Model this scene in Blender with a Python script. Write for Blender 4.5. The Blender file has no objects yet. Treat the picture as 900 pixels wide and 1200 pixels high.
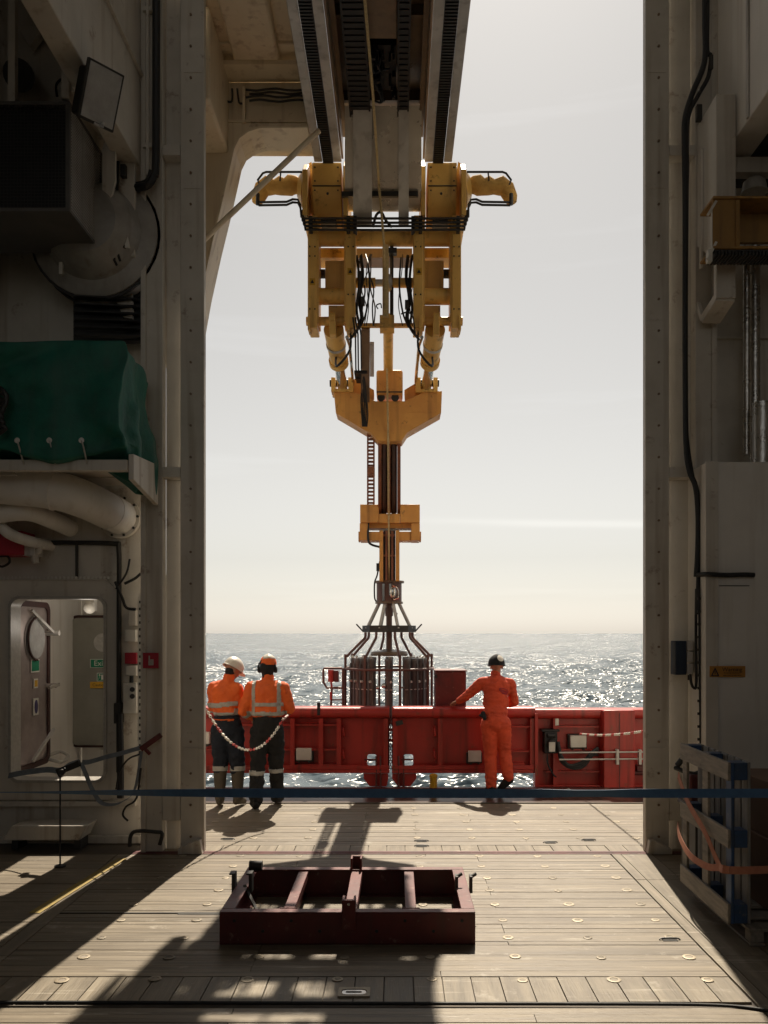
import bpy, bmesh, math, random
import numpy as np
from mathutils import Vector, Matrix, noise
random.seed(7)
R = math.radians
scene = bpy.context.scene
COL = scene.collection

# ------------------------------------------------------------------ camera
FPX = 1000.0            # focal length in photograph pixels (900 wide)
CX, CY = 465.0, 742.0   # principal vanishing point of the level camera
CAMZ = 2.08
cam_d = bpy.data.cameras.new('camera')
cam_d.sensor_fit = 'HORIZONTAL'
cam_d.sensor_width = 36.0
cam_d.lens = 36.0 * FPX / 900.0
cam_d.shift_x = -(CX - 450.0) / 900.0
cam_d.shift_y = (CY - 600.0) / 900.0
cam_d.clip_start = 0.05
cam_d.clip_end = 60000.0
cam = bpy.data.objects.new('camera', cam_d)
COL.objects.link(cam)
cam.location = (0, 0, CAMZ)
cam.rotation_euler = (R(90), 0, 0)
scene.camera = cam
scene.render.resolution_x, scene.render.resolution_y = 768, 1024

# ------------------------------------------------------------------ light
SUN_EL, SUN_AZ = 51.0, 6.0        # azimuth: degrees to the right of straight ahead (+Y)
w = bpy.data.worlds.new('World')
scene.world = w
w.use_nodes = True
nt = w.node_tree
for n in list(nt.nodes):
    nt.nodes.remove(n)
N, L = nt.nodes.new, nt.links.new
sky = N('ShaderNodeTexSky')
sky.sky_type = 'NISHITA'
sky.sun_disc = False
sky.sun_elevation = R(SUN_EL)
sky.sun_rotation = R(SUN_AZ)
sky.altitude = 0
sky.air_density = 1.0
sky.dust_density = 0.75
sky.ozone_density = 1.0
hs = N('ShaderNodeHueSaturation')
hs.inputs['Saturation'].default_value = 0.20
hs.inputs['Value'].default_value = 1.0
L(sky.outputs[0], hs.inputs['Color'])
# thin high cloud streaks: long, faint and level, higher sky only slightly mottled
tc = N('ShaderNodeTexCoord')
mp = N('ShaderNodeMapping')
mp.inputs['Scale'].default_value = (1.6, 1.6, 26.0)
L(tc.outputs['Generated'], mp.inputs['Vector'])
nz = N('ShaderNodeTexNoise')
nz.inputs['Scale'].default_value = 1.4
nz.inputs['Detail'].default_value = 4.0
L(mp.outputs[0], nz.inputs['Vector'])
cr = N('ShaderNodeValToRGB')
cr.color_ramp.elements[0].position = 0.58
cr.color_ramp.elements[0].color = (1.0, 0.95, 0.87, 1)
cr.color_ramp.elements[1].position = 0.80
cr.color_ramp.elements[1].color = (1.08, 1.03, 0.95, 1)
L(nz.outputs['Fac'], cr.inputs['Fac'])
mul = N('ShaderNodeMix')
mul.data_type = 'RGBA'
mul.blend_type = 'MULTIPLY'
mul.inputs[0].default_value = 1.0
L(hs.outputs[0], mul.inputs[6])
# one faint level streak of cloud low to the right of ahead
def mth(op, a, b=None):
    m_ = N('ShaderNodeMath'); m_.operation = op
    for k_, v_ in enumerate((a, b)):
        if v_ is None: continue
        if isinstance(v_, (int, float)): m_.inputs[k_].default_value = v_
        else: L(v_, m_.inputs[k_])
    return m_.outputs[0]
sx = N('ShaderNodeSeparateXYZ'); L(tc.outputs['Generated'], sx.inputs[0])
wob = mth('MULTIPLY', nz.outputs['Fac'], 0.012)
dz = mth('ADD', mth('SUBTRACT', sx.outputs[2], 0.1365), mth('ADD', mth('MULTIPLY', sx.outputs[0], 0.035), wob))
g = mth('POWER', 2.718, mth('MULTIPLY', mth('POWER', mth('MULTIPLY', dz, 260.0), 2.0), -1.0))
al = N('ShaderNodeMapRange'); al.inputs['From Min'].default_value = -0.02; al.inputs['From Max'].default_value = 0.16; L(sx.outputs[0], al.inputs['Value'])
ah = N('ShaderNodeMapRange'); ah.inputs['From Min'].default_value = 0.75; ah.inputs['From Max'].default_value = 0.40; L(sx.outputs[0], ah.inputs['Value'])
st = mth('ADD', mth('MULTIPLY', mth('MULTIPLY', g, mth('MULTIPLY', al.outputs[0], ah.outputs[0])), 0.10), 1.0)
sc_ = N('ShaderNodeVectorMath'); sc_.operation = 'SCALE'; L(cr.outputs[0], sc_.inputs[0]); L(st, sc_.inputs['Scale'])
L(sc_.outputs[0], mul.inputs[7])
bg = N('ShaderNodeBackground')
bg.inputs['Strength'].default_value = 0.067
L(mul.outputs[2], bg.inputs['Color'])
wo = N('ShaderNodeOutputWorld')
L(bg.outputs[0], wo.inputs['Surface'])

sun_d = bpy.data.lights.new('sun', 'SUN')
sun_d.energy = 4.8
sun_d.angle = R(0.5)
sun_d.color = (1.0, 0.88, 0.71)
sun = bpy.data.objects.new('sun', sun_d)
COL.objects.link(sun)
sdir = Vector((math.sin(R(SUN_AZ)) * math.cos(R(SUN_EL)), math.cos(R(SUN_AZ)) * math.cos(R(SUN_EL)), math.sin(R(SUN_EL))))
sun.rotation_euler = sdir.to_track_quat('Z', 'Y').to_euler()
sun.location = (4, 30, 40)

vs = scene.view_settings
vs.view_transform = 'Standard'
vs.look = 'None'
vs.exposure = 0.55
vs.gamma = 1.0
vs.use_curve_mapping = False
try:
    scene.cycles.use_denoising = True
    scene.cycles.max_bounces = 10
    scene.cycles.diffuse_bounces = 6
    scene.cycles.sample_clamp_indirect = 25.0
except Exception:
    pass

# ------------------------------------------------------------------ helpers
def P(px, py, Y):
    """world point seen at photograph pixel (px, py) at distance Y"""
    return Vector(((px - CX) * Y / FPX, Y, CAMZ - (py - CY) * Y / FPX))

def PX(px, Y): return (px - CX) * Y / FPX
def PZ(py, Y): return CAMZ - (py - CY) * Y / FPX

def origin_of(o):
    v = Vector((0, 0, 0))
    while o is not None:
        v += o.location
        o = o.parent
    return v

def tag(o, label=None, cat=None, group=None, kind=None):
    if label: o['label'] = label
    if cat: o['category'] = cat
    if group: o['group'] = group
    if kind: o['kind'] = kind
    return o

def thing(name, label, cat, loc=(0, 0, 0), group=None):
    o = bpy.data.objects.new(name, None)
    o.empty_display_size = 0.1
    o.location = loc
    COL.objects.link(o)
    return tag(o, label, cat, group)

def inst(me, name, loc, parent=None, rot=(0, 0, 0), scale=(1, 1, 1)):
    o = bpy.data.objects.new(name, me)
    COL.objects.link(o)
    loc = Vector(loc)
    if parent is not None:
        o.parent = parent
        loc = loc - origin_of(parent)
    o.location = loc
    o.rotation_euler = rot
    o.scale = scale
    return o

class MB:
    def __init__(self):
        self.v, self.f, self.mi = [], [], []
    def add(self, vs, fs, mi=0):
        b = len(self.v)
        self.v += [Vector(p) for p in vs]
        for f in fs:
            self.f.append([b + i for i in f])
            self.mi.append(mi)
        return self
    def box(self, x0, x1, y0, y1, z0, z1, mi=0):
        if x0 > x1: x0, x1 = x1, x0
        if y0 > y1: y0, y1 = y1, y0
        if z0 > z1: z0, z1 = z1, z0
        v = [(x0, y0, z0), (x1, y0, z0), (x1, y1, z0), (x0, y1, z0), (x0, y0, z1), (x1, y0, z1), (x1, y1, z1), (x0, y1, z1)]
        return self.add(v, [(0, 3, 2, 1), (4, 5, 6, 7), (0, 1, 5, 4), (1, 2, 6, 5), (2, 3, 7, 6), (3, 0, 4, 7)], mi)
    def pbox(self, px0, px1, py0, py1, Y, d, mi=0):
        """box whose front face fills the pixel rectangle at distance Y, d deep"""
        return self.box(PX(px0, Y), PX(px1, Y), Y, Y + d, PZ(py0, Y), PZ(py1, Y), mi)
    def bar(self, p0, p1, w, h, up=(0, 0, 1), mi=0):
        p0, p1 = Vector(p0), Vector(p1)
        d = (p1 - p0).normalized()
        up = Vector(up)
        if abs(d.dot(up)) > 0.98: up = Vector((0, 1, 0))
        s = d.cross(up).normalized(); u = s.cross(d).normalized()
        v = []
        for p in (p0, p1):
            for a, b in ((-1, -1), (1, -1), (1, 1), (-1, 1)):
                v.append(p + s * a * w / 2 + u * b * h / 2)
        return self.add(v, [(0, 1, 2, 3), (7, 6, 5, 4), (0, 4, 5, 1), (1, 5, 6, 2), (2, 6, 7, 3), (3, 7, 4, 0)], mi)
    def cyl(self, p0, p1, r0, r1=None, n=16, mi=0, caps=True):
        if r1 is None: r1 = r0
        p0, p1 = Vector(p0), Vector(p1)
        d = (p1 - p0).normalized()
        a = Vector((0, 0, 1)) if abs(d.z) < 0.9 else Vector((1, 0, 0))
        s = d.cross(a).normalized(); u = s.cross(d).normalized()
        v = []
        for p, r in ((p0, r0), (p1, r1)):
            for i in range(n):
                t = 2 * math.pi * i / n
                v.append(p + s * math.cos(t) * r + u * math.sin(t) * r)
        f = [(i, i + n, (i + 1) % n + n, (i + 1) % n) for i in range(n)]
        if caps: f += [tuple(range(n)), tuple(range(2 * n - 1, n - 1, -1))]
        return self.add(v, f, mi)
    def tube(self, pts, r, n=8, mi=0, smooth=0, closed=False):
        pts = [Vector(p) for p in pts]
        if smooth: pts = spline(pts, smooth)
        m = len(pts)
        rr = r if isinstance(r, (list, tuple)) else [r] * m
        if len(rr) != m:
            rr = [rr[min(len(rr) - 1, int(i * len(rr) / m))] for i in range(m)]
        v = []
        prev = None
        for i, p in enumerate(pts):
            a = pts[max(0, i - 1)]; b = pts[min(m - 1, i + 1)]
            d = (b - a)
            d = d.normalized() if d.length > 1e-9 else Vector((0, 0, 1))
            if prev is None:
                q = Vector((0, 0, 1)) if abs(d.z) < 0.9 else Vector((1, 0, 0))
                s = d.cross(q).normalized()
            else:
                s = (prev - d * prev.dot(d)).normalized()
            prev = s
            u = d.cross(s).normalized()
            for k in range(n):
                t = 2 * math.pi * k / n
                v.append(p + s * math.cos(t) * rr[i] + u * math.sin(t) * rr[i])
        f = []
        for i in range(m - 1):
            for k in range(n):
                f.append((i * n + k, i * n + (k + 1) % n, (i + 1) * n + (k + 1) % n, (i + 1) * n + k))
        f += [tuple(range(n - 1, -1, -1)), tuple(range((m - 1) * n, m * n))]
        return self.add(v, f, mi)
    def ribbon(self, pts, wdir, width, th=0.003, mi=0):
        """flat strap along pts, width along wdir (vector or list of vectors)"""
        pts = [Vector(p) for p in pts]
        v, f = [], []
        m = len(pts)
        for i, p in enumerate(pts):
            d = (pts[min(m - 1, i + 1)] - pts[max(0, i - 1)]).normalized()
            wv = Vector(wdir[i] if isinstance(wdir, list) else wdir).normalized()
            nn = d.cross(wv).normalized()
            for a, b in ((-1, -1), (1, -1), (1, 1), (-1, 1)):
                v.append(p + wv * a * width / 2 + nn * b * th / 2)
        for i in range(m - 1):
            for k in range(4):
                f.append((i * 4 + k, i * 4 + (k + 1) % 4, (i + 1) * 4 + (k + 1) % 4, (i + 1) * 4 + k))
        f += [(3, 2, 1, 0), ((m - 1) * 4, (m - 1) * 4 + 1, (m - 1) * 4 + 2, (m - 1) * 4 + 3)]
        return self.add(v, f, mi)
    def lathe(self, prof, center, axis='Z', n=24, mi=0):
        """prof: list of (r, h)"""
        c = Vector(center)
        v = []
        for r, h in prof:
            for k in range(n):
                t = 2 * math.pi * k / n
                a, b = math.cos(t) * r, math.sin(t) * r
                v.append(c + (Vector((a, b, h)) if axis == 'Z' else Vector((a, h, -b)) if axis == 'Y' else Vector((h, a, b))))
        f = []
        for i in range(len(prof) - 1):
            for k in range(n):
                f.append((i * n + k, i * n + (k + 1) % n, (i + 1) * n + (k + 1) % n, (i + 1) * n + k))
        f += [tuple(range(n - 1, -1, -1)), tuple(range((len(prof) - 1) * n, len(prof) * n))]
        return self.add(v, f, mi)
    def sphere(self, c, r, n=14, m=8, mi=0, rot=None):
        c = Vector(c)
        rx, ry, rz = r if isinstance(r, (tuple, list)) else (r, r, r)
        v, f = [], []
        for i in range(m + 1):
            th = math.pi * i / m
            for k in range(n):
                t = 2 * math.pi * k / n
                q = Vector((rx * math.sin(th) * math.cos(t), ry * math.sin(th) * math.sin(t), rz * math.cos(th)))
                if rot is not None: q = rot @ q
                v.append(c + q)
        for i in range(m):
            for k in range(n):
                f.append((i * n + k, (i + 1) * n + k, (i + 1) * n + (k + 1) % n, i * n + (k + 1) % n))
        return self.add(v, f, mi)
    def prism(self, poly, plane, a, b, mi=0):
        """poly of 2-D points extruded from a to b along the axis left out: 'XZ' -> along Y, 'YZ' -> along X, 'XY' -> along Z"""
        n = len(poly)
        mk = {'XZ': lambda p, t: (p[0], t, p[1]), 'YZ': lambda p, t: (t, p[0], p[1]), 'XY': lambda p, t: (p[0], p[1], t)}[plane]
        v = [mk(p, a) for p in poly] + [mk(p, b) for p in poly]
        f = [tuple(range(n - 1, -1, -1)), tuple(range(n, 2 * n))] + [(i, (i + 1) % n, (i + 1) % n + n, i + n) for i in range(n)]
        return self.add(v, f, mi)
    def mesh(self, name, mats, org=(0, 0, 0), smooth=35):
        me = bpy.data.meshes.new(name)
        o = Vector(org)
        me.from_pydata([tuple(p - o) for p in self.v], [], self.f)
        for m in (mats if isinstance(mats, (list, tuple)) else [mats]):
            me.materials.append(m)
        if any(self.mi): me.polygons.foreach_set('material_index', self.mi)
        bm = bmesh.new(); bm.from_mesh(me)
        bmesh.ops.recalc_face_normals(bm, faces=bm.faces)
        bm.to_mesh(me); bm.free()
        if smooth:
            me.polygons.foreach_set('use_smooth', [True] * len(me.polygons))
            me.set_sharp_from_angle(angle=R(smooth))
        me.update()
        return me
    def build(self, name, mats, parent=None, bevel=0.0, smooth=35, label=None, org=None):
        if org is None:
            org = origin_of(parent) if parent is not None else Vector((0, 0, 0))
            loc = Vector((0, 0, 0))
            if parent is None:
                # place the origin at the base of the mesh
                xs = [p.x for p in self.v]; ys = [p.y for p in self.v]; zs = [p.z for p in self.v]
                org = loc = Vector(((min(xs) + max(xs)) / 2, (min(ys) + max(ys)) / 2, min(zs)))
        me = self.mesh(name, mats, org, smooth)
        o = bpy.data.objects.new(name, me)
        COL.objects.link(o)
        if parent is not None: o.parent = parent
        o.location = loc
        if bevel:
            md = o.modifiers.new('bevel', 'BEVEL')
            md.width = bevel; md.segments = 2; md.limit_method = 'ANGLE'; md.angle_limit = R(40)
            md.harden_normals = False
        if label: o['label'] = label
        return o

def spline(pts, k):
    """Catmull-Rom through pts, k segments a span"""
    out = []
    n = len(pts)
    for i in range(n - 1):
        p0, p1, p2, p3 = pts[max(0, i - 1)], pts[i], pts[i + 1], pts[min(n - 1, i + 2)]
        for j in range(k):
            t = j / k
            out.append(0.5 * ((2 * p1) + (p2 - p0) * t + (2 * p0 - 5 * p1 + 4 * p2 - p3) * t * t + (3 * p1 - p0 - 3 * p2 + p3) * t ** 3))
    out.append(pts[-1])
    return out

def rrect(x0, x1, y0, y1, r, n=6):
    out = []
    for cx, cy, a0 in ((x1 - r, y1 - r, 0), (x0 + r, y1 - r, 90), (x0 + r, y0 + r, 180), (x1 - r, y0 + r, 270)):
        for i in range(n + 1):
            t = R(a0 + 90 * i / n)
            out.append((cx + r * math.cos(t), cy + r * math.sin(t)))
    return out

def holed(mb, outer, holes, plane, a, b, mi=0):
    """plate with holes: outline and holes as 2-D polygons, extruded between a and b"""
    cu = bpy.data.curves.new('tmp', 'CURVE')
    cu.dimensions = '2D'; cu.fill_mode = 'BOTH'
    for poly in [outer] + holes:
        sp = cu.splines.new('POLY')
        sp.points.add(len(poly) - 1)
        for q, p in zip(sp.points, poly): q.co = (p[0], p[1], 0, 1)
        sp.use_cyclic_u = True
    cu.extrude = abs(b - a) / 2
    ob = bpy.data.objects.new('tmp', cu)
    me = bpy.data.meshes.new_from_object(ob)
    mid = (a + b) / 2
    mk = {'XZ': lambda p: (p[0], mid + p[2], p[1]), 'YZ': lambda p: (mid + p[2], p[0], p[1]), 'XY': lambda p: (p[0], p[1], mid + p[2])}[plane]
    mb.add([mk(v.co) for v in me.vertices], [list(p.vertices) for p in me.polygons], mi)
    bpy.data.objects.remove(ob); bpy.data.curves.remove(cu); bpy.data.meshes.remove(me)
    return mb

def text_mb(s, size, center, mb, plane='XZ', mi=0, th=0.001, at=0.0, flip=1):
    cu = bpy.data.curves.new('tmp', 'FONT')
    cu.body = s; cu.size = size; cu.align_x = 'CENTER'; cu.align_y = 'CENTER'; cu.extrude = th / 2; cu.resolution_u = 3
    ob = bpy.data.objects.new('tmp', cu)
    me = bpy.data.meshes.new_from_object(ob)
    mb.add([(center[0] + v.co.x, at + v.co.z, center[1] + v.co.y) for v in me.vertices], [list(p.vertices) for p in me.polygons], mi)
    bpy.data.objects.remove(ob); bpy.data.curves.remove(cu); bpy.data.meshes.remove(me)

# ------------------------------------------------------------------ materials
def mat(name, col, col2=None, rough=0.5, metal=0.0, scale=4.0, stretch=(1, 1, 1), streak=None, streak_amt=0.5, spec=0.5,
        bump=0.0, bscale=40.0, rand=0.0, stain=None, spots=None, spot_amt=0.5, spot_scale=9.0, rvar=0.12, coat=0.0):
    """painted / worn surface: two noise-mixed tones, vertical rust or dirt streaks, chips, fine relief"""
    m = bpy.data.materials.new(name)
    m.use_nodes = True
    t = m.node_tree
    N, L = t.nodes.new, t.links.new
    b = t.nodes['Principled BSDF']
    tc = N('ShaderNodeTexCoord')
    vec = tc.outputs['Object']
    if rand:
        oi = N('ShaderNodeObjectInfo')
        vm = N('ShaderNodeVectorMath'); vm.operation = 'MULTIPLY_ADD'
        cb = N('ShaderNodeCombineXYZ')
        for k in range(3): L(oi.outputs['Random'], cb.inputs[k])
        L(cb.outputs[0], vm.inputs[0]); vm.inputs[1].default_value = (37, 53, 71)
        L(vec, vm.inputs[2]); vec = vm.outputs[0]
    mp = N('ShaderNodeMapping'); mp.inputs['Scale'].default_value = stretch
    L(vec, mp.inputs['Vector'])
    n1 = N('ShaderNodeTexNoise'); n1.inputs['Scale'].default_value = scale; n1.inputs['Detail'].default_value = 6; n1.inputs['Roughness'].default_value = 0.62
    L(mp.outputs[0], n1.inputs['Vector'])
    c2 = col2 or tuple(c * 0.72 for c in col)
    r1 = N('ShaderNodeValToRGB')
    r1.color_ramp.elements[0].position = 0.35; r1.color_ramp.elements[0].color = (*c2, 1)
    r1.color_ramp.elements[1].position = 0.65; r1.color_ramp.elements[1].color = (*col, 1)
    L(n1.outputs['Fac'], r1.inputs['Fac'])
    out = r1.outputs[0]
    def mix(fac, a, colb, blend='MIX'):
        mx = N('ShaderNodeMix'); mx.data_type = 'RGBA'; mx.blend_type = blend
        if isinstance(fac, float): mx.inputs[0].default_value = fac
        else: L(fac, mx.inputs[0])
        L(a, mx.inputs[6])
        if isinstance(colb, tuple): mx.inputs[7].default_value = (*colb, 1)
        else: L(colb, mx.inputs[7])
        return mx.outputs[2]
    if streak:
        ms = N('ShaderNodeMapping'); ms.inputs['Scale'].default_value = (9, 9, 0.55)
        L(vec, ms.inputs['Vector'])
        n2 = N('ShaderNodeTexNoise'); n2.inputs['Scale'].default_value = 1.0; n2.inputs['Detail'].default_value = 5
        L(ms.outputs[0], n2.inputs['Vector'])
        r2 = N('ShaderNodeValToRGB')
        r2.color_ramp.elements[0].position = 0.54; r2.color_ramp.elements[0].color = (0, 0, 0, 1)
        r2.color_ramp.elements[1].position = 0.74; r2.color_ramp.elements[1].color = (streak_amt,) * 3 + (1,)
        L(n2.outputs['Fac'], r2.inputs['Fac'])
        out = mix(r2.outputs[0], out, streak)
    if spots:
        n3 = N('ShaderNodeTexNoise'); n3.inputs['Scale'].default_value = spot_scale; n3.inputs['Detail'].default_value = 8; n3.inputs['Roughness'].default_value = 0.7
        L(vec, n3.inputs['Vector'])
        r3 = N('ShaderNodeValToRGB')
        r3.color_ramp.elements[0].position = 0.60; r3.color_ramp.elements[0].color = (0, 0, 0, 1)
        r3.color_ramp.elements[1].position = 0.68; r3.color_ramp.elements[1].color = (spot_amt,) * 3 + (1,)
        L(n3.outputs['Fac'], r3.inputs['Fac'])
        out = mix(r3.outputs[0], out, spots)
    if stain:   # dirt and worn patches that run on across neighbouring pieces
        ge = N('ShaderNodeNewGeometry')
        for (sc_, st_, p0_, col_, am_) in stain:
            ms = N('ShaderNodeMapping'); ms.inputs['Scale'].default_value = st_
            L(ge.outputs['Position'], ms.inputs['Vector'])
            n5 = N('ShaderNodeTexNoise'); n5.inputs['Scale'].default_value = sc_; n5.inputs['Detail'].default_value = 7; n5.inputs['Roughness'].default_value = 0.68
            L(ms.outputs[0], n5.inputs['Vector'])
            r5 = N('ShaderNodeValToRGB')
            r5.color_ramp.elements[0].position = p0_; r5.color_ramp.elements[0].color = (0, 0, 0, 1)
            r5.color_ramp.elements[1].position = p0_ + 0.12; r5.color_ramp.elements[1].color = (am_,) * 3 + (1,)
            L(n5.outputs['Fac'], r5.inputs['Fac'])
            out = mix(r5.outputs[0], out, col_)
    if rand:
        mr = N('ShaderNodeMapRange'); mr.inputs['To Min'].default_value = 1 - rand; mr.inputs['To Max'].default_value = 1 + rand
        L(oi.outputs['Random'], mr.inputs['Value'])
        cb2 = N('ShaderNodeCombineXYZ')
        for k in range(3): L(mr.outputs[0], cb2.inputs[k])
        out = mix(1.0, out, cb2.outputs[0], 'MULTIPLY')
    L(out, b.inputs['Base Color'])
    rr = N('ShaderNodeMapRange'); rr.inputs['To Min'].default_value = max(0.02, rough - rvar); rr.inputs['To Max'].default_value = min(1, rough + rvar)
    L(n1.outputs['Fac'], rr.inputs['Value'])
    L(rr.outputs[0], b.inputs['Roughness'])
    b.inputs['Metallic'].default_value = metal
    b.inputs['Specular IOR Level'].default_value = spec
    if coat: b.inputs['Coat Weight'].default_value = coat
    if bump:
        n4 = N('ShaderNodeTexNoise'); n4.inputs['Scale'].default_value = bscale; n4.inputs['Detail'].default_value = 4
        L(mp.outputs[0] if stretch != (1, 1, 1) else vec, n4.inputs['Vector'])
        bp = N('ShaderNodeBump'); bp.inputs['Strength'].default_value = bump; bp.inputs['Distance'].default_value = 0.01
        L(n4.outputs['Fac'], bp.inputs['Height'])
        L(bp.outputs[0], b.inputs['Normal'])
    return m

M = {}
RUST = (0.16, 0.07, 0.03)
M['cream'] = mat('cream_paint', (0.63, 0.59, 0.525), (0.51, 0.475, 0.415), 0.5, streak=(0.26, 0.19, 0.12), streak_amt=0.55, scale=1.6, spots=RUST, spot_amt=0.5, spot_scale=5, bump=0.12, bscale=14)
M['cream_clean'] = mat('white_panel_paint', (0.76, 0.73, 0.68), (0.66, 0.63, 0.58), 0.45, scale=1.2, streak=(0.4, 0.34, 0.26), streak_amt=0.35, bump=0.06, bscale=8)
M['gantry'] = mat('gantry_paint', (0.82, 0.72, 0.55), (0.72, 0.62, 0.45), 0.5, scale=1.2, streak=(0.30, 0.19, 0.10), streak_amt=0.5, spots=(0.25, 0.14, 0.07), spot_amt=0.5, spot_scale=4)
M['dark_steel'] = mat('dark_steel', (0.045, 0.043, 0.04), (0.03, 0.028, 0.026), 0.5, metal=0.2)
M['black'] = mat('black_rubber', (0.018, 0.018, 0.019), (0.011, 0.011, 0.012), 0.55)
M['grey_steel'] = mat('grey_steel', (0.60, 0.58, 0.55), (0.46, 0.44, 0.41), 0.45, metal=0.2, streak=(0.12, 0.09, 0.07), streak_amt=0.5, scale=3)
M['brown_steel'] = mat('boom_underside_paint', (0.24, 0.165, 0.105), (0.15, 0.10, 0.065), 0.32, scale=2, streak=(0.09, 0.06, 0.04), streak_amt=0.6)
M['chrome'] = mat('chrome', (0.75, 0.74, 0.72), (0.6, 0.58, 0.54), 0.18, metal=1.0, rvar=0.06)
M['sheet'] = mat('bright_boom_sheet', (0.56, 0.54, 0.50), (0.40, 0.38, 0.35), 0.28, metal=0.55, scale=2)
M['foil'] = mat('pipe_foil', (0.55, 0.53, 0.50), (0.40, 0.38, 0.35), 0.28, metal=0.9, bump=0.5, bscale=25)
M['yellow'] = mat('crane_yellow', (0.80, 0.50, 0.14), (0.68, 0.40, 0.10), 0.42, scale=2.2, streak=(0.17, 0.08, 0.025), streak_amt=0.6, spots=(0.12, 0.055, 0.02), spot_amt=0.6, spot_scale=7, bump=0.08, bscale=20)
M['yellow_low'] = mat('crane_orange_yellow', (0.76, 0.39, 0.10), (0.63, 0.30, 0.075), 0.45, scale=2.2, streak=(0.24, 0.10, 0.03), streak_amt=0.6, spots=(0.14, 0.06, 0.025), spot_amt=0.6, spot_scale=7, bump=0.08, bscale=20)
M['rust_brown'] = mat('rusty_brown_steel', (0.34, 0.135, 0.07), (0.22, 0.085, 0.045), 0.55, scale=5, streak=(0.10, 0.05, 0.03), streak_amt=0.6)
M['dark_brown'] = mat('greased_brown_steel', (0.085, 0.045, 0.032), (0.05, 0.03, 0.022), 0.4, scale=6)
M['beam_ochre'] = mat('dull_beam_paint', (0.38, 0.21, 0.055), (0.27, 0.145, 0.04), 0.55, scale=3, streak=(0.10, 0.06, 0.03), streak_amt=0.7)
M['box_blue'] = mat('dark_box_plastic', (0.012, 0.028, 0.055), (0.01, 0.02, 0.04), 0.5)
M['fan_grey'] = mat('fan_casing_grey', (0.36, 0.34, 0.31), (0.24, 0.225, 0.20), 0.4, scale=3, streak=(0.12, 0.09, 0.06), streak_amt=0.5)
M['unit_grey'] = mat('unit_dark_grey', (0.13, 0.12, 0.11), (0.085, 0.08, 0.072), 0.5, scale=3)
M['sleeve'] = mat('yellow_bumper_sleeve', (0.66, 0.40, 0.11), (0.50, 0.28, 0.07), 0.8, scale=9, bump=0.8, bscale=22)
M['rope'] = mat('hoist_rope', (0.62, 0.48, 0.25), (0.45, 0.34, 0.17), 0.8, scale=30)
M['red'] = mat('bulwark_red', (0.46, 0.036, 0.026), (0.36, 0.027, 0.02), 0.36, scale=2.0, streak=(0.13, 0.022, 0.015), streak_amt=0.85, spots=(0.17, 0.06, 0.03), spot_amt=0.85, spot_scale=6, bump=0.5, bscale=3.0)
M['maroon'] = mat('maroon_paint', (0.145, 0.024, 0.022), (0.085, 0.018, 0.017), 0.5, scale=4, streak=(0.06, 0.03, 0.022), streak_amt=0.7, spots=(0.30, 0.20, 0.15), spot_amt=0.55, spot_scale=11, bump=0.25, bscale=18)
M['rosette'] = mat('sampler_frame_paint', (0.16, 0.075, 0.055), (0.11, 0.05, 0.04), 0.45, scale=6)
M['bottle'] = mat('bottle_plastic', (0.13, 0.12, 0.115), (0.09, 0.083, 0.08), 0.32, rand=0.35)
M['white'] = mat('white_plastic', (0.70, 0.68, 0.62), (0.58, 0.55, 0.49), 0.45)
M['tarp'] = mat('green_tarpaulin', (0.010, 0.15, 0.105), (0.007, 0.095, 0.068), 0.6, scale=3.5, streak=(0.05, 0.12, 0.09), streak_amt=0.4, bump=0.5, bscale=26)
M['blue_strap'] = mat('blue_webbing', (0.06, 0.15, 0.30), (0.045, 0.115, 0.24), 0.6, scale=20, bump=0.2, bscale=160)
M['grey_strap'] = mat('grey_webbing', (0.22, 0.25, 0.28), (0.15, 0.17, 0.2), 0.7, scale=14)
M['orange_strap'] = mat('orange_webbing', (0.44, 0.18, 0.105), (0.34, 0.12, 0.07), 0.7, scale=14)
M['pallet_blue'] = mat('blue_pallet_paint', (0.018, 0.06, 0.16), (0.03, 0.05, 0.09), 0.6, scale=7, spots=(0.2, 0.17, 0.14), spot_amt=0.6, spot_scale=12, rand=0.12)
M['pallet_wood'] = mat('weathered_pallet_wood', (0.26, 0.23, 0.19), (0.15, 0.135, 0.115), 0.75, scale=3, stretch=(9, 1.2, 9), spots=(0.07, 0.06, 0.055), spot_amt=0.5, spot_scale=6, rand=0.15, bump=0.35, bscale=12)
M['slat_wood'] = mat('pallet_slat_wood', (0.20, 0.195, 0.185), (0.12, 0.115, 0.11), 0.75, scale=3, stretch=(9, 9, 1.2), rand=0.2, bump=0.3, bscale=12)
M['card'] = mat('cardboard', (0.17, 0.10, 0.06), (0.13, 0.075, 0.045), 0.8, scale=3)
M['skin'] = mat('skin', (0.42, 0.20, 0.13), (0.36, 0.16, 0.10), 0.5, scale=9)
M['orange'] = mat('hi_vis_orange', (0.86, 0.15, 0.022), (0.74, 0.115, 0.018), 0.75, scale=6, bump=0.3, bscale=30)
M['coverall'] = mat('coverall_orange_red', (0.70, 0.082, 0.028), (0.54, 0.06, 0.021), 0.8, scale=7, spots=(0.42, 0.05, 0.02), spot_amt=0.5, spot_scale=5, bump=0.6, bscale=38)
M['navy'] = mat('navy_cloth', (0.012, 0.017, 0.030), (0.009, 0.012, 0.02), 0.85, scale=8, bump=0.3, bscale=30)
M['blackcloth'] = mat('black_cloth', (0.013, 0.013, 0.014), (0.009, 0.009, 0.01), 0.85, scale=8, bump=0.3, bscale=30)
M['reflect'] = mat('reflective_tape', (0.46, 0.44, 0.40), (0.36, 0.34, 0.31), 0.4, scale=25)
M['khaki'] = mat('khaki_boots', (0.10, 0.08, 0.055), (0.07, 0.055, 0.04), 0.7, scale=8)
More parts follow.
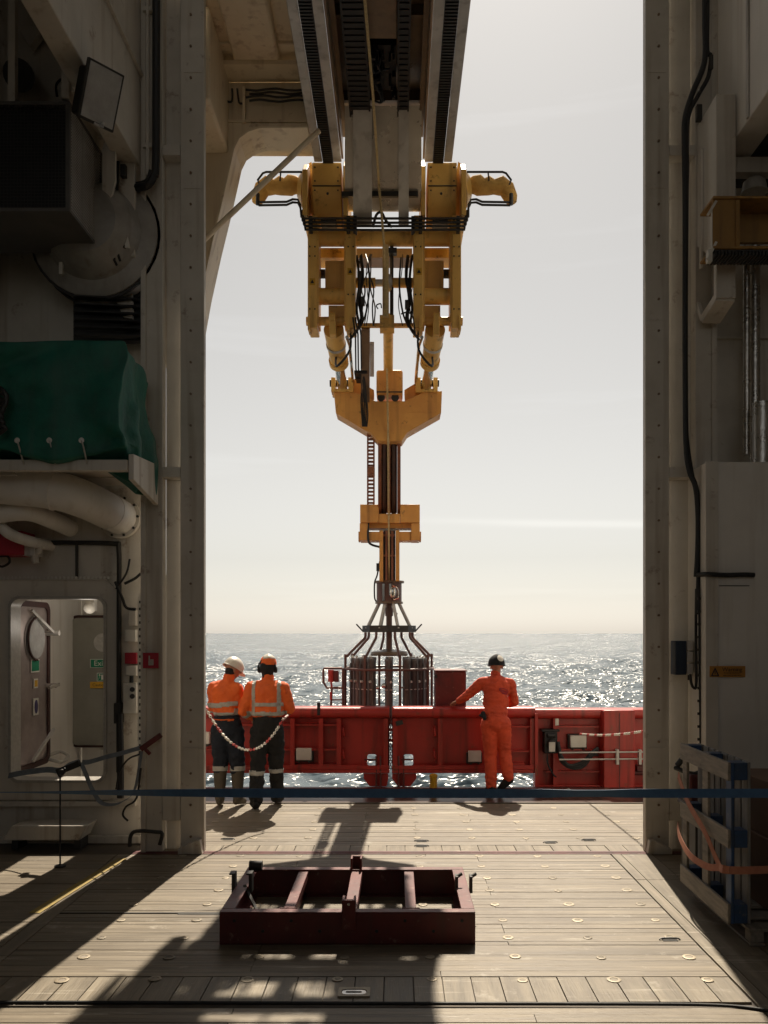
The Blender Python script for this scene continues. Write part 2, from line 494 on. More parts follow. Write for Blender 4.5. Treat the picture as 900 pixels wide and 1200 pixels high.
M['helmet_white'] = mat('helmet_shell', (0.74, 0.70, 0.62), (0.66, 0.61, 0.53), 0.35)
M['sign_red'] = mat('sign_red', (0.38, 0.012, 0.03), (0.33, 0.01, 0.025), 0.5)
M['sign_green'] = mat('sign_green', (0.0, 0.20, 0.10), (0.0, 0.17, 0.085), 0.5)
M['sign_yellow'] = mat('sign_yellow', (0.60, 0.33, 0.02), (0.52, 0.28, 0.018), 0.5)
M['sign_orange'] = mat('sign_orange', (0.50, 0.23, 0.03), (0.44, 0.20, 0.03), 0.55)
M['sign_blue'] = mat('sign_blue', (0.04, 0.03, 0.12), (0.035, 0.025, 0.1), 0.5)
M['yellow_line'] = mat('yellow_floor_paint', (0.36, 0.26, 0.06), (0.26, 0.19, 0.055), 0.7, scale=7, spots=(0.2, 0.17, 0.12), spot_amt=0.7, spot_scale=11)
M['door_grey'] = mat('inner_door_paint', (0.26, 0.25, 0.21), (0.20, 0.19, 0.16), 0.5, scale=2)
M['steel_door'] = mat('bare_metal_door', (0.46, 0.39, 0.37), (0.30, 0.25, 0.24), 0.38, metal=0.6, scale=2.5)
M['gasket'] = mat('door_gasket', (0.06, 0.022, 0.018), (0.04, 0.016, 0.014), 0.7)
M['rchain'] = mat('red_plastic', (0.55, 0.05, 0.04), None, 0.5)
M['lens'] = mat('lamp_glass', (0.45, 0.45, 0.44), (0.34, 0.33, 0.32), 0.12, scale=6, bump=0.6, bscale=30)
M['socket'] = mat('socket_ring_metal', (0.33, 0.28, 0.205), (0.21, 0.175, 0.125), 0.5, metal=0.3, rand=0.35)
M['socket_dark'] = mat('socket_hole', (0.36, 0.32, 0.25), (0.16, 0.13, 0.10), 0.7, rand=0.3)
M['caulk'] = mat('deck_caulking', (0.115, 0.092, 0.066), (0.075, 0.06, 0.045), 0.75)
M['wet'] = mat('wet_shadowed_steel_deck', (0.075, 0.042, 0.03), (0.045, 0.03, 0.024), 0.30, scale=2.2, stretch=(0.6, 3, 1), spots=(0.2, 0.14, 0.1), spot_amt=0.5, spot_scale=3, rvar=0.14)
DECK_STAIN = ((0.9, (1, 1, 1), 0.50, (0.135, 0.105, 0.072), 0.62), (2.2, (0.5, 6, 1), 0.60, (0.56, 0.51, 0.42), 0.65), (9, (1, 2.5, 1), 0.66, (0.62, 0.58, 0.50), 0.7), (5, (1, 3, 1), 0.64, (0.08, 0.062, 0.045), 0.6))
M['plank'] = mat('deck_plank_wood', (0.245, 0.203, 0.145), (0.13, 0.105, 0.073), 0.5, scale=1.6, stretch=(0.8, 14, 4), spots=(0.50, 0.46, 0.39), spot_amt=0.35, spot_scale=3.4, rand=0.13, stain=DECK_STAIN, bump=0.35, bscale=10, spec=0.4)
M['plank_long'] = mat('deck_margin_wood', (0.25, 0.209, 0.15), (0.15, 0.123, 0.086), 0.5, scale=1.6, stretch=(12, 0.9, 4), spots=(0.50, 0.46, 0.39), spot_amt=0.35, spot_scale=4, rand=0.13, stain=DECK_STAIN, bump=0.3, bscale=10, spec=0.4)
# ------------------------------------------------------------------ sea
def build_sea():
    m = bpy.data.materials.new('sea_water')
    m.use_nodes = True
    t = m.node_tree; N, L = t.nodes.new, t.links.new
    b = t.nodes['Principled BSDF']
    b.inputs['Base Color'].default_value = (0.065, 0.092, 0.11, 1)
    b.inputs['Roughness'].default_value = 0.26
    b.inputs['IOR'].default_value = 1.333
    tc = N('ShaderNodeTexCoord')
    # small waves: the surface normal is tilted by two fields of noise, ripples and longer swell patches
    geo = N('ShaderNodeNewGeometry')
    acc = geo.outputs['Normal']
    for sc, st, k, det in ((2.6, (0.7, 1.0, 1), 2.6, 1), (0.8, (0.6, 1.0, 1), 1.9, 1), (0.2, (0.4, 1.0, 1), 1.4, 2), (0.03, (0.3, 1.0, 1), 0.6, 3)):
        mp = N('ShaderNodeMapping'); mp.inputs['Scale'].default_value = st
        L(tc.outputs['Object'], mp.inputs['Vector'])
        nz = N('ShaderNodeTexNoise'); nz.inputs['Scale'].default_value = sc; nz.inputs['Detail'].default_value = det; nz.inputs['Roughness'].default_value = 0.7
        L(mp.outputs[0], nz.inputs['Vector'])
        sb = N('ShaderNodeVectorMath'); sb.operation = 'SUBTRACT'; sb.inputs[1].default_value = (0.5, 0.5, 0.5)
        L(nz.outputs['Color'], sb.inputs[0])
        ma = N('ShaderNodeVectorMath'); ma.operation = 'MULTIPLY_ADD'; ma.inputs[1].default_value = (k, k, 0)
        L(sb.outputs[0], ma.inputs[0]); L(acc, ma.inputs[2])
        acc = ma.outputs[0]
    nm = N('ShaderNodeVectorMath'); nm.operation = 'NORMALIZE'
    L(acc, nm.inputs[0]); L(nm.outputs[0], b.inputs['Normal'])
    H = 4.0
    inv = np.concatenate([np.linspace(1 / 12.0, 1 / 400.0, 420), 1 / np.geomspace(420, 26000, 70)])
    Y = 1 / inv
    tx = np.concatenate([np.linspace(-2.2, -0.34, 90, endpoint=False), np.linspace(-0.34, 0.44, 620), np.linspace(0.44, 2.2, 90)[1:]])
    YY, TT = np.meshgrid(Y, tx, indexing='ij')
    XX = YY * TT
    dY = np.gradient(Y)[:, None] * np.ones_like(XX)
    cell = np.abs(YY * (0.78 / 620)) + 0.25 * np.abs(dY)
    rng = np.random.default_rng(3)
    Z = np.zeros_like(XX)
    for lam in np.geomspace(0.7, 26, 64):
        k = 2 * math.pi / lam
        th = rng.normal(-0.5 * math.pi - 0.35, 0.75)
        amp = 0.0076 * lam ** 0.92 * rng.uniform(0.5, 1.2)
        att = np.clip((lam / (2.2 * cell)) - 0.6, 0, 1)
        ph = k * (math.cos(th) * XX + math.sin(th) * YY) + rng.uniform(0, 6.28)
        Z += att * amp * (np.sin(ph) + 0.22 * np.cos(2 * ph))
    nr, nc = XX.shape
    co = np.stack([XX, YY, Z], -1).reshape(-1, 3).astype(np.float32)
    idx = np.arange(nr * nc).reshape(nr, nc)
    q = np.stack([idx[:-1, :-1], idx[:-1, 1:], idx[1:, 1:], idx[1:, :-1]], -1).reshape(-1, 4).astype(np.int32)
    me = bpy.data.meshes.new('sea')
    me.vertices.add(len(co)); me.vertices.foreach_set('co', co.ravel())
    me.loops.add(q.size); me.loops.foreach_set('vertex_index', q.ravel())
    me.polygons.add(len(q)); me.polygons.foreach_set('loop_start', np.arange(0, q.size, 4, dtype=np.int32))
    me.polygons.foreach_set('use_smooth', np.ones(len(q), dtype=bool))
    me.update(calc_edges=True)
    # rows run nearest first, so make the faces look up
    if me.polygons[0].normal.z < 0: me.flip_normals()
    me.materials.append(m)
    o = bpy.data.objects.new('sea', me); COL.objects.link(o)
    o.location = (0, 0, -H)
    tag(o, 'open sea glittering in low sunlight out to a level horizon', kind='structure')
build_sea()

# ------------------------------------------------------------------ deck
def build_deck():
    mb = MB()
    mb.box(-5.2, 5.2, -7.2, 10.42, -0.30, -0.014)
    deck = mb.build('deck', M['caulk'])
    tag(deck, 'sunlit wooden deck of worn planks running across the bay', kind='structure')
    z0 = origin_of(deck)
    rnd = random.Random(5)
    def plank(x0, x1, y0, y1, m=M['plank'], dz=0.0, th=0.02):
        b = MB()
        dz += rnd.uniform(-0.0016, 0.0016)
        c = Vector(((x0 + x1) / 2, (y0 + y1) / 2, 0))
        b.box(x0 - c.x, x1 - c.x, y0 - c.y, y1 - c.y, -th, 0)
        key = (round(x1 - x0, 3), round(y1 - y0, 3), m.name)
        if key not in cache: cache[key] = b.mesh('plank', m, smooth=0)
        return inst(cache[key], 'plank', (c.x, c.y, dz), deck)
    cache = {}
    def rows(y0, y1, x0, x1, pitch, cuts, gap=0.0042):
        n = max(1, round((y1 - y0) / pitch))
        ws = [rnd.uniform(0.80, 1.2) for i in range(n)]
        k = (y1 - y0) / sum(ws); y = y0
        for i in range(n):
            ya, yb = y, y + ws[i] * k - gap * rnd.uniform(0.7, 1.25)
            y += ws[i] * k
            xs = [x0] + [c + (0.0, 0.62, -0.55, 1.1)[rnd.randrange(4)] for c in cuts] + [x1]
            for a, b in zip(xs[:-1], xs[1:]): plank(a, b - 0.004, ya, yb)
    rows(5.17, 8.03, -2.50, 2.01, 0.079, (-0.35,))
    rows(3.60, 4.735, -2.50, 2.01, 0.085, (-0.35,))
    rows(8.37, 10.41, -2.40, 3.10, 0.088, (0.20,))
    # margin boards that run fore and aft next to the seams
    def margin(y0, y1, x0, x1, pitch):
        n = round((x1 - x0) / pitch); p = (x1 - x0) / n
        for i in range(n): plank(x0 + i * p, x0 + (i + 1) * p - 0.007, y0, y1, M['plank_long'])
    margin(4.815, 5.162, -2.50, 2.01, 0.175)
    margin(8.145, 8.362, -2.40, 3.10, 0.175)
    # boards along the two sides of the lit bay, and the dim side decks beyond them
    for xa, xb in ((2.020, 2.105), (2.112, 2.40), (-2.62, -2.508)):
        for ya, yb in ((3.6, 5.5), (5.506, 7.2), (7.206, 8.03)): plank(xa, xb, ya, yb, M['plank_long'])
    for i in range(18):
        y = 3.8 + i * 0.235
        plank(-4.9, -2.63, y, y + 0.228); plank(2.408, 4.9, y, y + 0.228)
    # door track and other metal seams let into the wood
    mb = MB()
    mb.box(-2.5, 3.1, 8.036, 8.075, -0.012, 0.004); mb.box(-2.5, 3.1, 8.10, 8.138, -0.012, 0.003)
    mb.build('door_track', M['maroon'], deck)
    mb = MB(); mb.box(-2.50, -1.28, 6.325, 6.342, -0.005, 0.006); mb.box(-1.62, -1.30, 6.30, 6.324, -0.005, 0.004)
    mb.build('seam_strip', M['dark_steel'], deck)
    mb = MB()
    pts = [(-2.9, 4.80, 0.004), (-1.5, 4.795, 0.005), (0, 4.785, 0.004), (1.3, 4.775, 0.005), (1.75, 4.76, 0.006), (1.98, 4.71, 0.008), (2.12, 4.62, 0.012), (2.3, 4.48, 0.012)]
    mb.tube(pts, 0.010, 8, smooth=6)
    mb.build('rubber_seal', M['black'], deck)
    mb = MB()
    mb.bar((-2.53, 7.86, 0.0045), (-2.69, 6.33, 0.0045), 0.085, 0.003, mi=0)
    mb.build('painted_line', M['yellow_line'], deck, label='yellow painted line on the dark side of the deck')
    # sockets of the bolt-down grid
    mb = MB()
    mb.lathe([(0.046, 0.0005), (0.046, 0.003), (0.042, 0.004), (0.026, 0.0035), (0.024, 0.001)], (0, 0, 0), n=14)
    mb.lathe([(0.0235, 0.0008), (0.0235, 0.0022), (0.010, 0.0026)], (0, 0, 0), n=12, mi=1)
    sm = mb.mesh('deck_socket', [M['socket'], M['socket_dark']])
    ys = [5.12 + 0.355 * j for j in range(9)] + [8.66, 9.03, 9.40, 9.77, 10.14]
    for j, y in enumerate(ys):
        for k in range(-5, 4):
            x = 0.76 + 0.553 * k
            if x < -2.4 or x > 2.5 or (y < 8 and x > 2.0): continue
            if -1.15 < x < 0.5 and 5.65 < y < 6.8 and k not in (-2, -1): continue
            inst(sm, 'deck_socket', (x + rnd.uniform(-.012, .012), y + rnd.uniform(-.012, .012), 0.0016), deck, scale=(rnd.uniform(.66, .95),) * 2 + (1,))
    # slotted lifting plate near the camera, pad eyes further out
    mb = MB()
    cx, cy = PX(415, 4.93), 4.93
    holed(mb, rrect(cx - 0.092, cx + 0.092, cy - 0.062, cy + 0.062, 0.01, 3), [rrect(cx - 0.075, cx + 0.075, cy - 0.036, cy + 0.036, 0.034, 6)], 'XY', 0.0, 0.010)
    p = mb.build('lifting_plate', M['socket'], deck)
    mb = MB(); holed(mb, rrect(cx - 0.07, cx + 0.07, cy - 0.030, cy + 0.030, 0.028, 6), [rrect(cx - 0.05, cx + 0.045, cy - 0.012, cy + 0.012, 0.011, 6)], 'XY', 0.0, 0.007)
    mb.build('slot_rim', M['chrome'], p)
    mb = MB(); mb.box(cx - 0.068, cx + 0.068, cy - 0.028, cy + 0.028, -0.004, 0.002); mb.build('slot_hole', M['caulk'], p)
    for px, py in ((494, 986), (494, 992), (645, 988), (690, 985), (267, 984), (785, 1102)):
        Y = 2080 / (py - CY)
        mb = MB()
        mb.tube([(PX(px, Y) - 0.07, Y, 0.004), (PX(px, Y) - 0.05, Y + .01, 0.012), (PX(px, Y) + .05, Y + .01, 0.012), (PX(px, Y) + 0.07, Y, 0.003)], 0.005, 6, smooth=3)
        mb.box(PX(px, Y) - 0.05, PX(px, Y) + 0.05, Y - 0.02, Y + 0.02, 0.001, 0.006)
        mb.build('pad_eye', M['dark_steel'], deck)
    # wet steel strip at the ship's side, bulwark shadow darkened into its colour
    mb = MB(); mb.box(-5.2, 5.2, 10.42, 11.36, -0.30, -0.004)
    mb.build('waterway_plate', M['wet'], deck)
    mb = MB(); mb.box(-5.2, 5.2, 11.26, 11.36, -0.0035, 0.035)
    mb.build('edge_bar', M['maroon'], deck)
    mb = MB(); mb.box(-5.2, 5.2, 10.405, 10.43, -0.02, 0.012); mb.build('plank_edge_bar', M['caulk'], deck)
    mb = MB(); mb.box(-5.2, 5.2, 11.0, 11.30, -5.5, -0.31)
    o = mb.build('hull_side', M['red'], deck)
build_deck()

# ------------------------------------------------------------------ hangar
def build_hangar():
    # pillars either side of the opening: flange, recessed channel, flange, end lip, cross webs, bolts
    for side in (-1, 1):
        lab = ('tall cream steel door pillar left of the opening, red hand sign low on it' if side < 0 else
               'tall cream steel door pillar right of the opening, black cable and junction box on it')
        xo, xi = (-2.43, -1.83) if side < 0 else (3.04, 2.36)
        t = thing('door_pillar', lab, 'pillar', ((xo + xi) / 2, 8.3, 0), 'door pillars of the bay')
        s = -side
        mb = MB()
        mb.box(xi, xi - s * 0.225, 8.10, 8.16, 0, 11.2); mb.build('flange', M['cream'], t, bevel=0.006)
        mb = MB()
        mb.box(xi - s * 0.004, xi - s * 0.03, 8.163, 8.20, 0, 11.2); mb.build('end_lip', M['cream'], t, bevel=0.006)
        mb = MB(); mb.box(xo, xo + s * 0.20, 8.12, 8.25, 0, 11.2)
        mb.box(xo, xo + s * 0.05, 8.09, 8.117, 0, 11.2)
        mb.build('flange', M['cream'], t, bevel=0.006)
        mb = MB(); mb.box(xo + s * 0.203, xi - s * 0.20, 8.24, 8.30, 0, 11.2); mb.build('channel_plate', M['cream'], t)
        for z in (3.56, 6.62, 0.30):
            mb = MB(); mb.box(xo + s * 0.203, xi - s * 0.228, 8.105, 8.237, z, z + 0.10 + (0.15 if z < 1 else 0)); mb.build('web', M['cream'], t, bevel=0.005)
        mb = MB()
        for i in range(36):
            z = 0.15 + i * 0.30
            x = xi - s * 0.125
            mb.cyl((x, 8.102, z), (x, 8.088, z), 0.012, n=8)
        bo = mb.build('bolt_row', M['brown_steel'], t); bo['kind'] = 'stuff'
        # weld seams across the flange
        mb = MB()
        for z in (0.98, 2.72, 5.05, 6.3, 7.4):
            mb.box(xi - s * 0.03, xi - s * 0.19, 8.094, 8.099, z, z + 0.012)
        mb.build('weld_seam', M['cream'], t)
        mb = MB(); mb.prism([(xi - s * 0.0, 0), (xi - s * 0.23, 0), (xi - s * 0.23, 0.05), (xi - s * .06, 0.13), (xi - s * .02, 0.13)], 'XZ', 8.02, 8.097); mb.build('foot_plate', M['cream'], t, bevel=0.005)
        if side > 0: rp = t
        else: lp = t
    # small fittings of the pillars
    mb = MB()
    x0, x1, z0, z1 = PX(168, 8.09), PX(186, 8.09), PZ(783, 8.09), PZ(765, 8.09)
    mb.box(x0, x1, 8.075, 8.088, z0, z1)
    t = mb.build('fire_sign', M['sign_red']); tag(t, 'small dark red square sign with a white hand on left pillar', 'sign')
    mb = MB(); cxs, czs = (x0 + x1) / 2, (z0 + z1) / 2
    mb.box(cxs - .02, cxs + .028, 8.072, 8.0745, czs - .045, czs - .005); mb.box(cxs - .018, cxs - .006, 8.072, 8.0745, czs - .005, czs + .045)
    for k in range(3): mb.box(cxs - .003 + k * .011, cxs + .006 + k * .011, 8.072, 8.0745, czs - .005, czs + .012)
    mb.build('hand_symbol', M['reflect'], t)
    # upper longitudinal girders, z 6.5 up
    mb = MB(); mb.box(-2.63, -2.43, -7, 8.085, 6.50, 11.2)
    t = mb.build('side_girder', M['cream'], bevel=0.01); tag(t, 'deep cream steel girder wall running aft, upper left above the fan unit', 'wall', 'girder walls')
    mb = MB(); mb.box(-2.427, -2.40, -7, 8.08, 7.35, 7.38); mb.build('stiffener', M['cream'], t)
    mb = MB(); mb.box(-5.2, -2.635, 1.0, 8.55, 8.45, 8.52); mb.build('recess_shade_plate', M['dark_steel'], t)  # unseen plate added to keep roof light off the recess
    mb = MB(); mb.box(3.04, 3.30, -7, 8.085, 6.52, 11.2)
    t = mb.build('side_girder', M['cream_clean'], bevel=0.01); tag(t, 'deep panelled girder wall running aft, upper right, painted paler as if lit', 'wall', 'girder walls')  # paler paint stands in for the light on this face
    # panel joints on the right one (proud strips)
    mb = MB(); mb.box(3.022, 3.037, -7, 7.35, 7.62, 7.66); mb.box(3.022, 3.037, 7.352, 7.39, 6.53, 7.62)
    mb.build('joint_strip', M['grey_steel'], t)
    # bulkheads beside the pillars; the left one has the doorway
    mb = MB()
    door = rrect(-3.852, -2.893, 0.60, 2.44, 0.10)
    holed(mb, [(-5.2, 0), (-2.44, 0), (-2.44, 11.2), (-5.2, 11.2)], [door], 'XZ', 8.56, 8.66)
    lb = mb.build('bulkhead', M['cream']); tag(lb, 'dim cream bulkhead left of the opening with an oval cornered doorway', 'wall')
    mb = MB()
    outer = [(-4.3, 0.42), (-2.86, 0.42), (-2.78, 0.50), (-2.78, 2.50), (-2.90, 2.61), (-4.3, 2.61)]
    holed(mb, outer, [rrect(-3.852, -2.893, 0.60, 2.44, 0.10)], 'XZ', 8.50, 8.557)
    mb.build('door_surround', M['cream'], lb, bevel=0.006)
    mb = MB()
    holed(mb, rrect(-3.86, -2.885, 0.592, 2.448, 0.105), [rrect(-3.832, -2.913, 0.62, 2.42, 0.09)], 'XZ', 8.470, 8.697)
    mb.build('door_frame', M['reflect'], lb)
    mb = MB()
    for i in range(34):
        x = -4.2 + i * 0.04
        mb.box(x, x + 0.018, 8.488, 8.4985, 2.618, 2.645)
    mb.box(-4.25, -2.9, 8.47, 8.555, 2.612, 2.617)
    s = mb.build('perforated_edge', M['white'], lb); s['kind'] = 'stuff'
    mb = MB(); mb.box(5.2, 2.9, 8.56, 8.66, 0, 11.2)
    o = mb.build('bulkhead', M['cream']); tag(o, 'dark cream bulkhead right of the opening behind the foil pipes', 'wall')
    # hull sides, roof and after wall of the bay (behind and above the camera)
    mb = MB(); mb.box(-5.3, -5.205, -7.2, 8.66, 0, 11.2); o = mb.build('side_wall', M['cream']); tag(o, 'cream steel side wall of the bay, far left behind the girder', 'wall')
    mb = MB(); mb.box(5.205, 5.3, -7.2, 8.66, 0, 11.2); o = mb.build('side_wall', M['cream']); tag(o, 'cream steel side wall of the bay, far right behind the crates', 'wall')
    mb = MB(); mb.box(-5.3, -2.3, -7.2, 8.66, 11.21, 11.4); mb.box(-2.3, 0.2, -7.2, 2.6, 11.21, 11.4); mb.box(-2.3, 0.2, 7.4, 8.66, 11.21, 11.4); mb.box(0.2, 5.3, -7.2, 8.66, 11.21, 11.4); o = mb.build('roof', M['cream']); tag(o, 'cream steel deckhead over the bay', 'roof')  # gap between the slabs is added to let sky light onto the right girder
    mb = MB(); mb.box(-5.3, 5.3, -7.4, -7.205, 0, 4.6); o = mb.build('end_wall', M['cream']); tag(o, 'cream steel end wall behind the camera', 'wall')  # kept low so added sky light enters over it and fills the bay
    # vestibule behind the doorway: roof gap on its right added to pass a strip of sun
    t = thing('vestibule', 'bright small lobby seen through the left doorway', 'room', (-3.4, 9.8, 0))
    mb = MB(); mb.box(-4.05, -2.80, 8.67, 11.1, 0.10, 0.16); mb.build('floor', M['cream_clean'], t)
    mb = MB(); mb.box(-4.12, -4.06, 8.67, 11.1, 0.10, 2.9); mb.build('wall', M['cream_clean'], t)
    mb = MB(); mb.box(-2.80, -2.75, 8.67, 11.1, 0.10, 2.5); mb.build('wall', M['cream_clean'], t)
    mb = MB(); mb.box(-4.05, -3.20, 8.67, 11.1, 2.84, 2.9); mb.build('ceiling', M['cream_clean'], t)
    mb = MB()
    holed(mb, [(-4.05, 0.17), (-2.81, 0.17), (-2.81, 2.83), (-4.05, 2.83)], [rrect(-3.42, -2.86, 0.20, 0.52, 0.05)], 'XZ', 10.98, 11.08)
    mb.build('back_wall', M['cream_clean'], t)
    mb = MB(); mb.box(PX(122, 10.9) - 0.03, PX(122, 10.9) + 0.03, 10.85, 10.91, 0.17, 0.6); mb.build('post', M['white'], t)
    mb = MB(); mb.pbox(66.5, 79, 703, 900, 10.85, 0.07); mb.build('wall_frame', M['cream'], t)
    mb = MB(); mb.pbox(57.5, 66, 716, 880, 10.4, 0.3); mb.build('recess', M['door_grey'], t)  # solid block, the shade of the gap put into its dark grey
    mb = MB()
    for py in (739, 797, 832, 853):
        mb.pbox(69, 78, py - 2, py + 2, 10.8, 0.05); mb.pbox(71, 74, py - 6, py + 5, 10.82, 0.04)
    mb.build('latch', M['grey_steel'], t)
    mb = MB()
    mb.tube([P(58, 885, 9.6), P(70, 881, 9.8), P(80, 886, 9.7), P(72, 893, 9.5), P(58, 890, 9.5)], 0.02, 6, smooth=4)
    mb.build('coiled_hose', M['reflect'], t)
    mb = MB(); mb.pbox(100, 110, 702, 716, 9.6, 0.1); mb.sphere(P(105, 712, 9.6), 0.07); mb.build('lamp', M['white'], t)
    ld = bpy.data.lights.new('lobby_lamp', 'POINT'); ld.energy = 2.2; ld.color = (1.0, 0.9, 0.78); ld.shadow_soft_size = 0.08
    lo = bpy.data.objects.new('lobby_lamp', ld); COL.objects.link(lo); lo.location = P(105, 716, 9.45) - Vector((0, .1, .22))
    # inner door with the exit signs
    d = thing('exit_door', 'grey watertight door with green exit sign, at the back of the lobby', 'door', (-3.3, 10.9, 0.5))
    Y = 10.72
    mb = MB()
    mb.prism(rrect(PX(79, Y), PX(140, Y), PZ(876, Y), PZ(721, Y), 0.13), 'XZ', Y, Y + 0.06); mb.build('gasket', M['gasket'], d)
    mb = MB()
    mb.prism(rrect(PX(82, Y), PX(138, Y), PZ(873, Y), PZ(724, Y), 0.11), 'XZ', Y - 0.03, Y - 0.002); mb.build('leaf', M['door_grey'], d, bevel=0.006)
    yf = Y - 0.05
    mb = MB(); mb.cyl(P(120.5, 753, yf), P(120.5, 753, yf) + Vector((0, .018, 0)), 0.115, n=24); mb.build('porthole', M['reflect'], d)
    def sign(name, m, px0, px1, py0, py1, Yp, par, txt=None, size=0.08, tm='reflect'):
        mb = MB(); mb.pbox(px0, px1, py0, py1, Yp, 0.008); o = mb.build(name, m, par)
        if txt:
            mb = MB(); text_mb(txt, size, ((PX(px0, Yp) + PX(px1, Yp)) / 2, (PZ(py0, Yp) + PZ(py1, Yp)) / 2), mb, at=Yp - 0.002); mb.build('lettering', M[tm], o)
        return o
    mb = MB(); mb.pbox(105.5, 128.5, 772.3, 782.7, yf + .004, 0.008); mb.build('sign_border', M['white'], d)
    sign('exit_sign', M['sign_green'], 106.3, 127.5, 773, 782, yf - .002, d, 'Exit', 0.095, 'white')
    mb = MB(); mb.pbox(113.5, 124, 788.5, 798.5, yf + .004, 0.008); mb.build('sign_border', M['white'], d)
    o = sign('running_figure_sign', M['sign_green'], 114.2, 123.3, 789.3, 797.7, yf - .002, d)
    mb = MB(); mb.pbox(118.5, 122, 790.5, 796.5, yf - .005, 0.002); mb.sphere(P(116.8, 791.2, yf - .004), (.012, .003, .012)); mb.bar(P(117, 792.5, yf - .004), P(115.5, 796.5, yf - .004), .012, .003); mb.build('symbol', M['white'], o)
    sign('caution_sign', M['sign_yellow'], 105.5, 127, 799, 806.5, yf, d, 'Caution', 0.052, 'black')
    # the open outer leaf, folded back along the lobby's left wall
    d = thing('watertight_door', 'pale metal watertight door standing open inside the left doorway', 'door', (-3.84, 9.0, 0.62))
    mb = MB(); mb.prism(rrect(8.72, 9.52, 0.66, 2.40, 0.10), 'YZ', -3.93, -3.89); mb.build('leaf', M['steel_door'], d, bevel=0.008)
    mb = MB(); holed(mb, rrect(8.70, 9.54, 0.64, 2.42, 0.11), [rrect(8.76, 9.48, 0.70, 2.36, 0.08)], 'YZ', -3.888, -3.872); mb.build('gasket', M['gasket'], d)
    mb = MB()
    mb.lathe([(0.0, 0), (0.21, 0), (0.21, 0.02)], (-3.885, 9.17, 2.02), 'X', 28); mb.build('porthole', M['lens'], d)
    mb = MB()
    pts = [Vector((-3.86, 9.17 - 0.23 * math.sin(a), 2.02 + 0.23 * math.cos(a))) for a in [R(v) for v in range(0, 190, 12)]]
    mb.tube(pts, 0.012, 6); mb.build('rim', M['gasket'], d)
    mb = MB()
    mb.bar((-3.86, 9.02, 2.32), (-3.80, 9.46, 2.08), 0.025, 0.03); mb.cyl((-3.89, 9.46, 2.08), (-3.74, 9.46, 2.08), 0.03, n=10)
    mb.bar((-3.86, 9.05, 0.72), (-3.80, 9.46, 1.02), 0.025, 0.03)
    mb.build('lever', M['grey_steel'], d)
    mb = MB(); mb.cyl((-3.885, 9.44, 1.50), (-3.76, 9.44, 1.50), 0.025, n=10); mb.bar((-3.77, 9.25, 1.49), (-3.77, 9.52, 1.51), 0.03, 0.035); mb.build('handle', M['chrome'], d, bevel=0.004)
    for z0, z1, y0, y1, m2 in ((1.66, 1.80, 9.05, 9.26, 'sign_green'), (1.49, 1.59, 9.12, 9.22, 'sign_yellow')):
        mb = MB(); mb.box(-3.886, -3.878, y0, y1, z0, z1); o = mb.build('notice', M['white'], d)
        mb = MB(); mb.box(-3.8775, -3.874, y0 + .015, y1 - .015, z0 + .015, z1 - .015); mb.build('symbol', M[m2], o)
    mb = MB(); mb.box(-3.886, -3.878, 9.11, 9.24, 1.20, 1.38); o = mb.build('notice', M['white'], d)
    mb = MB(); mb.sphere((-3.876, 9.175, 1.29), (0.003, 0.045, 0.075), 16, 8); mb.build('oval', M['sign_blue'], o)
build_hangar()
# ------------------------------------------------------------------ overhang seen through the top left of the opening
class ScaledMB(MB):
    """MB whose finished shape is resized by q and then moved by off: together a scaling about the camera"""
    q, off = 1.0, Vector((0, 0, 0))
    def build(self, *a, **kw):
        self.v = [p * self.q + self.off for p in self.v]
        return MB.build(self, *a, **kw)

class RoundMB(MB):
    """MB with a common factor k on the radii of its round parts"""
    k = 1.0
    def cyl(self, p0, p1, r0, r1=None, n=16, mi=0, caps=True): return MB.cyl(self, p0, p1, r0 * self.k, (r0 if r1 is None else r1) * self.k, n, mi, caps)
    def tube(self, pts, r, n=8, mi=0, smooth=0, closed=False): return MB.tube(self, pts, [x * self.k for x in r] if isinstance(r, (list, tuple)) else r * self.k, n, mi, smooth, closed)
    def sphere(self, c, r, n=14, m=8, mi=0, rot=None): return MB.sphere(self, c, tuple(x * self.k for x in r) if isinstance(r, (tuple, list)) else r * self.k, n, m, mi, rot)

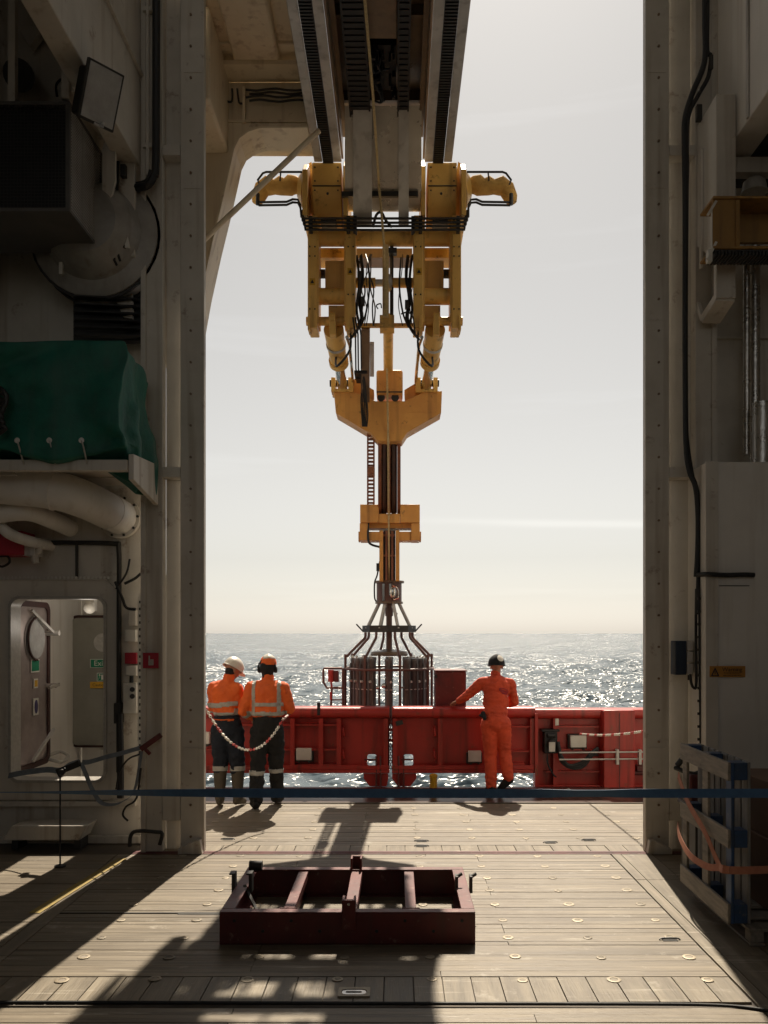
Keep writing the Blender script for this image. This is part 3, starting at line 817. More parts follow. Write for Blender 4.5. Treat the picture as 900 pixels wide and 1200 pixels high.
def build_gantry():
    MB = type('GantryMB', (ScaledMB,), dict(q=0.734, off=Vector((0, 0, 0.553))))
    Y = 12.8      # pixel depth before the frame is scaled about the camera, nearer and smaller
    t = thing('gantry_frame', 'sunlit beige portal frame with cable racks, top left of the opening', 'gantry', (-2.2, 9.4, 5.5))
    q = lambda px, py: (PX(px, Y), PZ(py, Y))
    # web with the rounded inner corner, leg tapering down to the left
    mb = MB()
    corner = [q(361, 153), q(306, 153.5), q(292, 158), q(281, 166), q(275, 178), q(271, 196), q(262, 236), q(250, 285), q(238, 340), q(222, 430)]
    outer = [q(150, 430), q(150, 144), q(361, 144)]
    mb.prism(outer + corner, 'XZ', Y, Y + 0.05); mb.build('web', M['gantry'], t)
    # face flange round the opening edge (gives the light rim its depth)
    mb = MB()
    cc = [Vector((p[0], 0, p[1])) for p in corner]
    for a, b in zip(cc[:-1], cc[1:]):
        mb.bar(a + Vector((0, Y + 0.2, 0)), b + Vector((0, Y + 0.2, 0)), 0.60, 0.03, up=(b - a).cross(Vector((0, 1, 0))))
    mb.build('flange', M['gantry'], t)
    # underside of the cross girder and its front web with cable racks
    mb = MB(); mb.box(PX(90, Y), PX(361, Y), Y - 0.02, Y + 0.9, PZ(144, Y) + 0.003, PZ(144, Y) + 0.04); mb.build('bottom_plate', M['gantry'], t)
    mb = MB(); mb.box(PX(90, Y), PX(361, Y), Y + 0.05, Y + 0.10, PZ(144, Y) + 0.045, PZ(94, Y)); mb.build('girder_web', M['gantry'], t)
    mb = MB(); mb.box(PX(90, Y), PX(361, Y), Y - 0.35, Y + 0.05, PZ(94, Y) + .003, PZ(91, Y) + 0.03); mb.build('ledge', M['gantry'], t)
    mb = MB(); mb.pbox(284, 287, 101, 143, Y - 0.05, 0.09); mb.build('stiffener', M['gantry'], t)
    mb = MB(); mb.box(PX(90, Y), PX(361, Y), Y + 0.6, Y + 0.66, PZ(91, Y), PZ(-120, Y)); mb.build('upper_web', M['gantry'], t)
    # box beams that stick out towards the bay
    mb = MB(); mb.box(PX(258, 11.5), PX(316, 11.5), 11.0, 13.4, PZ(62, 12.3), PZ(-40, 12.3)); mb.build('box_beam', M['gantry'], t, bevel=0.03)
    mb = MB(); mb.box(PX(240, 12), PX(343, 12), 12.3, 13.39, PZ(84, 12.9), PZ(40, 12.9)); mb.build('box_beam', M['gantry'], t, bevel=0.02)
    mb = MB(); mb.box(PX(200, 11.6), PX(247, 11.6), 11.5, 13.38, PZ(110, 11.4), PZ(0, 11.4)); mb.build('box_beam', M['gantry'], t, bevel=0.03)
    mb = MB(); mb.box(-4.2, -1.3, 11.3, 13.42, PZ(-14, 11.3), PZ(-20, 11.3)); mb.build('deck_plate', M['gantry'], t)
    # cables clipped along the web
    for k, y in enumerate((105, 109, 113, 118)):
        mb = MB()
        pts = [P(288 + (k % 2) * 4 + i * 12, y + 1.2 * math.sin(i * 1.7 + k), Y - 0.04) for i in range(7)]
        mb.tube(pts, 0.016, 6, smooth=3); mb.build('cable', M['dark_steel'], t)
    mb = MB()
    for px in (246, 256, 267):
        mb.tube([P(px - 4, 104, Y - .04), P(px - 2, 116, Y - .05), P(px, 119, Y - .05), P(px + 5, 118, Y - .05), P(px + 5, 104, Y - .04)], 0.016, 6, smooth=3)
    mb.tube([P(278, 104, Y - .04), P(280, 120, Y - .05), P(284, 121, Y - .05)], 0.016, 6, smooth=2)
    mb.build('cable_loops', M['dark_steel'], t)
    mb = MB(); mb.box(PX(170, Y), PX(176, Y), 11.81, Y - 0.003, PZ(420, Y), PZ(100, Y)); mb.build('wall_bracket', M['gantry'], t)
    # slanting stay
    MB = RoundMB
    mb = MB(); mb.cyl(P(225, 294, 9.0), P(374, 153, 9.15), 0.029, n=10)
    o = mb.build('stay_pipe', M['gantry']); tag(o, 'pale slanting stay pipe from the beige frame up to the crane boom', 'stay')
build_gantry()

# ------------------------------------------------------------------ handling crane over the side
def build_crane():
    MB = type('BoomMB', (ScaledMB,), dict(q=0.771, off=Vector((0, 0, 0.476))))  # boom scaled about the camera, coming nearer along the line of sight
    t = thing('handling_crane', 'yellow overside handling crane with grey twin rail boom and vertical docking column', 'crane', (-0.17, 10.5, 2.7))
    Z = 9.30
    CXB = -0.21
    # ---- boom
    for s in (-1, 1):
        xo, xi = CXB + s * 1.055, CXB + s * 0.635
        mb = MB(); mb.box(xo, CXB + s * 0.93, 6.8, 13.08, Z, Z + 0.03); mb.box(CXB + s * 0.76, xi, 6.8, 13.08, Z, Z + 0.03)
        mb.box(xo, xo - s * 0.03, 6.8, 13.08, Z + 0.033, Z + 1.05)
        mb.build('rail', M['grey_steel'], t, bevel=0.006)
        mb = MB(); mb.box(CXB + s * 0.927, CXB + s * 0.763, 6.8, 13.15, Z + 0.02, Z + 0.05)
        r = mb.build('rack_bed', M['black'], t)
        mb = MB()
        y = 6.85
        while y < 13.15:
            mb.box(CXB + s * 0.922, CXB + s * 0.768, y, y + 0.028, Z - 0.012, Z + 0.022); y += 0.056
        k = mb.build('rack_teeth', M['dark_steel'], t); k['kind'] = 'stuff'
        mb = MB(); mb.box(xi, xi - s * 0.03, 6.8, 13.05, Z + 0.034, Z + 0.98); mb.build('boom_side', M['brown_steel'], t)
        mb = MB(); mb.box(xi - s * .033, xi - s * 0.10, 6.8, 12.9, Z + 0.28, Z + 0.31); mb.build('side_stiffener', M['brown_steel'], t)
    mb = MB(); mb.box(CXB - 0.60, CXB + 0.60, 6.8, 13.0, Z + 0.60, Z + 0.66); mb.build('boom_underside', M['brown_steel'], t)
    for y in (8.9, 10.6, 12.3):
        mb = MB(); mb.box(CXB - 0.60, CXB + 0.60, y, y + 0.06, Z + 0.46, Z + 0.597); mb.build('frame_rib', M['brown_steel'], t)
    # cover of the inner box, nearest part of the boom
    mb = MB(); mb.box(CXB - 0.165, CXB + 0.215, 6.8, 10.8, Z + 0.30, Z + 0.42); mb.build('inner_box', M['brown_steel'], t, bevel=0.01)
    # fittings of the valve block
    mb = MB()
    rnd = random.Random(4)
    mb.box(CXB - 0.15, CXB + 0.20, 11.0, 11.9, Z + 0.36, Z + 0.595)
    for i in range(26):
        x, y = CXB + rnd.uniform(-0.15, 0.20), rnd.uniform(10.9, 12.0)
        mb.cyl((x, y, Z + 0.37), (x, y, Z + rnd.uniform(0.16, 0.3)), rnd.uniform(.012, .028), n=8)
    for i in range(9):
        x = CXB + rnd.uniform(-.15, .2); y = rnd.uniform(11.0, 11.8)
        mb.tube([(x, y, Z + .3), (x + rnd.uniform(-.1, .1), y + .12, Z + rnd.uniform(.08, .2)), (x + rnd.uniform(-.1, .1), y + .3, Z + .3)], 0.014, 6, smooth=4)
    mb.build('valve_block', M['black'], t)
    # energy chains: links of the wide left and the narrow right one
    for x0, x1, z in ((CXB - 0.455, CXB - 0.18, Z + 0.22), (CXB + 0.23, CXB + 0.37, Z + 0.22)):
        mb = MB(); mb.box(x0 + .02, x1 - .02, 6.8, 12.6, z + 0.022, z + 0.12)
        mb.box(x0 - 0.012, x0 + 0.012, 6.8, 12.6, z, z + 0.17); mb.box(x1 - 0.012, x1 + 0.012, 6.8, 12.6, z, z + 0.17)
        c = mb.build('energy_chain', M['black'], t)
        mb = MB()
        y = 6.9
        while y < 12.6:
            mb.box(x0 + 0.013, x1 - 0.013, y, y + 0.075, z + 0.006, z + 0.0215); y += 0.11
        l = mb.build('chain_links', M['black'], c); l['kind'] = 'stuff'
    # grey plates and chute at the boom end
    # bright sheet that closes the boom end, sloping down outwards, with two grey strips
    def slope(nm, m, pa, pb, y0, y1, dy):
        q = [P(pa, y0, 12.2), P(pb, y0, 12.2), P(pb, y1, 13.2), P(pa, y1, 13.2)]
        q = [p + Vector((0, dy, 0)) for p in q]
        o = Vector((0, 0.03, 0))
        mb = MB(); mb.add(q + [p + o for p in q], [(0, 1, 2, 3), (7, 6, 5, 4), (0, 4, 5, 1), (1, 5, 6, 2), (2, 6, 7, 3), (3, 7, 4, 0)])
        return mb.build(nm, m, t)
    slope('end_sheet', M['sheet'], 404, 494, 124, 247, 0.0)
    slope('end_strip', M['grey_steel'], 414, 436, 130, 266, -0.05); slope('end_strip', M['grey_steel'], 467, 479, 130, 266, -0.05)
    mb = MB(); mb.pbox(400, 490, 224, 230, 12.95, 0.05); mb.build('cross_bar', M['dark_steel'], t)
    # hangers that carry the boom under the deckhead, above the picture
    for y in (7.3, 8.6):
        for s in (-1, 1):
            mb = MB(); mb.box(CXB + s * 0.96, CXB + s * 0.86, y, y + 0.12, Z + 1.053, Z + 4.60); mb.build('boom_hanger', M['grey_steel'], t)
    # ---- yellow knuckle head
    MB = type('HeadMB', (RoundMB,), dict(k=0.78))  # crane sections pushed nearer by differing amounts along the line of sight, radii shrunk
    Yf = 10.1
    ax = 450.5
    for s in (-1, 1):
        m = lambda px: px if s < 0 else 2 * ax - px
        b = lambda mb, a, c, y0, y1, dY, d: mb.pbox(m(a), m(c), y0, y1, Yf + dY, d)
        # cheek plates
        for a, c, top in ((355, 361, 186), (402.5, 408, 182)):
            mb = MB()
            ya, yb = Yf - 0.08, Yf + 0.73
            zt, zb = PZ(top, Yf), PZ(256, Yf)
            mb.prism([(ya, zb), (yb, zb), (yb, zt - 0.15), (yb - 0.23, zt), (ya + 0.2, zt), (ya, zt - 0.17)], 'YZ', PX(m(a), Yf), PX(m(c), Yf))
            mb.build('cheek_plate', M['yellow'], t, bevel=0.008)
        mb = MB()
        mb.prism([(PX(m(352), Yf), PZ(215, Yf)), (PX(m(355), Yf), PZ(178, Yf)), (PX(m(362), Yf), PZ(173, Yf)), (PX(m(365), Yf), PZ(192, Yf)), (PX(m(364), Yf), PZ(240, Yf))], 'XZ', Yf + 0.3, Yf + 0.36); mb.build('gusset', M['yellow'], t)
        # pivot housing: square above, rounded below
        mb = MB()
        za, zb = PZ(190, Yf), PZ(252, Yf)
        hh = za - zb
        prof = [(Yf, za), (Yf, za - hh * .42)] + [(Yf + 0.28 - 0.28 * math.cos(R(a)), za - hh * .42 - hh * .58 * math.sin(R(a))) for a in range(12, 91, 13)] + [(Yf + 0.62, zb), (Yf + 0.62, za)]
        mb.prism(prof, 'YZ', PX(m(365.5), Yf), PX(m(400), Yf)); h = mb.build('pivot_housing', M['yellow'], t, bevel=0.012)
        mb = MB(); b(mb, 366, 399.5, 217, 218.3, -0.006, 0.004); mb.sphere(P(m(384), 227, Yf + .02), 0.022); mb.build('cover_seam', M['dark_steel'], h)
        mb = MB(); b(mb, 376, 394, 250, 262, 0.15, 0.4); mb.build('hinge_pin', M['dark_steel'], t)
        # side beams going down
        for a, c in ((360.5, 371.5), (405, 416.5)):
            mb = MB()
            x0, x1 = PX(m(a), Yf), PX(m(c), Yf); zt, zb = PZ(252, Yf), PZ(384, Yf)
            mb.prism([(x0, zt), (x0 + 0.0, zb), (x1, zb), (x1, zt)] if True else [], 'XZ', Yf, Yf + 0.35)
            mb.build('side_beam', M['yellow'], t, bevel=0.01)
        mb = MB(); b(mb, 371.5, 373.5, 262, 378, 0.02, 0.3); b(mb, 403, 405, 262, 378, 0.02, 0.3); mb.build('beam_flange', M['yellow'], t)
        # boxes between the beams
        mb = MB(); b(mb, 372.5, 404, 290.5, 302, 0.45, 0.3); mb.build('back_cross_beam', M['yellow'], t)
        mb = MB(); b(mb, 381, 404, 305, 339, 0.20, 0.5); mb.build('winch_motor', M['maroon'] if False else M['yellow'], t, bevel=0.012)
        mb = MB(); mb.cyl(P(m(372), 321, Yf + .4), P(m(381), 321, Yf + .4), 0.07, n=14); mb.cyl(P(m(372), 321, Yf + .4), P(m(374), 321, Yf + .4), 0.13, n=16); mb.build('motor_flange', M['dark_steel'], t)
        mb = MB(); mb.cyl(P(m(371.5), 347.5, Yf + .16), P(m(405), 347.5, Yf + .16), 0.125, n=20); mb.build('cross_tube', M['yellow'], t)
        mb = MB(); b(mb, 385, 405, 358, 371, 0.15, 0.3); mb.build('bracket', M['yellow'], t)
        mb = MB(); mb.cyl(P(m(359), 376.5, Yf + .12), P(m(412), 376.5, Yf + .12), 0.068, n=18); sh = mb.build('hinge_shaft', M['yellow'], t)
        mb = MB(); b(mb, 360.5, 363.5, 369, 386, -0.02, 0.2); b(mb, 407, 410, 369, 386, -0.02, 0.2); mb.build('shaft_keeper', M['yellow'], t, bevel=0.004)
        mb = MB(); mb.cyl(P(m(386), 376.5, Yf + .10), P(m(393.5), 376.5, Yf + .10), 0.135, n=20); b(mb, 386, 393.5, 376.5, 392, -.02, 0.2); mb.build('cylinder_eye', M['yellow'], t, bevel=0.006)
        # leaning hydraulic cylinder
        pa, pb, pc = P(m(391), 386, Yf + .15), P(m(397), 424, Yf + .75), P(m(401.5), 454, 11.38)
        mb = MB(); mb.cyl(pa, pb, 0.155, 0.135, n=22); cyl = mb.build('lift_cylinder', M['yellow'], t)
        mb = MB(); mb.cyl(pa + (pb - pa) * .93, pb + (pb - pa) * .05, 0.16, n=22); mb.build('gland', M['yellow'], cyl); mb = MB(); mb.cyl(pa + (pb - pa) * .42, pa + (pb - pa) * .48, 0.158, n=22); mb.build('clamp_band', M['grey_steel'], cyl)
        mb = MB(); mb.cyl(pb, pc, 0.085, n=20); mb.build('piston_rod', M['chrome'], cyl)
        mb = MB(); mb.tube([pa + Vector((-s * .16, -.02, -.1)), (pa + pb) / 2 + Vector((-s * .17, -.03, 0)), pb + Vector((-s * .16, -.02, 0)), pc + Vector((-s * .14, -.02, 0.05))], 0.028, 8); mb.build('pressure_pipe', M['chrome'], cyl)
        mb = MB(); mb.tube([pa + Vector((-s * .2, 0, .0)), pa + Vector((-s * .2, -.1, -.28)), pa + Vector((-s * .05, -.18, -.5)), pb + Vector((s * .02, -.17, .02))], 0.018, 6, smooth=5); mb.build('hose', M['black'], cyl)
        b = lambda mb, a, c, y0, y1, dY, d: mb.pbox(m(a), m(c), y0, y1, 11.3 + dY, d)
        mb = MB(); b(mb, 388, 393, 442, 459, 0.0, 0.3); b(mb, 408, 414, 442, 459, 0.0, 0.3); b(mb, 388, 414, 455.5, 459, 0.02, 0.28); mb.build('clevis', M['yellow'], t, bevel=0.005)
        mb = MB(); mb.cyl(P(m(386.5), 449, 11.45), P(m(415), 449, 11.45), 0.062, n=14); mb.build('clevis_pin', M['dark_steel'], t)
        b = lambda mb, a, c, y0, y1, dY, d: mb.pbox(m(a), m(c), y0, y1, Yf + dY, d)
        # padded bumper arm and its guard pipes
        mb = MB()
        rr = [0.10, 0.135, 0.155, 0.125, 0.14, 0.11, 0.145, 0.125, 0.09]
        ps = [P(m(p[0]), p[1], Yf + .2) for p in ((352, 219), (346, 217), (340, 217), (334, 219), (328, 217.5), (322, 219), (314, 217.5), (307, 222), (302.5, 232))]
        mb.tube(ps, rr, 14)
        mb.tube(ps[-3:] + [P(m(300.5), 238, Yf + .2)], [0.12, .13, .11, .07], 12)
        mb.build('bumper_sleeve', M['sleeve'], t)
        mb = MB(); mb.cyl(P(m(357), 220, Yf + .2), P(m(350), 219, Yf + .2), 0.30, 0.16, n=18); mb.build('bumper_root', M['yellow'], t)
        mb = MB()
        mb.tube([P(m(354), 201.5, Yf), P(m(312), 201.5, Yf), P(m(308), 203, Yf), P(m(302), 211, Yf), P(m(304), 216, Yf)], 0.016, 6)
        mb.tube([P(m(329), 202, Yf), P(m(328), 212, Yf + .1)], 0.012, 6)
        for dy in (0, 3.6):
            mb.tube([P(m(303), 237 + dy, Yf), P(m(336), 236.5 + dy, Yf), P(m(343), 233.5 + dy, Yf), P(m(349), 234 + dy, Yf), P(m(352), 240 + dy, Yf), P(m(353), 254, Yf), P(m(358), 256, Yf)], 0.017, 6)
        mb.tube([P(m(302), 227, Yf), P(m(302), 240, Yf)], 0.03, 8)
        mb.build('guard_pipe', M['dark_steel'], t)
        mb = MB(); mb.tube([P(m(423), 300, Yf + .2), P(m(425), 325, Yf + .1), P(m(421), 350, Yf + .1), P(m(424), 372, Yf + .1), P(m(419), 386, Yf + .1), P(m(410), 398, Yf)], [0.026, .024, .028, .03, .024, .02], 8, smooth=4)
        mb.tube([P(m(431), 302, Yf + .2), P(m(433), 335, Yf), P(m(429), 366, Yf), P(m(423), 382, Yf + .1)], 0.014, 6, smooth=5)
        mb.tube([P(m(418), 300, Yf + .2), P(m(421), 330, Yf + .05), P(m(418), 362, Yf + .05), P(m(422), 384, Yf + .1)], 0.022, 6, smooth=5)
        mb.build('hose_bundle', M['black'], t)
    # pipes that run the whole width of the head
    mb = MB()
    for k, y in enumerate((256, 260.5, 265, 269)):
        mb.tube([P(352 + k * 1.5, y - 14, Yf - .06), P(353 + k * 1.5, y - 2, Yf - .08), P(357, y, Yf - .08), P(450, y + .6 * (k % 2), Yf - .08), P(545, y, Yf - .08), P(549 - k * 1.5, y - 2, Yf - .08), P(549 - k * 1.5, y - 14, Yf - .06)], 0.018, 6)
    for px in (364, 408, 416, 484, 493, 537): mb.pbox(px - 2, px + 2, 253, 271, Yf - .07, 0.1)
    mb.build('hydraulic_pipes', M['dark_steel'], t)
    mb = MB(); mb.tube([P(437, 266, Yf), P(441, 252, Yf - .1), P(447, 249, Yf - .1), P(452, 258, Yf), P(459, 266, Yf)], 0.022, 6, smooth=5); mb.build('hose_loop', M['black'], t)
    mb = MB(); mb.cyl(P(371.5, 279, Yf + .18), P(405, 279, Yf + .18), 0.125, n=20); mb.cyl(P(416.5, 279, Yf + .18), P(485, 279, Yf + .18), 0.125, n=20); mb.cyl(P(497, 279, Yf + .18), P(530, 279, Yf + .18), 0.125, n=20); mb.build('cross_tube', M['yellow'], t)
    mb = MB(); mb.pbox(418, 483, 291, 302, Yf + .5, 0.3); mb.build('back_cross_beam', M['brown_steel'], t)
    mb = MB(); mb.cyl(P(416.5, 331.5, Yf + .2), P(440, 331.5, Yf + .2), 0.075, n=16); mb.build('synchronising_rod', M['yellow'], t); mb = MB(); mb.cyl(P(460, 331.5, Yf + .2), P(485, 331.5, Yf + .2), 0.075, n=16); c = mb.build('synchronising_rod', M['yellow'], t)
    mb = MB(); mb.cyl(P(439, 331.5, Yf + .2), P(461, 331.5, Yf + .2), 0.055, n=14); mb.cyl(P(455, 331.5, Yf + .2), P(459, 331.5, Yf + .2), 0.13, n=18); mb.build('collar', M['grey_steel'], c)
    mb = MB(); mb.pbox(412, 488, 378.5, 382.5, Yf + .3, 0.06); mb.build('lower_bar', M['yellow'], t)
    mb = MB(); mb.cyl(P(455, 372, Yf + .2), P(455, 436, 11.35), 0.08, n=16); mb.pbox(445, 462, 369, 384, Yf + .15, 0.2); mb.build('centre_ram', M['yellow'], t)
    mb = MB(); mb.cyl(P(452, 288, Yf + .12), P(452, 372, Yf + .12), 0.05, n=12); mb.build('centre_post', M['rope'], t)
    mb = MB(); mb.cyl(P(459, 288, Yf + .2), P(459, 375, Yf + .2), 0.03, n=10); mb.pbox(455, 465, 290, 296, Yf + .1, 0.1); mb.build('guide_rod', M['dark_steel'], t)
    mb = MB(); mb.bar(P(428.5, 384, Yf + .35), P(428.5, 470, 11.3), .105, .05, up=(0, 1, 0)); mb.build('link_plate', M['brown_steel'], t)
    mb = MB(); mb.bar(P(436, 402, Yf + .5), P(436, 440, 11.0), .05, .05, up=(0, 1, 0)); mb.build('link_plate', M['grey_steel'], t)
    mb = MB()
    for px in (416.5, 419.5, 423): mb.tube([P(413 + (px - 416), 372, Yf), P(px, 392, Yf), P(px + .5, 432, 10.9), P(px + 3, 446, 11.2)], 0.014, 6)
    mb.pbox(415, 430, 434, 437, 10.9, .3); mb.pbox(417, 426, 441, 444, 11.1, .2)
    for k in range(5): mb.tube([P(422 + k, 437, 10.95), P(424 + k * 1.4, 455 + k * 3, 11.15), P(423 + k * 2, 470 + k * 4, 11.2), P(425 + k * 1.2, 500, 11.25)], 0.012, 6, smooth=4)
    mb.build('hose_bundle', M['black'], t)
    mb = MB(); mb.tube([P(470, 368, Yf), P(478, 366, Yf), P(484, 372, Yf), P(487, 392, Yf), P(491, 395, Yf)], 0.012, 6, smooth=5); mb.tube([P(443, 362, Yf), P(441, 358, Yf), P(446, 356, Yf), P(447, 361, Yf)], 0.010, 6, smooth=5); mb.build('thin_cable', M['black'], t)
    # bolts, labels and loose hoses about the head
    rnd = random.Random(11)
    mb = MB()
    for s in (-1, 1):
        m = lambda px: px if s < 0 else 2 * ax - px
        for px, py in ((363, 258), (369, 258), (363, 289), (369, 289), (363, 300), (369, 300), (363, 362), (369, 362), (408, 258), (414, 258), (408, 289), (414, 289), (408, 345), (414, 345), (369, 196), (396, 196), (369, 212), (396, 212), (369, 223), (396, 223)):
            mb.cyl(P(m(px), py, Yf - .001), P(m(px), py, Yf - .016), .013, n=6)
    k = mb.build('bolt_heads', M['dark_steel'], t); k['kind'] = 'stuff'
    for px, py in ((410.5, 318), (491, 318), (366, 330)):
        mb = MB(); mb.pbox(px - 3.2, px + 3.2, py - 4, py + 4, Yf - .006, .004); o = mb.build('warning_plate', M['sign_yellow'], t)
        mb = MB(); mb.prism([P(px - 2.2, py + 2.2, Yf).xz, P(px + 2.2, py + 2.2, Yf).xz, P(px, py - 2.4, Yf).xz], 'XZ', Yf - .0085, Yf - .0065); mb.build('triangle', M['black'], o)
    for i in range(7):
        px = rnd.choice((419, 424, 428, 434, 470, 474, 478, 482)) + rnd.uniform(-2, 2)
        ps = [P(px, 298, Yf + .25)]
        for y in (315, 338, 360, 382): ps.append(P(px + rnd.uniform(-5, 5), y, Yf + rnd.uniform(-.05, .3)))
        mb = MB(); mb.tube(ps, rnd.choice((.008, .011, .014)), 6, smooth=5); mb.build('loose_hose', M['dark_steel'], t)
    for px, py in ((421, 322), (480, 330), (425, 352), (477, 356)):
        mb = MB(); mb.pbox(px - 2.5, px + 2.5, py - 5, py + 5, Yf + .05, .06); mb.build('hose_coupling', M['dark_steel'], t, bevel=.006)
    # ---- yoke: front plate with two wings
    Yf = 11.35
    MB = type('YokeMB', (RoundMB,), dict(k=0.87))
    mb = MB()
    q = lambda px, py: (PX(px, Yf), PZ(py, Yf))
    outl = [q(391, 458), q(393.5, 484), q(429, 505), q(434, 507), q(443, 516.5), q(471, 516.5), q(477, 507), q(481, 504.5), q(517, 484), q(518, 458), q(497, 459), q(474, 470), q(440, 470), q(415, 459)]
    mb.prism(outl, 'XZ', Yf, Yf + 0.35); mb.build('yoke', M['yellow_low'], t, bevel=0.008)
    mb = MB()
    mb.prism([q(474, 455), q(497, 441), q(499, 458), q(475, 474)], 'XZ', Yf + .08, Yf + .3); mb.build('yoke_gusset', M['yellow_low'], t); mb = MB(); mb.prism([q(414, 441), q(438, 455), q(438, 474), q(412, 458)], 'XZ', Yf + .08, Yf + .3); mb.build('yoke_gusset', M['yellow_low'], t)
    mb = MB(); mb.pbox(441, 472, 433, 461.5, Yf - .10, 0.45); mb.build('yoke_box', M['yellow_low'], t, bevel=0.03)
    mb = MB(); mb.pbox(441.5, 471.5, 458.5, 460, Yf - .106, 0.003); mb.cyl(P(446.5, 466, Yf - .03), P(446.5, 466, Yf + .02), 0.058, n=18); mb.cyl(P(463, 466, Yf - .03), P(463, 466, Yf + .02), 0.058, n=18); mb.build('bolt_cap', M['dark_steel'], t)
    mb = MB()
    for a, c in (((393.5, 470), (516.5, 470)),): mb.pbox(397, 440, 482.5, 483.3, Yf - .004, .006); mb.pbox(473, 513, 482.5, 483.3, Yf - .004, .006)
    k = mb.build('weld_bead', M['yellow_low'], t); k['kind'] = 'stuff'
    # ---- docking column
    MB = type('ColumnMB', (RoundMB,), dict(k=0.92))
    Yc = 12.6
    ya, yb = 11.45, 12.65      # the column leans outwards
    def lean(mb, a, c, d, dy=0.0, p0=514, p1=601):
        """leaning square bar between pixel columns a and c"""
        q0, q1 = P(a, p0, ya + dy), P(a, p1, yb + dy)
        r0, r1 = P(c, p0, ya + dy), P(c, p1, yb + dy)
        o = Vector((0, d, 0))
        v = [q0, r0, r0 + o, q0 + o, q1, r1, r1 + o, q1 + o]
        mb.add(v, [(0, 1, 2, 3), (7, 6, 5, 4), (0, 4, 5, 1), (1, 5, 6, 2), (2, 6, 7, 3), (3, 7, 4, 0)])
    mb = MB()
    lean(mb, 443, 447, .32); lean(mb, 454, 457.5, .32); lean(mb, 465.5, 469.5, .32); lean(mb, 447.2, 465.3, .04, .25)
    mb.build('column', M['rust_brown'], t)
    mb = MB(); mb.cyl(P(450.2, 513, ya + .06), P(450.2, 601, yb + .06), 0.042, n=14); mb.cyl(P(461.5, 513, ya + .06), P(461.5, 601, yb + .06), 0.042, n=14); mb.build('guide_rails', M['dark_brown'], t)
    mb = MB()
    lean(mb, 430, 431.8, .1, 0, 507, 597); lean(mb, 437.2, 439, .1, 0, 507, 597)
    y = 509
    while y < 590: mb.pbox(431.8, 437.2, y, y + 1.8, ya + (y - 507) / 90 * (yb - ya) + .02, 0.06); y += 4.4
    mb.pbox(430, 439, 547, 556, 11.8, 0.14)
    mb.build('ladder_chain', M['rust_brown'], t)
    mb = MB()
    mb.pbox(422, 444, 591, 612.5, Yc - .05, 0.55); mb.pbox(469, 492, 591, 612.5, Yc - .05, 0.55); mb.pbox(444.2, 468.8, 602, 613, Yc - .06, 0.56)
    mb.build('cross_head', M['yellow_low'], t, bevel=0.008)
    mb = MB(); mb.pbox(430, 484, 613.5, 619, Yc + .1, 0.3); mb.build('cross_head_web', M['yellow_low'], t)
    for a, c in ((421.5, 431), (482, 492)):
        mb = MB(); mb.pbox(a, c, 613, 633, Yc - .03, 0.4); mb.build('hanger_leg', M['yellow_low'], t, bevel=0.006)
        mb = MB(); mb.cyl(P(a - 1.2, 628.5, Yc + .1), P(c + 1.4, 628.5, Yc + .1), 0.06, n=12); mb.pbox(a - 1.5, a, 623, 634, Yc, .2); mb.pbox(c, c + 1.5, 623, 634, Yc, .2); mb.build('hanger_pin', M['yellow_low'], t)
    mb = MB(); mb.pbox(431.2, 446, 623, 633.5, Yc, 0.3); mb.pbox(467, 481.8, 623, 633.5, Yc, 0.3); mb.build('swivel_arm', M['yellow_low'], t, bevel=0.008)
    mb = MB(); mb.pbox(444.5, 449, 621.5, 681, Yc - .02, 0.35); mb.pbox(463.5, 468.2, 621.5, 681, Yc - .02, 0.35); mb.build('swivel_trunk', M['yellow_low'], t, bevel=0.006)
    mb = MB(); mb.pbox(449.2, 463.3, 621.5, 681, Yc + .12, 0.2); mb.build('trunk_back', M['dark_brown'], t)
    mb = MB(); mb.pbox(451.5, 454, 622, 680, Yc + .03, 0.05); mb.pbox(458.5, 461, 622, 680, Yc + .03, .05); mb.pbox(449.3, 463.2, 650, 652, Yc + .02, .05); mb.pbox(449.3, 463.2, 626, 628, Yc + .02, .05); mb.build('trunk_guide', M['rust_brown'], t)
    mb = MB(); mb.tube([P(431.5, 612, Yc), P(431.5, 632, Yc - .04), P(435, 638, Yc - .04), P(445, 641, Yc)], 0.02, 6, smooth=4)
    mb.tube([P(445, 658, Yc), P(442, 674, Yc), P(439, 683, Yc), P(439, 700, Yc), P(441, 705, Yc)], 0.014, 6, smooth=4); mb.pbox(441, 444.3, 660, 669, Yc - .02, .1); mb.build('hose', M['black'], t)
    # docking head: flanged drum with a dented, shiny cover
    c = P(456, 681, 12.9)
    hz = (706 - 681) * 12.9 / 1000
    mb = MB(); mb.lathe([(0.19, -hz), (0.19, -0.03)], c, n=28); d = mb.build('docking_head', M['rosette'], t)
    mb = MB(); mb.lathe([(0.228, -0.03), (0.228, 0.0), (0.10, 0.004)], c, n=28); mb.lathe([(0.21, -hz - .02), (0.21, -hz + .01)], c, n=28); mb.build('flange', M['brown_steel'], d)
    mb = MB(); mb.pbox(448, 450.5, 684, 704, 12.68, 0.03); mb.pbox(456, 458.5, 684, 697, 12.68, .03); mb.sphere(P(460, 694, 12.70), (.06, .03, .10)); mb.tube([P(460, 686, 12.66), P(466, 690, 12.66), P(467, 700, 12.68), P(461, 703, 12.66)], .012, 6, smooth=4); mb.build('drum_fitting', M['chrome'], d)
    # cone of struts and the docking ring
    zt, zr = PZ(706, 12.9), PZ(737, 12.9)
    mb = MB()
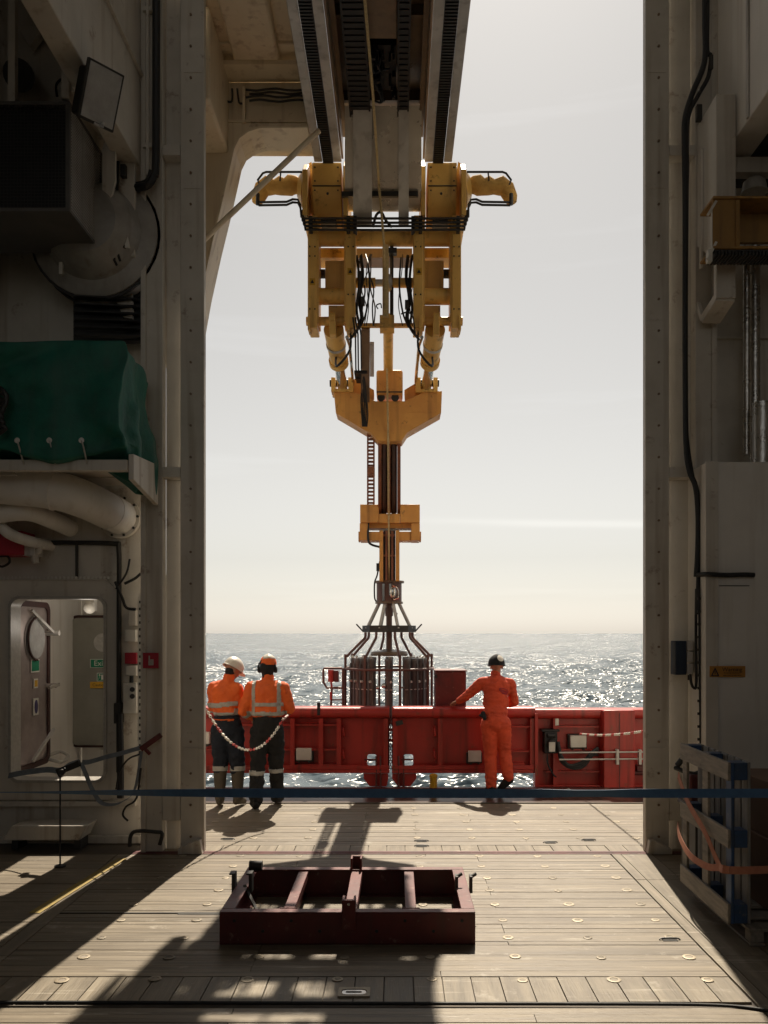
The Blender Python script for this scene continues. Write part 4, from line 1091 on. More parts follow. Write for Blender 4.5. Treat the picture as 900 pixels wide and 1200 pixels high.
    for i in range(8):
        a = R(22.5 + 45 * i)
        mb.cyl((c.x + .155 * math.cos(a), c.y + .155 * math.sin(a), zt), (c.x + .36 * math.cos(a), c.y + .36 * math.sin(a), zr), 0.027, n=10)
    mb.build('cone_struts', M['grey_steel'], t)
    mb = MB()
    mb.lathe([(0.32, -0.05), (0.405, -0.05), (0.405, 0.05), (0.32, 0.05), (0.32, -0.05)], (c.x, c.y, zr), n=8); mb.build('docking_ring', M['dark_steel'], t)
    mb = MB()
    for s in (-1, 1): mb.cyl((c.x + s * .40, c.y - .05, zr - 0.03), (c.x + s * .49, c.y - .1, zr + 0.07), 0.012, n=6)
    mb.build('guide_horn', M['dark_steel'], t)
    return c
CR = build_crane()

mb = MB()
mb.tube([P(427, -40, 7.1), P(427.5, 0, 7.4), P(437, 110, 8.75), P(444, 215, 9.9), P(450, 285, 9.98), P(453.5, 430, 11.18), P(455, 520, 11.35), P(455.5, 600, 12.5), P(456, 680, 12.7)], 0.014, 8)
o = mb.build('hoist_cable', M['rope']); tag(o, 'pale hoist cable running down the middle of the crane', 'cable')

# ------------------------------------------------------------------ water sampler hanging from the docking head
def build_sampler():
    cx, cy = CR.x, CR.y
    t = thing('water_sampler', 'round water sampler frame packed with dark bottles under the crane', 'sampler', (cx, cy, 0.55))
    zz = lambda py: PZ(py, 12.9)
    mb = MB(); mb.cyl((cx, cy, zz(703)), (cx, cy, zz(765)), 0.045, n=12); mb.cyl((cx, cy, zz(712)), (cx, cy, zz(722)), 0.06, n=12)
    mb.tube([(cx + .06, cy - .05, zz(716)), (cx + .12, cy - .05, zz(719)), (cx + .10, cy - .05, zz(724))], .012, 6); mb.build('lifting_shaft', M['rosette'], t)
    mb = MB(); mb.lathe([(0.06, 0.07), (0.27, 0.03), (0.285, -0.01), (0.27, -0.03), (0.05, -0.03)], (cx, cy, zz(766)), n=28); mb.build('release_plate', M['brown_steel'], t)
    Rg = 0.67
    for i in range(8):
        a = R(14 + 45 * i)
        ca, sa = math.cos(a), math.sin(a)
        mb = MB()
        mb.tube([(cx + .365 * ca, cy + .365 * sa, zz(741)), (cx + .37 * ca, cy + .37 * sa, zz(747)), (cx + .43 * ca, cy + .43 * sa, zz(752)), (cx + Rg * .97 * ca, cy + Rg * .97 * sa, zz(769)), (cx + Rg * ca, cy + Rg * sa, zz(774)), (cx + Rg * ca, cy + Rg * sa, 0.50)], 0.02, 8, smooth=3)
        mb.build('frame_rod', M['rosette'], t)
    for z, nm in ((zz(783), 'ring'), (0.55, 'ring')):
        mb = MB()
        mb.tube([(cx + Rg * math.cos(R(a)), cy + Rg * math.sin(R(a)), z) for a in range(0, 361, 10)], 0.019, 8); mb.build(nm, M['rosette'], t)
    # 24 bottles
    mb = MB()
    mb.lathe([(0.012, 0.96), (0.055, 0.955), (0.062, 0.935), (0.062, 0.915), (0.056, 0.90), (0.056, 0.075), (0.062, 0.06), (0.062, 0.03), (0.05, 0.0)], (0, 0, 0), n=16)
    mb.box(-0.012, 0.012, 0.054, 0.075, 0.1, 0.88)
    bm_ = mb.mesh('bottle', M['bottle'])
    mb = MB(); mb.cyl((0.03, -.05, 0.62), (0.03, -.085, 0.62), 0.018, n=8); mb.box(-.058, .058, -.059, -.056, 0.5, 0.512); mb.tube([(0, -.03, .96), (.02, -.05, .985), (.04, -.03, .955)], .007, 6)
    fm = mb.mesh('spigot', M['white'])
    for i in range(24):
        if i in (5, 7, 17, 19): continue       # the open bays one can see through
        a = R(15 * i)
        b = inst(bm_, 'bottle', (cx + .525 * math.cos(a), cy + .525 * math.sin(a), zz(770) - 0.965), t, rot=(0, 0, a - R(90)))
        s = bpy.data.objects.new('spigot', fm); COL.objects.link(s); s.parent = b; s.location = (0, 0, 0); s.rotation_euler = (0, 0, R(180))
    mb = MB(); mb.lathe([(0.03, 0), (0.05, .03), (0.05, 0.8), (0.03, 0.83)], (cx, cy, 0.7), n=18); mb.build('instrument_core', M['bottle'], t)
    mb = MB(); mb.sphere((cx - .07, cy - .56, zz(801)), .04); mb.sphere((cx - .16, cy - .57, zz(803)), .03); mb.box(cx + .16, cx + .23, cy - .56, cy - .52, zz(804), zz(802)); mb.build('sensor', M['chrome'], t)
    # little side cage with a red light, left
    mb = MB()
    yc = cy - .25
    q = lambda px, py: Vector((PX(px, 12.66), yc, PZ(py, 12.66)))
    mb.tube([q(401, 783), q(380, 783), q(379, 785), q(379, 799), q(383, 806), q(403, 806)], 0.018, 8)
    mb.tube([q(389, 806), q(388, 826), q(388, 835)], .016, 8); mb.tube([q(389, 820), q(402, 820)], .012, 6); mb.tube([q(402, 783), q(402, 838)], .018, 8)
    mb.build('side_cage', M['rosette'], t)
    mb = MB(); mb.cyl(q(388, 785), q(388, 799), 0.045, n=12); mb.cyl(q(388, 799), q(389, 806), .015, n=8); mb.build('beacon', M['rchain'], t); mb = MB(); mb.cyl(q(388, 811), q(388, 820), .02, n=8); mb.build('red_plug', M['rchain'], t)
    mb = MB(); mb.box(q(391, 0).x, q(397, 0).x, yc - .04, yc + .06, q(0, 799).z, q(0, 786).z); mb.build('sensor_box', M['maroon'], t)
build_sampler()

# ------------------------------------------------------------------ bulwark gates and fixed bulwark
def build_bulwark():
    Y = 11.45
    X = lambda px: PX(px, Y)
    Zc = lambda py: PZ(py, Y)
    def shell(name, label, cat, px0, px1, group=None, holes=(), bottom=906, stiff=(), ribs=(), rail_y=(829, 842)):
        t = thing(name, label, cat, (X((px0 + px1) / 2), Y, 0), group)
        mb = MB()
        hp = [rrect(X(a), X(b), Zc(d), Zc(c), 0.03, 4) for a, b, c, d in holes]
        holed(mb, [(X(px0), Zc(bottom - 4)), (X(px1), Zc(bottom - 4)), (X(px1), Zc(833)), (X(px0), Zc(833))], hp, 'XZ', Y + 0.13, Y + 0.16)
        mb.build('plate', M['red'], t)
        mb = MB()
        r = (rail_y[1] - rail_y[0]) * Y / 2000
        mb.cyl((X(px0), Y + .06, Zc(rail_y[0]) - r), (X(px1), Y + .06, Zc(rail_y[0]) - r), r, n=20); mb.box(X(px0), X(px1), Y + .05, Y + .30, Zc(rail_y[0]) - .03, Zc(rail_y[0]) - .004)
        mb.build('top_rail', M['red'], t)
        mb = MB(); mb.box(X(px0), X(px1), Y - .01, Y + .15, Zc(bottom), Zc(bottom - 4) - .003); mb.box(X(px0), X(px1), Y - .012, Y + .004, Zc(bottom - 4), Zc(bottom - 9)); mb.build('bottom_flange', M['red'], t, bevel=0.006)
        for a in stiff:
            mb = MB(); mb.box(X(a - 1.3), X(a + 1.3), Y + .012, Y + .128, Zc(bottom - 9), Zc(842)); mb.box(X(a - 2.6), X(a + 2.6), Y, Y + .011, Zc(bottom - 9), Zc(842)); mb.build('stiffener', M['red'], t)
        for a, b, c in ribs:
            mb = MB(); mb.box(X(a), X(b), Y + .03, Y + .128, Zc(c + 1), Zc(c - 1)); mb.build('rib', M['red'], t)
        return t
    g1 = shell('bulwark_gate', 'long red bulwark gate left of the gap, behind the two workers', 'gate', 215, 456.4, 'hinged bulwark gates', holes=[(430, 441, 885.5, 899)],
               stiff=(259, 342.5, 376, 397, 452), ribs=[(262, 340, 850), (344, 374, 850), (377, 396, 850), (377, 396, 879), (344, 374, 879), (262, 340, 879), (218, 256, 879), (340, 397, 897)])
    g2 = shell('bulwark_gate', 'red bulwark gate right of the gap that the red clad man leans on', 'gate', 459.3, 627, 'hinged bulwark gates', holes=[(473, 484.5, 885.5, 899)],
               stiff=(463, 516, 624), ribs=[(598, 623, 852), (598, 623, 881), (600, 615, 896)])
    for t, a, b, c, d in ((g1, 426, 455, 433, 449), (g2, 459.5, 488, 466, 481)):
        mb = MB()
        lug = [(X(a), Zc(907)), (X(b), Zc(907)), (X(b - (0 if a < 450 else 0)), Zc(913)), (X(d + (4 if a < 450 else 0)), Zc(922)), (X(c), Zc(922)), (X(a), Zc(913))]
        mb.prism(lug, 'XZ', Y + .03, Y + .13); lu = mb.build('locking_lug', M['red'], t, bevel=0.006)
        for px in ((441, 446) if a < 450 else (467, 473)):
            mb = MB(); mb.cyl((X(px), Y - .0, Zc(886)), (X(px), Y - .0, Zc(921)), 0.013, n=8); mb.cyl((X(px), Y + .0, Zc(920)), (X(px), Y + .0, 0.0), 0.018, n=8); mb.build('lock_pin', M['maroon'], t)
        mb = MB(); px = 427 if a < 450 else 470
        mb.bar((X(px), Y - .01, Zc(890)), (X(px + 14), Y - .01, Zc(890)), .02, .02); mb.build('pin_handle', M['maroon'], t)
    mb = MB(); mb.bar((X(464), Y - .02, Zc(848)), (X(472), Y - .02, Zc(846)), .03, .06); mb.build('latch', M['dark_steel'], g2)
    mb = MB(); mb.tube([(X(373.5), Y - .01, Zc(823)), (X(373.5), Y - .01, Zc(838))], 0.022, 8); mb.build('rail_peg', M['black'], g1)
    for t, a in ((g1, 402), (g2, 509)):
        mb = MB()
        for y0 in (852, 879):
            mb.tube([(X(a), Y + .10, Zc(y0)), (X(a), Y + .02, Zc(y0 + 2)), (X(a + 1), Y + .02, Zc(y0 + 10)), (X(a + 1), Y + .10, Zc(y0 + 12))], .014, 6, smooth=3)
        mb.build('lashing_eye', M['red'], t)
    for t, a, b, c, d in ((g1, 347, 365, 877, 891), (g1, 239, 245.5, 858, 872), (g2, 549, 564, 880, 893)):
        mb = MB(); mb.box(X(a), X(b), Y - .01, Y + .07, Zc(d), Zc(c)); f = mb.build('floodlight', M['white'], t, bevel=0.01)
        mb = MB(); mb.box(X(a) - .02, X(b) + .02, Y + .072, Y + .125, Zc(d + 2.5), Zc(d - 10)); mb.cyl((X(a + 3), Y + .03, Zc(d + 3)), (X(a + 3), Y + .03, Zc(d)), .015, n=8); mb.cyl((X(b - 3), Y + .03, Zc(d + 3)), (X(b - 3), Y + .03, Zc(d)), .015, n=8); mb.build('bracket', M['dark_steel'], f)
    # chain that hangs in the gap
    mb = MB()
    z = Zc(840); k = 0
    while z > Zc(902):
        p = Vector((X(457.7), Y + .06, z))
        d = Vector((.016, 0, 0)) if k % 2 else Vector((0, .016, 0))
        mb.tube([p + d + Vector((0, 0, .016)), p + d - Vector((0, 0, .016)), p - d - Vector((0, 0, .016)), p - d + Vector((0, 0, .016)), p + d + Vector((0, 0, .016))], .006, 5)
        z -= .036; k += 1
    o = mb.build('gap_chain', M['maroon']); tag(o, 'rusty chain hanging in the gap between the bulwark gates', 'chain')
    # fixed bulwark on the right
    t = shell('fixed_bulwark', 'taller fixed red bulwark section with pump fittings and hoses, right', 'bulwark', 628, 790, bottom=929, stiff=(651,), ribs=[(653, 703, 879), (640, 704, 905), (742, 790, 904), (653, 703, 852)], rail_y=(831, 843))
    mb = MB(); mb.box(X(628), X(704), Y - .06, Y + .0, Zc(929), Zc(926)); mb.box(X(626.5), X(630), Y - .04, Y + .128, 0.0, Zc(836)); mb.build('end_plate', M['red'], t)
    mb = MB(); mb.box(X(704.5), X(741), Y - .14, Y + .20, 0.0, Zc(831.5)); c = mb.build('box_column', M['red'], t, bevel=0.012)
    mb = MB(); mb.box(X(722.2), X(723.2), Y - .146, Y - .1415, 0.01, Zc(834)); mb.build('seam', M['maroon'], c)
    mb = MB()
    for y in (879, 887): mb.cyl((X(652), Y - .2, Zc(y + .6)), (X(770), Y - .2, Zc(y - .4)), .011, n=8)
    for px in (719, 745): mb.box(X(px - 1.5), X(px + 1.5), Y - .22, Y - .145, Zc(893), Zc(876))
    mb.build('pipe_pair', M['grey_steel'], t)
    mb = MB()
    mb.box(X(637), X(652), Y - .08, Y + .10, Zc(882), Zc(857)); mb.cyl((X(645), Y - .15, Zc(870)), (X(645), Y - .08, Zc(870)), .055, n=14); mb.box(X(634), X(655), Y - .06, Y + .1, Zc(857), Zc(854.5))
    mb.cyl((X(640), Y - .1, Zc(861)), (X(649), Y - .1, Zc(861)), .03, n=10); p = mb.build('hydraulic_motor', M['black'], t, bevel=0.006)
    mb = MB(); mb.box(X(641), X(648), Y - .158, Y - .152, Zc(879), Zc(868)); mb.build('nameplate', M['grey_steel'], p)
    mb = MB(); mb.box(X(668), X(687), Y - .02, Y + .05, Zc(876), Zc(862)); f = mb.build('floodlight', M['white'], t, bevel=0.01)
    mb = MB(); mb.box(X(666.5), X(688.5), Y + .052, Y + .12, Zc(878.5), Zc(861)); mb.cyl((X(671), Y + .0, Zc(879)), (X(671), Y + .0, Zc(876)), .015, n=8); mb.cyl((X(684), Y + .0, Zc(879)), (X(684), Y + .0, Zc(876)), .015, n=8); mb.build('bracket', M['dark_steel'], f)
    mb = MB(); mb.box(X(650.5), X(654.5), Y - .02, Y + .02, Zc(850), Zc(842)); mb.build('tag_plate', M['white'], t)
    for k in range(3):
        mb = MB(); mb.tube([(X(652), Y - .1, Zc(868 + 3 * k)), (X(655), Y - .14, Zc(884 + 3 * k)), (X(664 + k), Y - .16, Zc(895 + 1.5 * k)), (X(680), Y - .16, Zc(891 + 3 * k)), (X(692), Y - .12, Zc(880 + 2 * k)), (X(699), Y - .08, Zc(876 + 4 * k))], .026 - .005 * k, 8, smooth=5); mb.build('hose', M['black'], t)
    mb = MB(); mb.tube([(X(640), Y - .1, Zc(882)), (X(640), Y - .12, Zc(893)), (X(646), Y - .12, Zc(905)), (X(650), Y - .1, Zc(909))], .012, 6, smooth=4); mb.build('hose', M['black'], t)
    mb = MB()
    mb.box(X(744), X(752), Y - .12, Y + .02, Zc(902), Zc(896)); mb.cyl((X(748), Y - .12, Zc(896)), (X(748), Y - .12, Zc(892)), .03, n=10); mb.cyl((X(752), Y - .1, Zc(897)), (X(762), Y - .1, Zc(894)), .025, n=10); mb.cyl((X(742), Y - .05, Zc(905)), (X(770), Y - .05, Zc(905)), .03, n=10)
    mb.build('valve', M['maroon'], t)
    mb = MB(); mb.tube([(X(620), Y - .2, Zc(929)), (X(640), Y - .25, Zc(926)), (X(662), Y - .2, Zc(922))], .012, 6); mb.tube([(X(662), Y - .2, Zc(921)), (X(672), Y - .25, Zc(927)), (X(680), Y - .3, Zc(930))], .012, 6)
    o = mb.build('rope_end', M['reflect']); tag(o, 'thin pale rope lying along the foot of the right bulwark', 'rope')
    # box on the outer side
    mb = MB(); mb.box(PX(510, 11.9), PX(545.5, 11.9), 11.78, 12.3, PZ(860, 11.9), PZ(786.5, 11.9)); b = mb.build('locker', M['maroon'], bevel=0.012); tag(b, 'dark maroon steel locker standing above the rail right of the sampler', 'locker')
    mb = MB(); mb.box(PX(509, 11.9), PX(546.5, 11.9), 11.765, 12.31, PZ(786.5, 11.9) + .002, PZ(785, 11.9)); mb.build('lid', M['maroon'], b)
    mb = MB(); mb.box(PX(509, 11.9), PX(511.5, 11.9), 11.72, 11.775, PZ(794, 11.9), PZ(790, 11.9)); mb.build('hinge', M['dark_steel'], b)
    # small yellow bollard by the gap
    mb = MB(); mb.lathe([(0.05, 0), (0.05, .16), (.055, .17), (.055, .20), (.03, .215)], (PX(508, 11.3), 11.32, 0.0), n=16); o = mb.build('deck_peg', M['sign_yellow']); tag(o, 'small yellow peg standing at the deck edge under the gate', 'peg')
build_bulwark()
# ------------------------------------------------------------------ left side clutter
def build_left():
    # fan unit housing with mesh faces
    t = thing('ventilation_unit', 'dark boxy ventilation unit with mesh sides hanging upper left', 'ventilator', (-3.5, 7.6, 5.64))
    x0, x1, y0, y1, z0, z1 = -4.6, -2.76, 7.2, 8.0, 5.64, 6.57
    mb = MB(); mb.box(x0 + .03, x1 - .06, y0 + .06, y1 - .02, z0 + .05, z1 - .05); mb.build('core', M['black'], t)
    mb = MB(); mb.box(x0, x1, y0, y1, z0, z0 + .03); mb.box(x0, x1, y0, y1, z1 - .03, z1)
    for xa in (x0, x1 - .035):
        for ya in (y0, y1 - .035): mb.box(xa, xa + .035, ya, ya + .035, z0 + .032, z1 - .032)
    mb.build('frame', M['unit_grey'], t)
    mb = MB()
    for i in range(62): mb.box(x0 + .03 + i * .029, x0 + .034 + i * .029, y0 + .006, y0 + .010, z0 + .03, z1 - .03)
    for i in range(30): mb.box(x0 + .03, x1 - .03, y0 + .0105, y0 + .0145, z0 + .04 + i * .029, z0 + .044 + i * .029)
    g = mb.build('front_mesh', M['dark_steel'], t); g['kind'] = 'stuff'
    mb = MB()
    for i in range(34): mb.bar((x1 - .008, y0 + .04, z0 + .04 + i * .026), (x1 - .008, y1 - .04, z0 + .04 + i * .026), .004, .005)
    for i in range(28): mb.bar((x1 - .013, y0 + .04 + i * .026, z0 + .03), (x1 - .013, y0 + .04 + i * .026, z1 - .03), .004, .005)
    g = mb.build('side_mesh', M['grey_steel'], t); g['kind'] = 'stuff'
    mb = MB(); mb.box(-4.6, -2.9, 7.5, 8.5, 6.60, 6.66); mb.box(-2.83, -2.77, 7.2, 8.5, 6.60, 7.4); mb.box(-3.3, -3.24, 7.24, 7.3, 6.575, 8.0); mb.build('hanger', M['cream'], t)
    mb = MB(); mb.prism([(7.25, 6.68), (7.95, 6.68), (7.95, 6.9), (7.25, 7.3)], 'YZ', -2.765, -2.735); mb.build('bracket', M['cream'], t)
    # floodlight
    Y = 6.7
    t = thing('floodlight', 'old square floodlight tilted down beside the ventilation unit', 'light', P(115, 112, Y))
    c = P(113, 112, Y)
    rot = Matrix.Rotation(R(48), 3, 'Z') @ Matrix.Rotation(R(24), 3, 'X')
    def rb(name, m, sx, sy, sz, off, par, bev=0.01):
        mb = MB(); mb.box(-sx, sx, -sy, sy, -sz, sz)
        mb.v = [c + rot @ (v + Vector(off)) for v in mb.v]
        return mb.build(name, m, par, bevel=bev)
    h = rb('housing', M['black'], .115, .10, .175, (0, .045, 0), t, .02)
    rb('rim', M['dark_steel'], .15, .018, .21, (0, -.07, 0), t, .006)
    rb('lens', M['lens'], .133, .010, .193, (0, -.083, 0), t, .003)
    mb = MB(); mb.tube([P(100, 116, Y + .1), P(100, 128, Y), P(112, 146, Y), P(120, 148, Y), P(122, 138, Y + .1)], .014, 6); mb.tube([P(96, 90, Y + .2), P(94, 118, Y + .2), P(99, 128, Y + .2)], .03, 8); mb.build('yoke', M['grey_steel'], t)
    # fan duct and louvre below
    t = thing('fan', 'round fan casing with flared duct under the ventilation unit', 'fan', (-2.9, 8.3, 5.4))
    fc = P(106, 268, 8.0)
    mb = MB(); mb.lathe([(0.0, -.22), (.30, -.20), (.40, -.10), (.46, .05), (.55, .08), (.60, .10), (.60, .40), (.56, .42)], fc, 'Y', 40); mb.build('casing', M['fan_grey'], t)
    mb = MB(); mb.lathe([(.605, .12), (.625, .12), (.625, .15), (.605, .15)], fc, 'Y', 32); mb.lathe([(.605, .30), (.625, .30), (.625, .33), (.605, .33)], fc, 'Y', 32); mb.build('band', M['dark_steel'], t)
    mb = MB(); mb.box(PX(70, 7.95), PX(74, 7.95), 7.93, 7.97, PZ(322, 7.95), PZ(308, 7.95)); mb.build('tag', M['white'], t)
    mb = MB(); mb.prism([(PX(136, 8.4), PZ(345, 8.4)), (PX(160, 8.4), PZ(240, 8.4)), (PX(160, 8.4), PZ(380, 8.4)), (PX(150, 8.4), PZ(378, 8.4))], 'XZ', 8.25, 8.5); mb.build('duct_cheek', M['cream'], t)
    mb = MB(); mb.pbox(161, 168.5, 236, 398, 8.35, .2); mb.build('gap_shade_block', M['black'], t)  # black block paints in the shade of the gap beside the fan
    mb = MB()
    for k in range(6): mb.bar(P(87, 348 + k * 9, 8.0), P(163, 352 + k * 8.5, 8.3), .10, .015)
    mb.pbox(86, 166, 345, 399, 8.32, .1)
    mb.build('louvre', M['black'], t)
    # switch box and bracket beside it
    t = thing('switch_box', 'scratched grey switch box on a bracket beside the fan', 'box', P(142, 275, 7.9))
    mb = MB(); mb.pbox(133, 146, 255, 290, 7.9, .12); mb.build('box', M['dark_steel'], t, bevel=.008)
    mb = MB(); mb.prism([(7.9, PZ(290, 7.9)), (8.2, PZ(294, 8.2)), (8.2, PZ(256, 8.2)), (7.9, PZ(257, 7.9))], 'YZ', PX(146, 7.9) + .002, PX(146, 7.9) + .03); mb.build('cover', M['white'], t)
    mb = MB(); mb.tube([P(134, 290, 7.92), P(134, 305, 7.92), P(137, 311, 7.95)], .012, 6); mb.tube([P(137, 290, 7.92), P(139, 300, 7.92), P(141, 306, 7.95)], .012, 6); mb.build('cable', M['black'], t); mb = MB(); mb.tube([P(138, 255, 7.95), P(136, 225, 8.0), P(139, 180, 8.0)], .014, 6); mb.build('cable', M['black'], t)
    t = thing('cable_bracket', 'cream bracket plates carrying fittings between fan unit and pillar', 'bracket', P(148, 200, 8.0))
    mb = MB(); mb.pbox(139, 158, 184, 300, 8.02, .05); mb.build('plate', M['cream'], t, bevel=.006)
    mb = MB(); mb.prism([(PX(119, 7.8), PZ(172, 7.8)), (PX(134, 7.8), PZ(140, 7.8)), (PX(134, 7.8), PZ(210, 7.8)), (PX(127, 7.8), PZ(238, 7.8)), (PX(119, 7.8), PZ(238, 7.8))], 'XZ', 7.82, 7.86); mb.build('plate', M['cream'], t)
    mb = MB(); mb.pbox(141, 147, 192, 206, 7.96, .05); mb.cyl(P(136, 168, 7.78), P(136, 168, 7.9), .03, n=10); mb.build('fitting', M['dark_steel'], t)
    # thick black hose down the wall
    mb = MB(); mb.tube([P(183, -60, 8.0), P(183, 60, 8.0), P(182.5, 190, 8.0), P(180, 206, 8.0), P(173, 217, 8.0), P(160, 220, 8.05)], .036, 10, smooth=6)
    o = mb.build('black_hose', M['black']); tag(o, 'thick black hose down the left pillar, curling in below the floodlight', 'hose')
    mb = MB(); mb.tube([P(177, 200, 8.03), P(172, 212, 8.03), P(160, 216, 8.06)], .022, 8, smooth=5); mb.build('inner_hose', M['dark_steel'], o)
    mb = MB()
    for py in (10, 170): mb.pbox(167, 178, py - 3, py + 2, 8.06, .05)
    mb.box(PX(171.5, 8.06), PX(174.5, 8.06), 8.05, 8.08, PZ(205, 8.06), PZ(-50, 8.06)); mb.build('clip_rail', M['cream'], o)
    # shelf that carries the tarpaulin covered bundle
    t = thing('wall_shelf', 'cream steel wall shelf under the green tarpaulin', 'shelf', (-3.2, 7.9, 3.3))
    mb = MB(); mb.box(-5.1, PX(150, 7.3), 7.28, 7.36, PZ(552, 7.3), PZ(539, 7.3)); mb.box(-5.1, PX(150, 7.3), 7.365, 8.5, PZ(541, 7.3), PZ(539, 7.3)); mb.build('beam', M['cream'], t, bevel=.006)
    mb = MB(); mb.prism([(7.30, PZ(532, 7.3)), (7.30, PZ(562, 7.3)), (8.05, PZ(592, 8.05)), (8.05, PZ(545, 8.05))], 'YZ', PX(150, 7.3) + .004, PX(150, 7.3) + .05); mb.build('end_bracket', M['cream'], t, bevel=.006)
    mb = MB(); mb.box(-5.1, -2.35, 8.0, 8.06, PZ(560, 8.0), PZ(545, 8.0)); mb.prism([(-3.6, 3.45), (-3.3, 3.45), (-3.55, 3.70), (-3.6, 3.70)], 'XZ', 7.4, 7.44); mb.build('rear_beam', M['cream'], t)
    # tarpaulin: closed draped box with folds at its right end
    def tarp():
        me = bpy.data.meshes.new('tarpaulin')
        bm = bmesh.new()
        bmesh.ops.create_cube(bm, size=1)
        bmesh.ops.subdivide_edges(bm, edges=bm.edges, cuts=31, use_grid_fill=True)
        X0, X1, Y0, Y1, Z0, Z1 = -4.7, -2.30, 7.22, 7.98, 3.60, 4.56
        for v in bm.verts:
            x, y, z = v.co
            p = Vector((X0 + (x + .5) * (X1 - X0), Y0 + (y + .5) * (Y1 - Y0), Z0 + (z + .5) * (Z1 - Z0)))
            top = z + .5
            n = noise.noise(p * 2.2) * .04 + noise.noise(p * 6) * .018
            n += (abs(noise.noise(Vector((p.x * 3.1 + p.z * .8, p.y * 2, p.z * .7)))) - .2) * -.11 * (1.05 - top)
            n += (abs(noise.noise(Vector((p.x * 1.4 - p.z * 2.2, p.y * 2, p.z * 1.9 + 9)))) - .2) * -.06
            if x > .35: # gathered folds
                p.x += .035 * math.sin(p.y * 17 + p.z * 3) * (1 - top * .5); p.z -= (x - .35) * 0.9 * (y + .5)
            if top < .3: p.z += .035 * math.sin(p.x * 5) * (.3 - top) / .3
            if x > .40 and top < .12: p.z += (-.22 if y > -.1 else .05) * (x - .40) * 8
            p.x += n; p.y += n * (1.3 if abs(y) > .45 else 0); p.z += n * .7
            v.co = p
        bm.normal_update(); bm.to_mesh(me); bm.free()
        c = Vector(((X0 + X1) / 2, (Y0 + Y1) / 2, Z0))
        me.transform(Matrix.Translation(-c))
        me.materials.append(M['tarp'])
        for p in me.polygons: p.use_smooth = True
        o = bpy.data.objects.new('tarpaulin', me); COL.objects.link(o); o.location = c
        md = o.modifiers.new('sub', 'SUBSURF'); md.levels = md.render_levels = 1
        tag(o, 'dark green tarpaulin draped over a bundle on the left wall shelf', 'tarpaulin')
        for k in range(6):
            x = -4.0 + k * .27
            mb = MB(); mb.lathe([(.012, -.006), (.024, -.006), (.024, .004), (.012, .004)], (x, 7.175, 3.70), 'Y', 14); mb.build('eyelet', M['chrome'], o)
            mb = MB(); mb.tube([(x, 7.17, 3.70), (x + .02, 7.18, 3.62), (x + .01, 7.27, 3.52)], .007, 6, smooth=4); mb.build('lashing', M['reflect'], o)
        mb = MB(); mb.tube([P(168, 545, 7.7), P(170, 556, 7.7), P(169, 566, 7.75)], .008, 6); mb.build('lashing', M['black'], o)
    tarp()
    mb = MB()
    for k in range(7):
        a = k * .9
        mb.tube([P(-6, 452 + k * 7, 7.15), P(2 + 5 * math.sin(a), 456 + k * 7, 7.12), P(5 + 3 * math.cos(a), 466 + k * 6, 7.12), P(-4, 474 + k * 6, 7.15)], .018, 6, smooth=4)
    o = mb.build('coiled_cable', M['dark_steel']); tag(o, 'bundle of coiled cables hanging before the tarpaulin at the left edge', 'cable')
    # pipes
    def pipe(lab, pts, r, m='cream_clean', bands=()):
        mb = MB(); mb.tube(pts, r, 22, smooth=8); o = mb.build('ventilation_pipe', M[m]); tag(o, lab, 'pipe', 'pipes under the shelf')
        for a, b in bands:
            mb = MB(); mb.cyl(a, b, r + .006, n=24, caps=True); mb.build('pipe_band', M[m], o)
        return o
    bp_ = pipe('biggest of the three cream pipes under the shelf, bending into the bulkhead', [P(-70, 566, 7.75), P(0, 568, 7.75), P(60, 574, 7.75), P(95, 584, 7.9), P(125, 598, 8.25), P(146, 609, 8.62)], .175, bands=[(P(63, 575, 7.75), P(65.5, 575.5, 7.75)), (P(126, 598.5, 8.27), P(128.5, 599.8, 8.31))])
    for o_, a_, b_ in ((bp_, P(139, 605.5, 8.50), P(141.5, 606.8, 8.555)),):
        mb = MB(); mb.cyl(a_, b_, .215, n=26); fl = mb.build('pipe_flange', M['cream'], o_)
        d_ = (b_ - a_).normalized(); s_ = d_.cross(Vector((0, 0, 1))).normalized(); u_ = s_.cross(d_)
        for k in range(10):
            c_ = a_ + (s_ * math.cos(k * .628) + u_ * math.sin(k * .628)) * .195
            mb = MB(); mb.cyl(c_ - d_ * .016, c_ + d_ * .004, .013, n=6); mb.build('bolt', M['dark_steel'], fl)
    pipe('middle sized cream pipe bending in below the biggest pipe', [P(-70, 612, 7.9), P(0, 602, 7.9), P(34, 600, 7.95), P(62, 610, 8.2), P(84, 620, 8.6)], .085)
    pipe('thinnest cream pipe, lowest of the three under the shelf', [P(-60, 590, 8.0), P(-8, 612, 8.0), P(12, 626, 8.0), P(34, 634, 8.15), P(60, 640, 8.58)], .052)
    mb = MB(); mb.tube([P(46, 636, 8.3), P(45, 646, 8.3), P(40, 650, 8.3), P(42, 660, 8.3)], .035, 10); o = mb.build('pipe_valve', M['cream']); tag(o, 'small cream drain valve under the thinnest pipe', 'valve')
    mb = MB(); mb.pbox(-40, 26, 622, 650, 8.2, .3); o = mb.build('red_box', M['sign_red'], bevel=.01); tag(o, 'red box under the pipes at the left edge', 'box')
    mb = MB(); mb.pbox(26.5, 40, 632, 651, 8.25, .2); mb.build('end_cap', M['grey_steel'], o)
    mb = MB(); mb.tube([P(-2, 652, 8.3), P(9, 652, 8.3), P(11, 659, 8.3), P(3, 664, 8.3), P(-3, 662, 8.3)], .012, 6, smooth=4); mb.build('hook', M['black'], o)
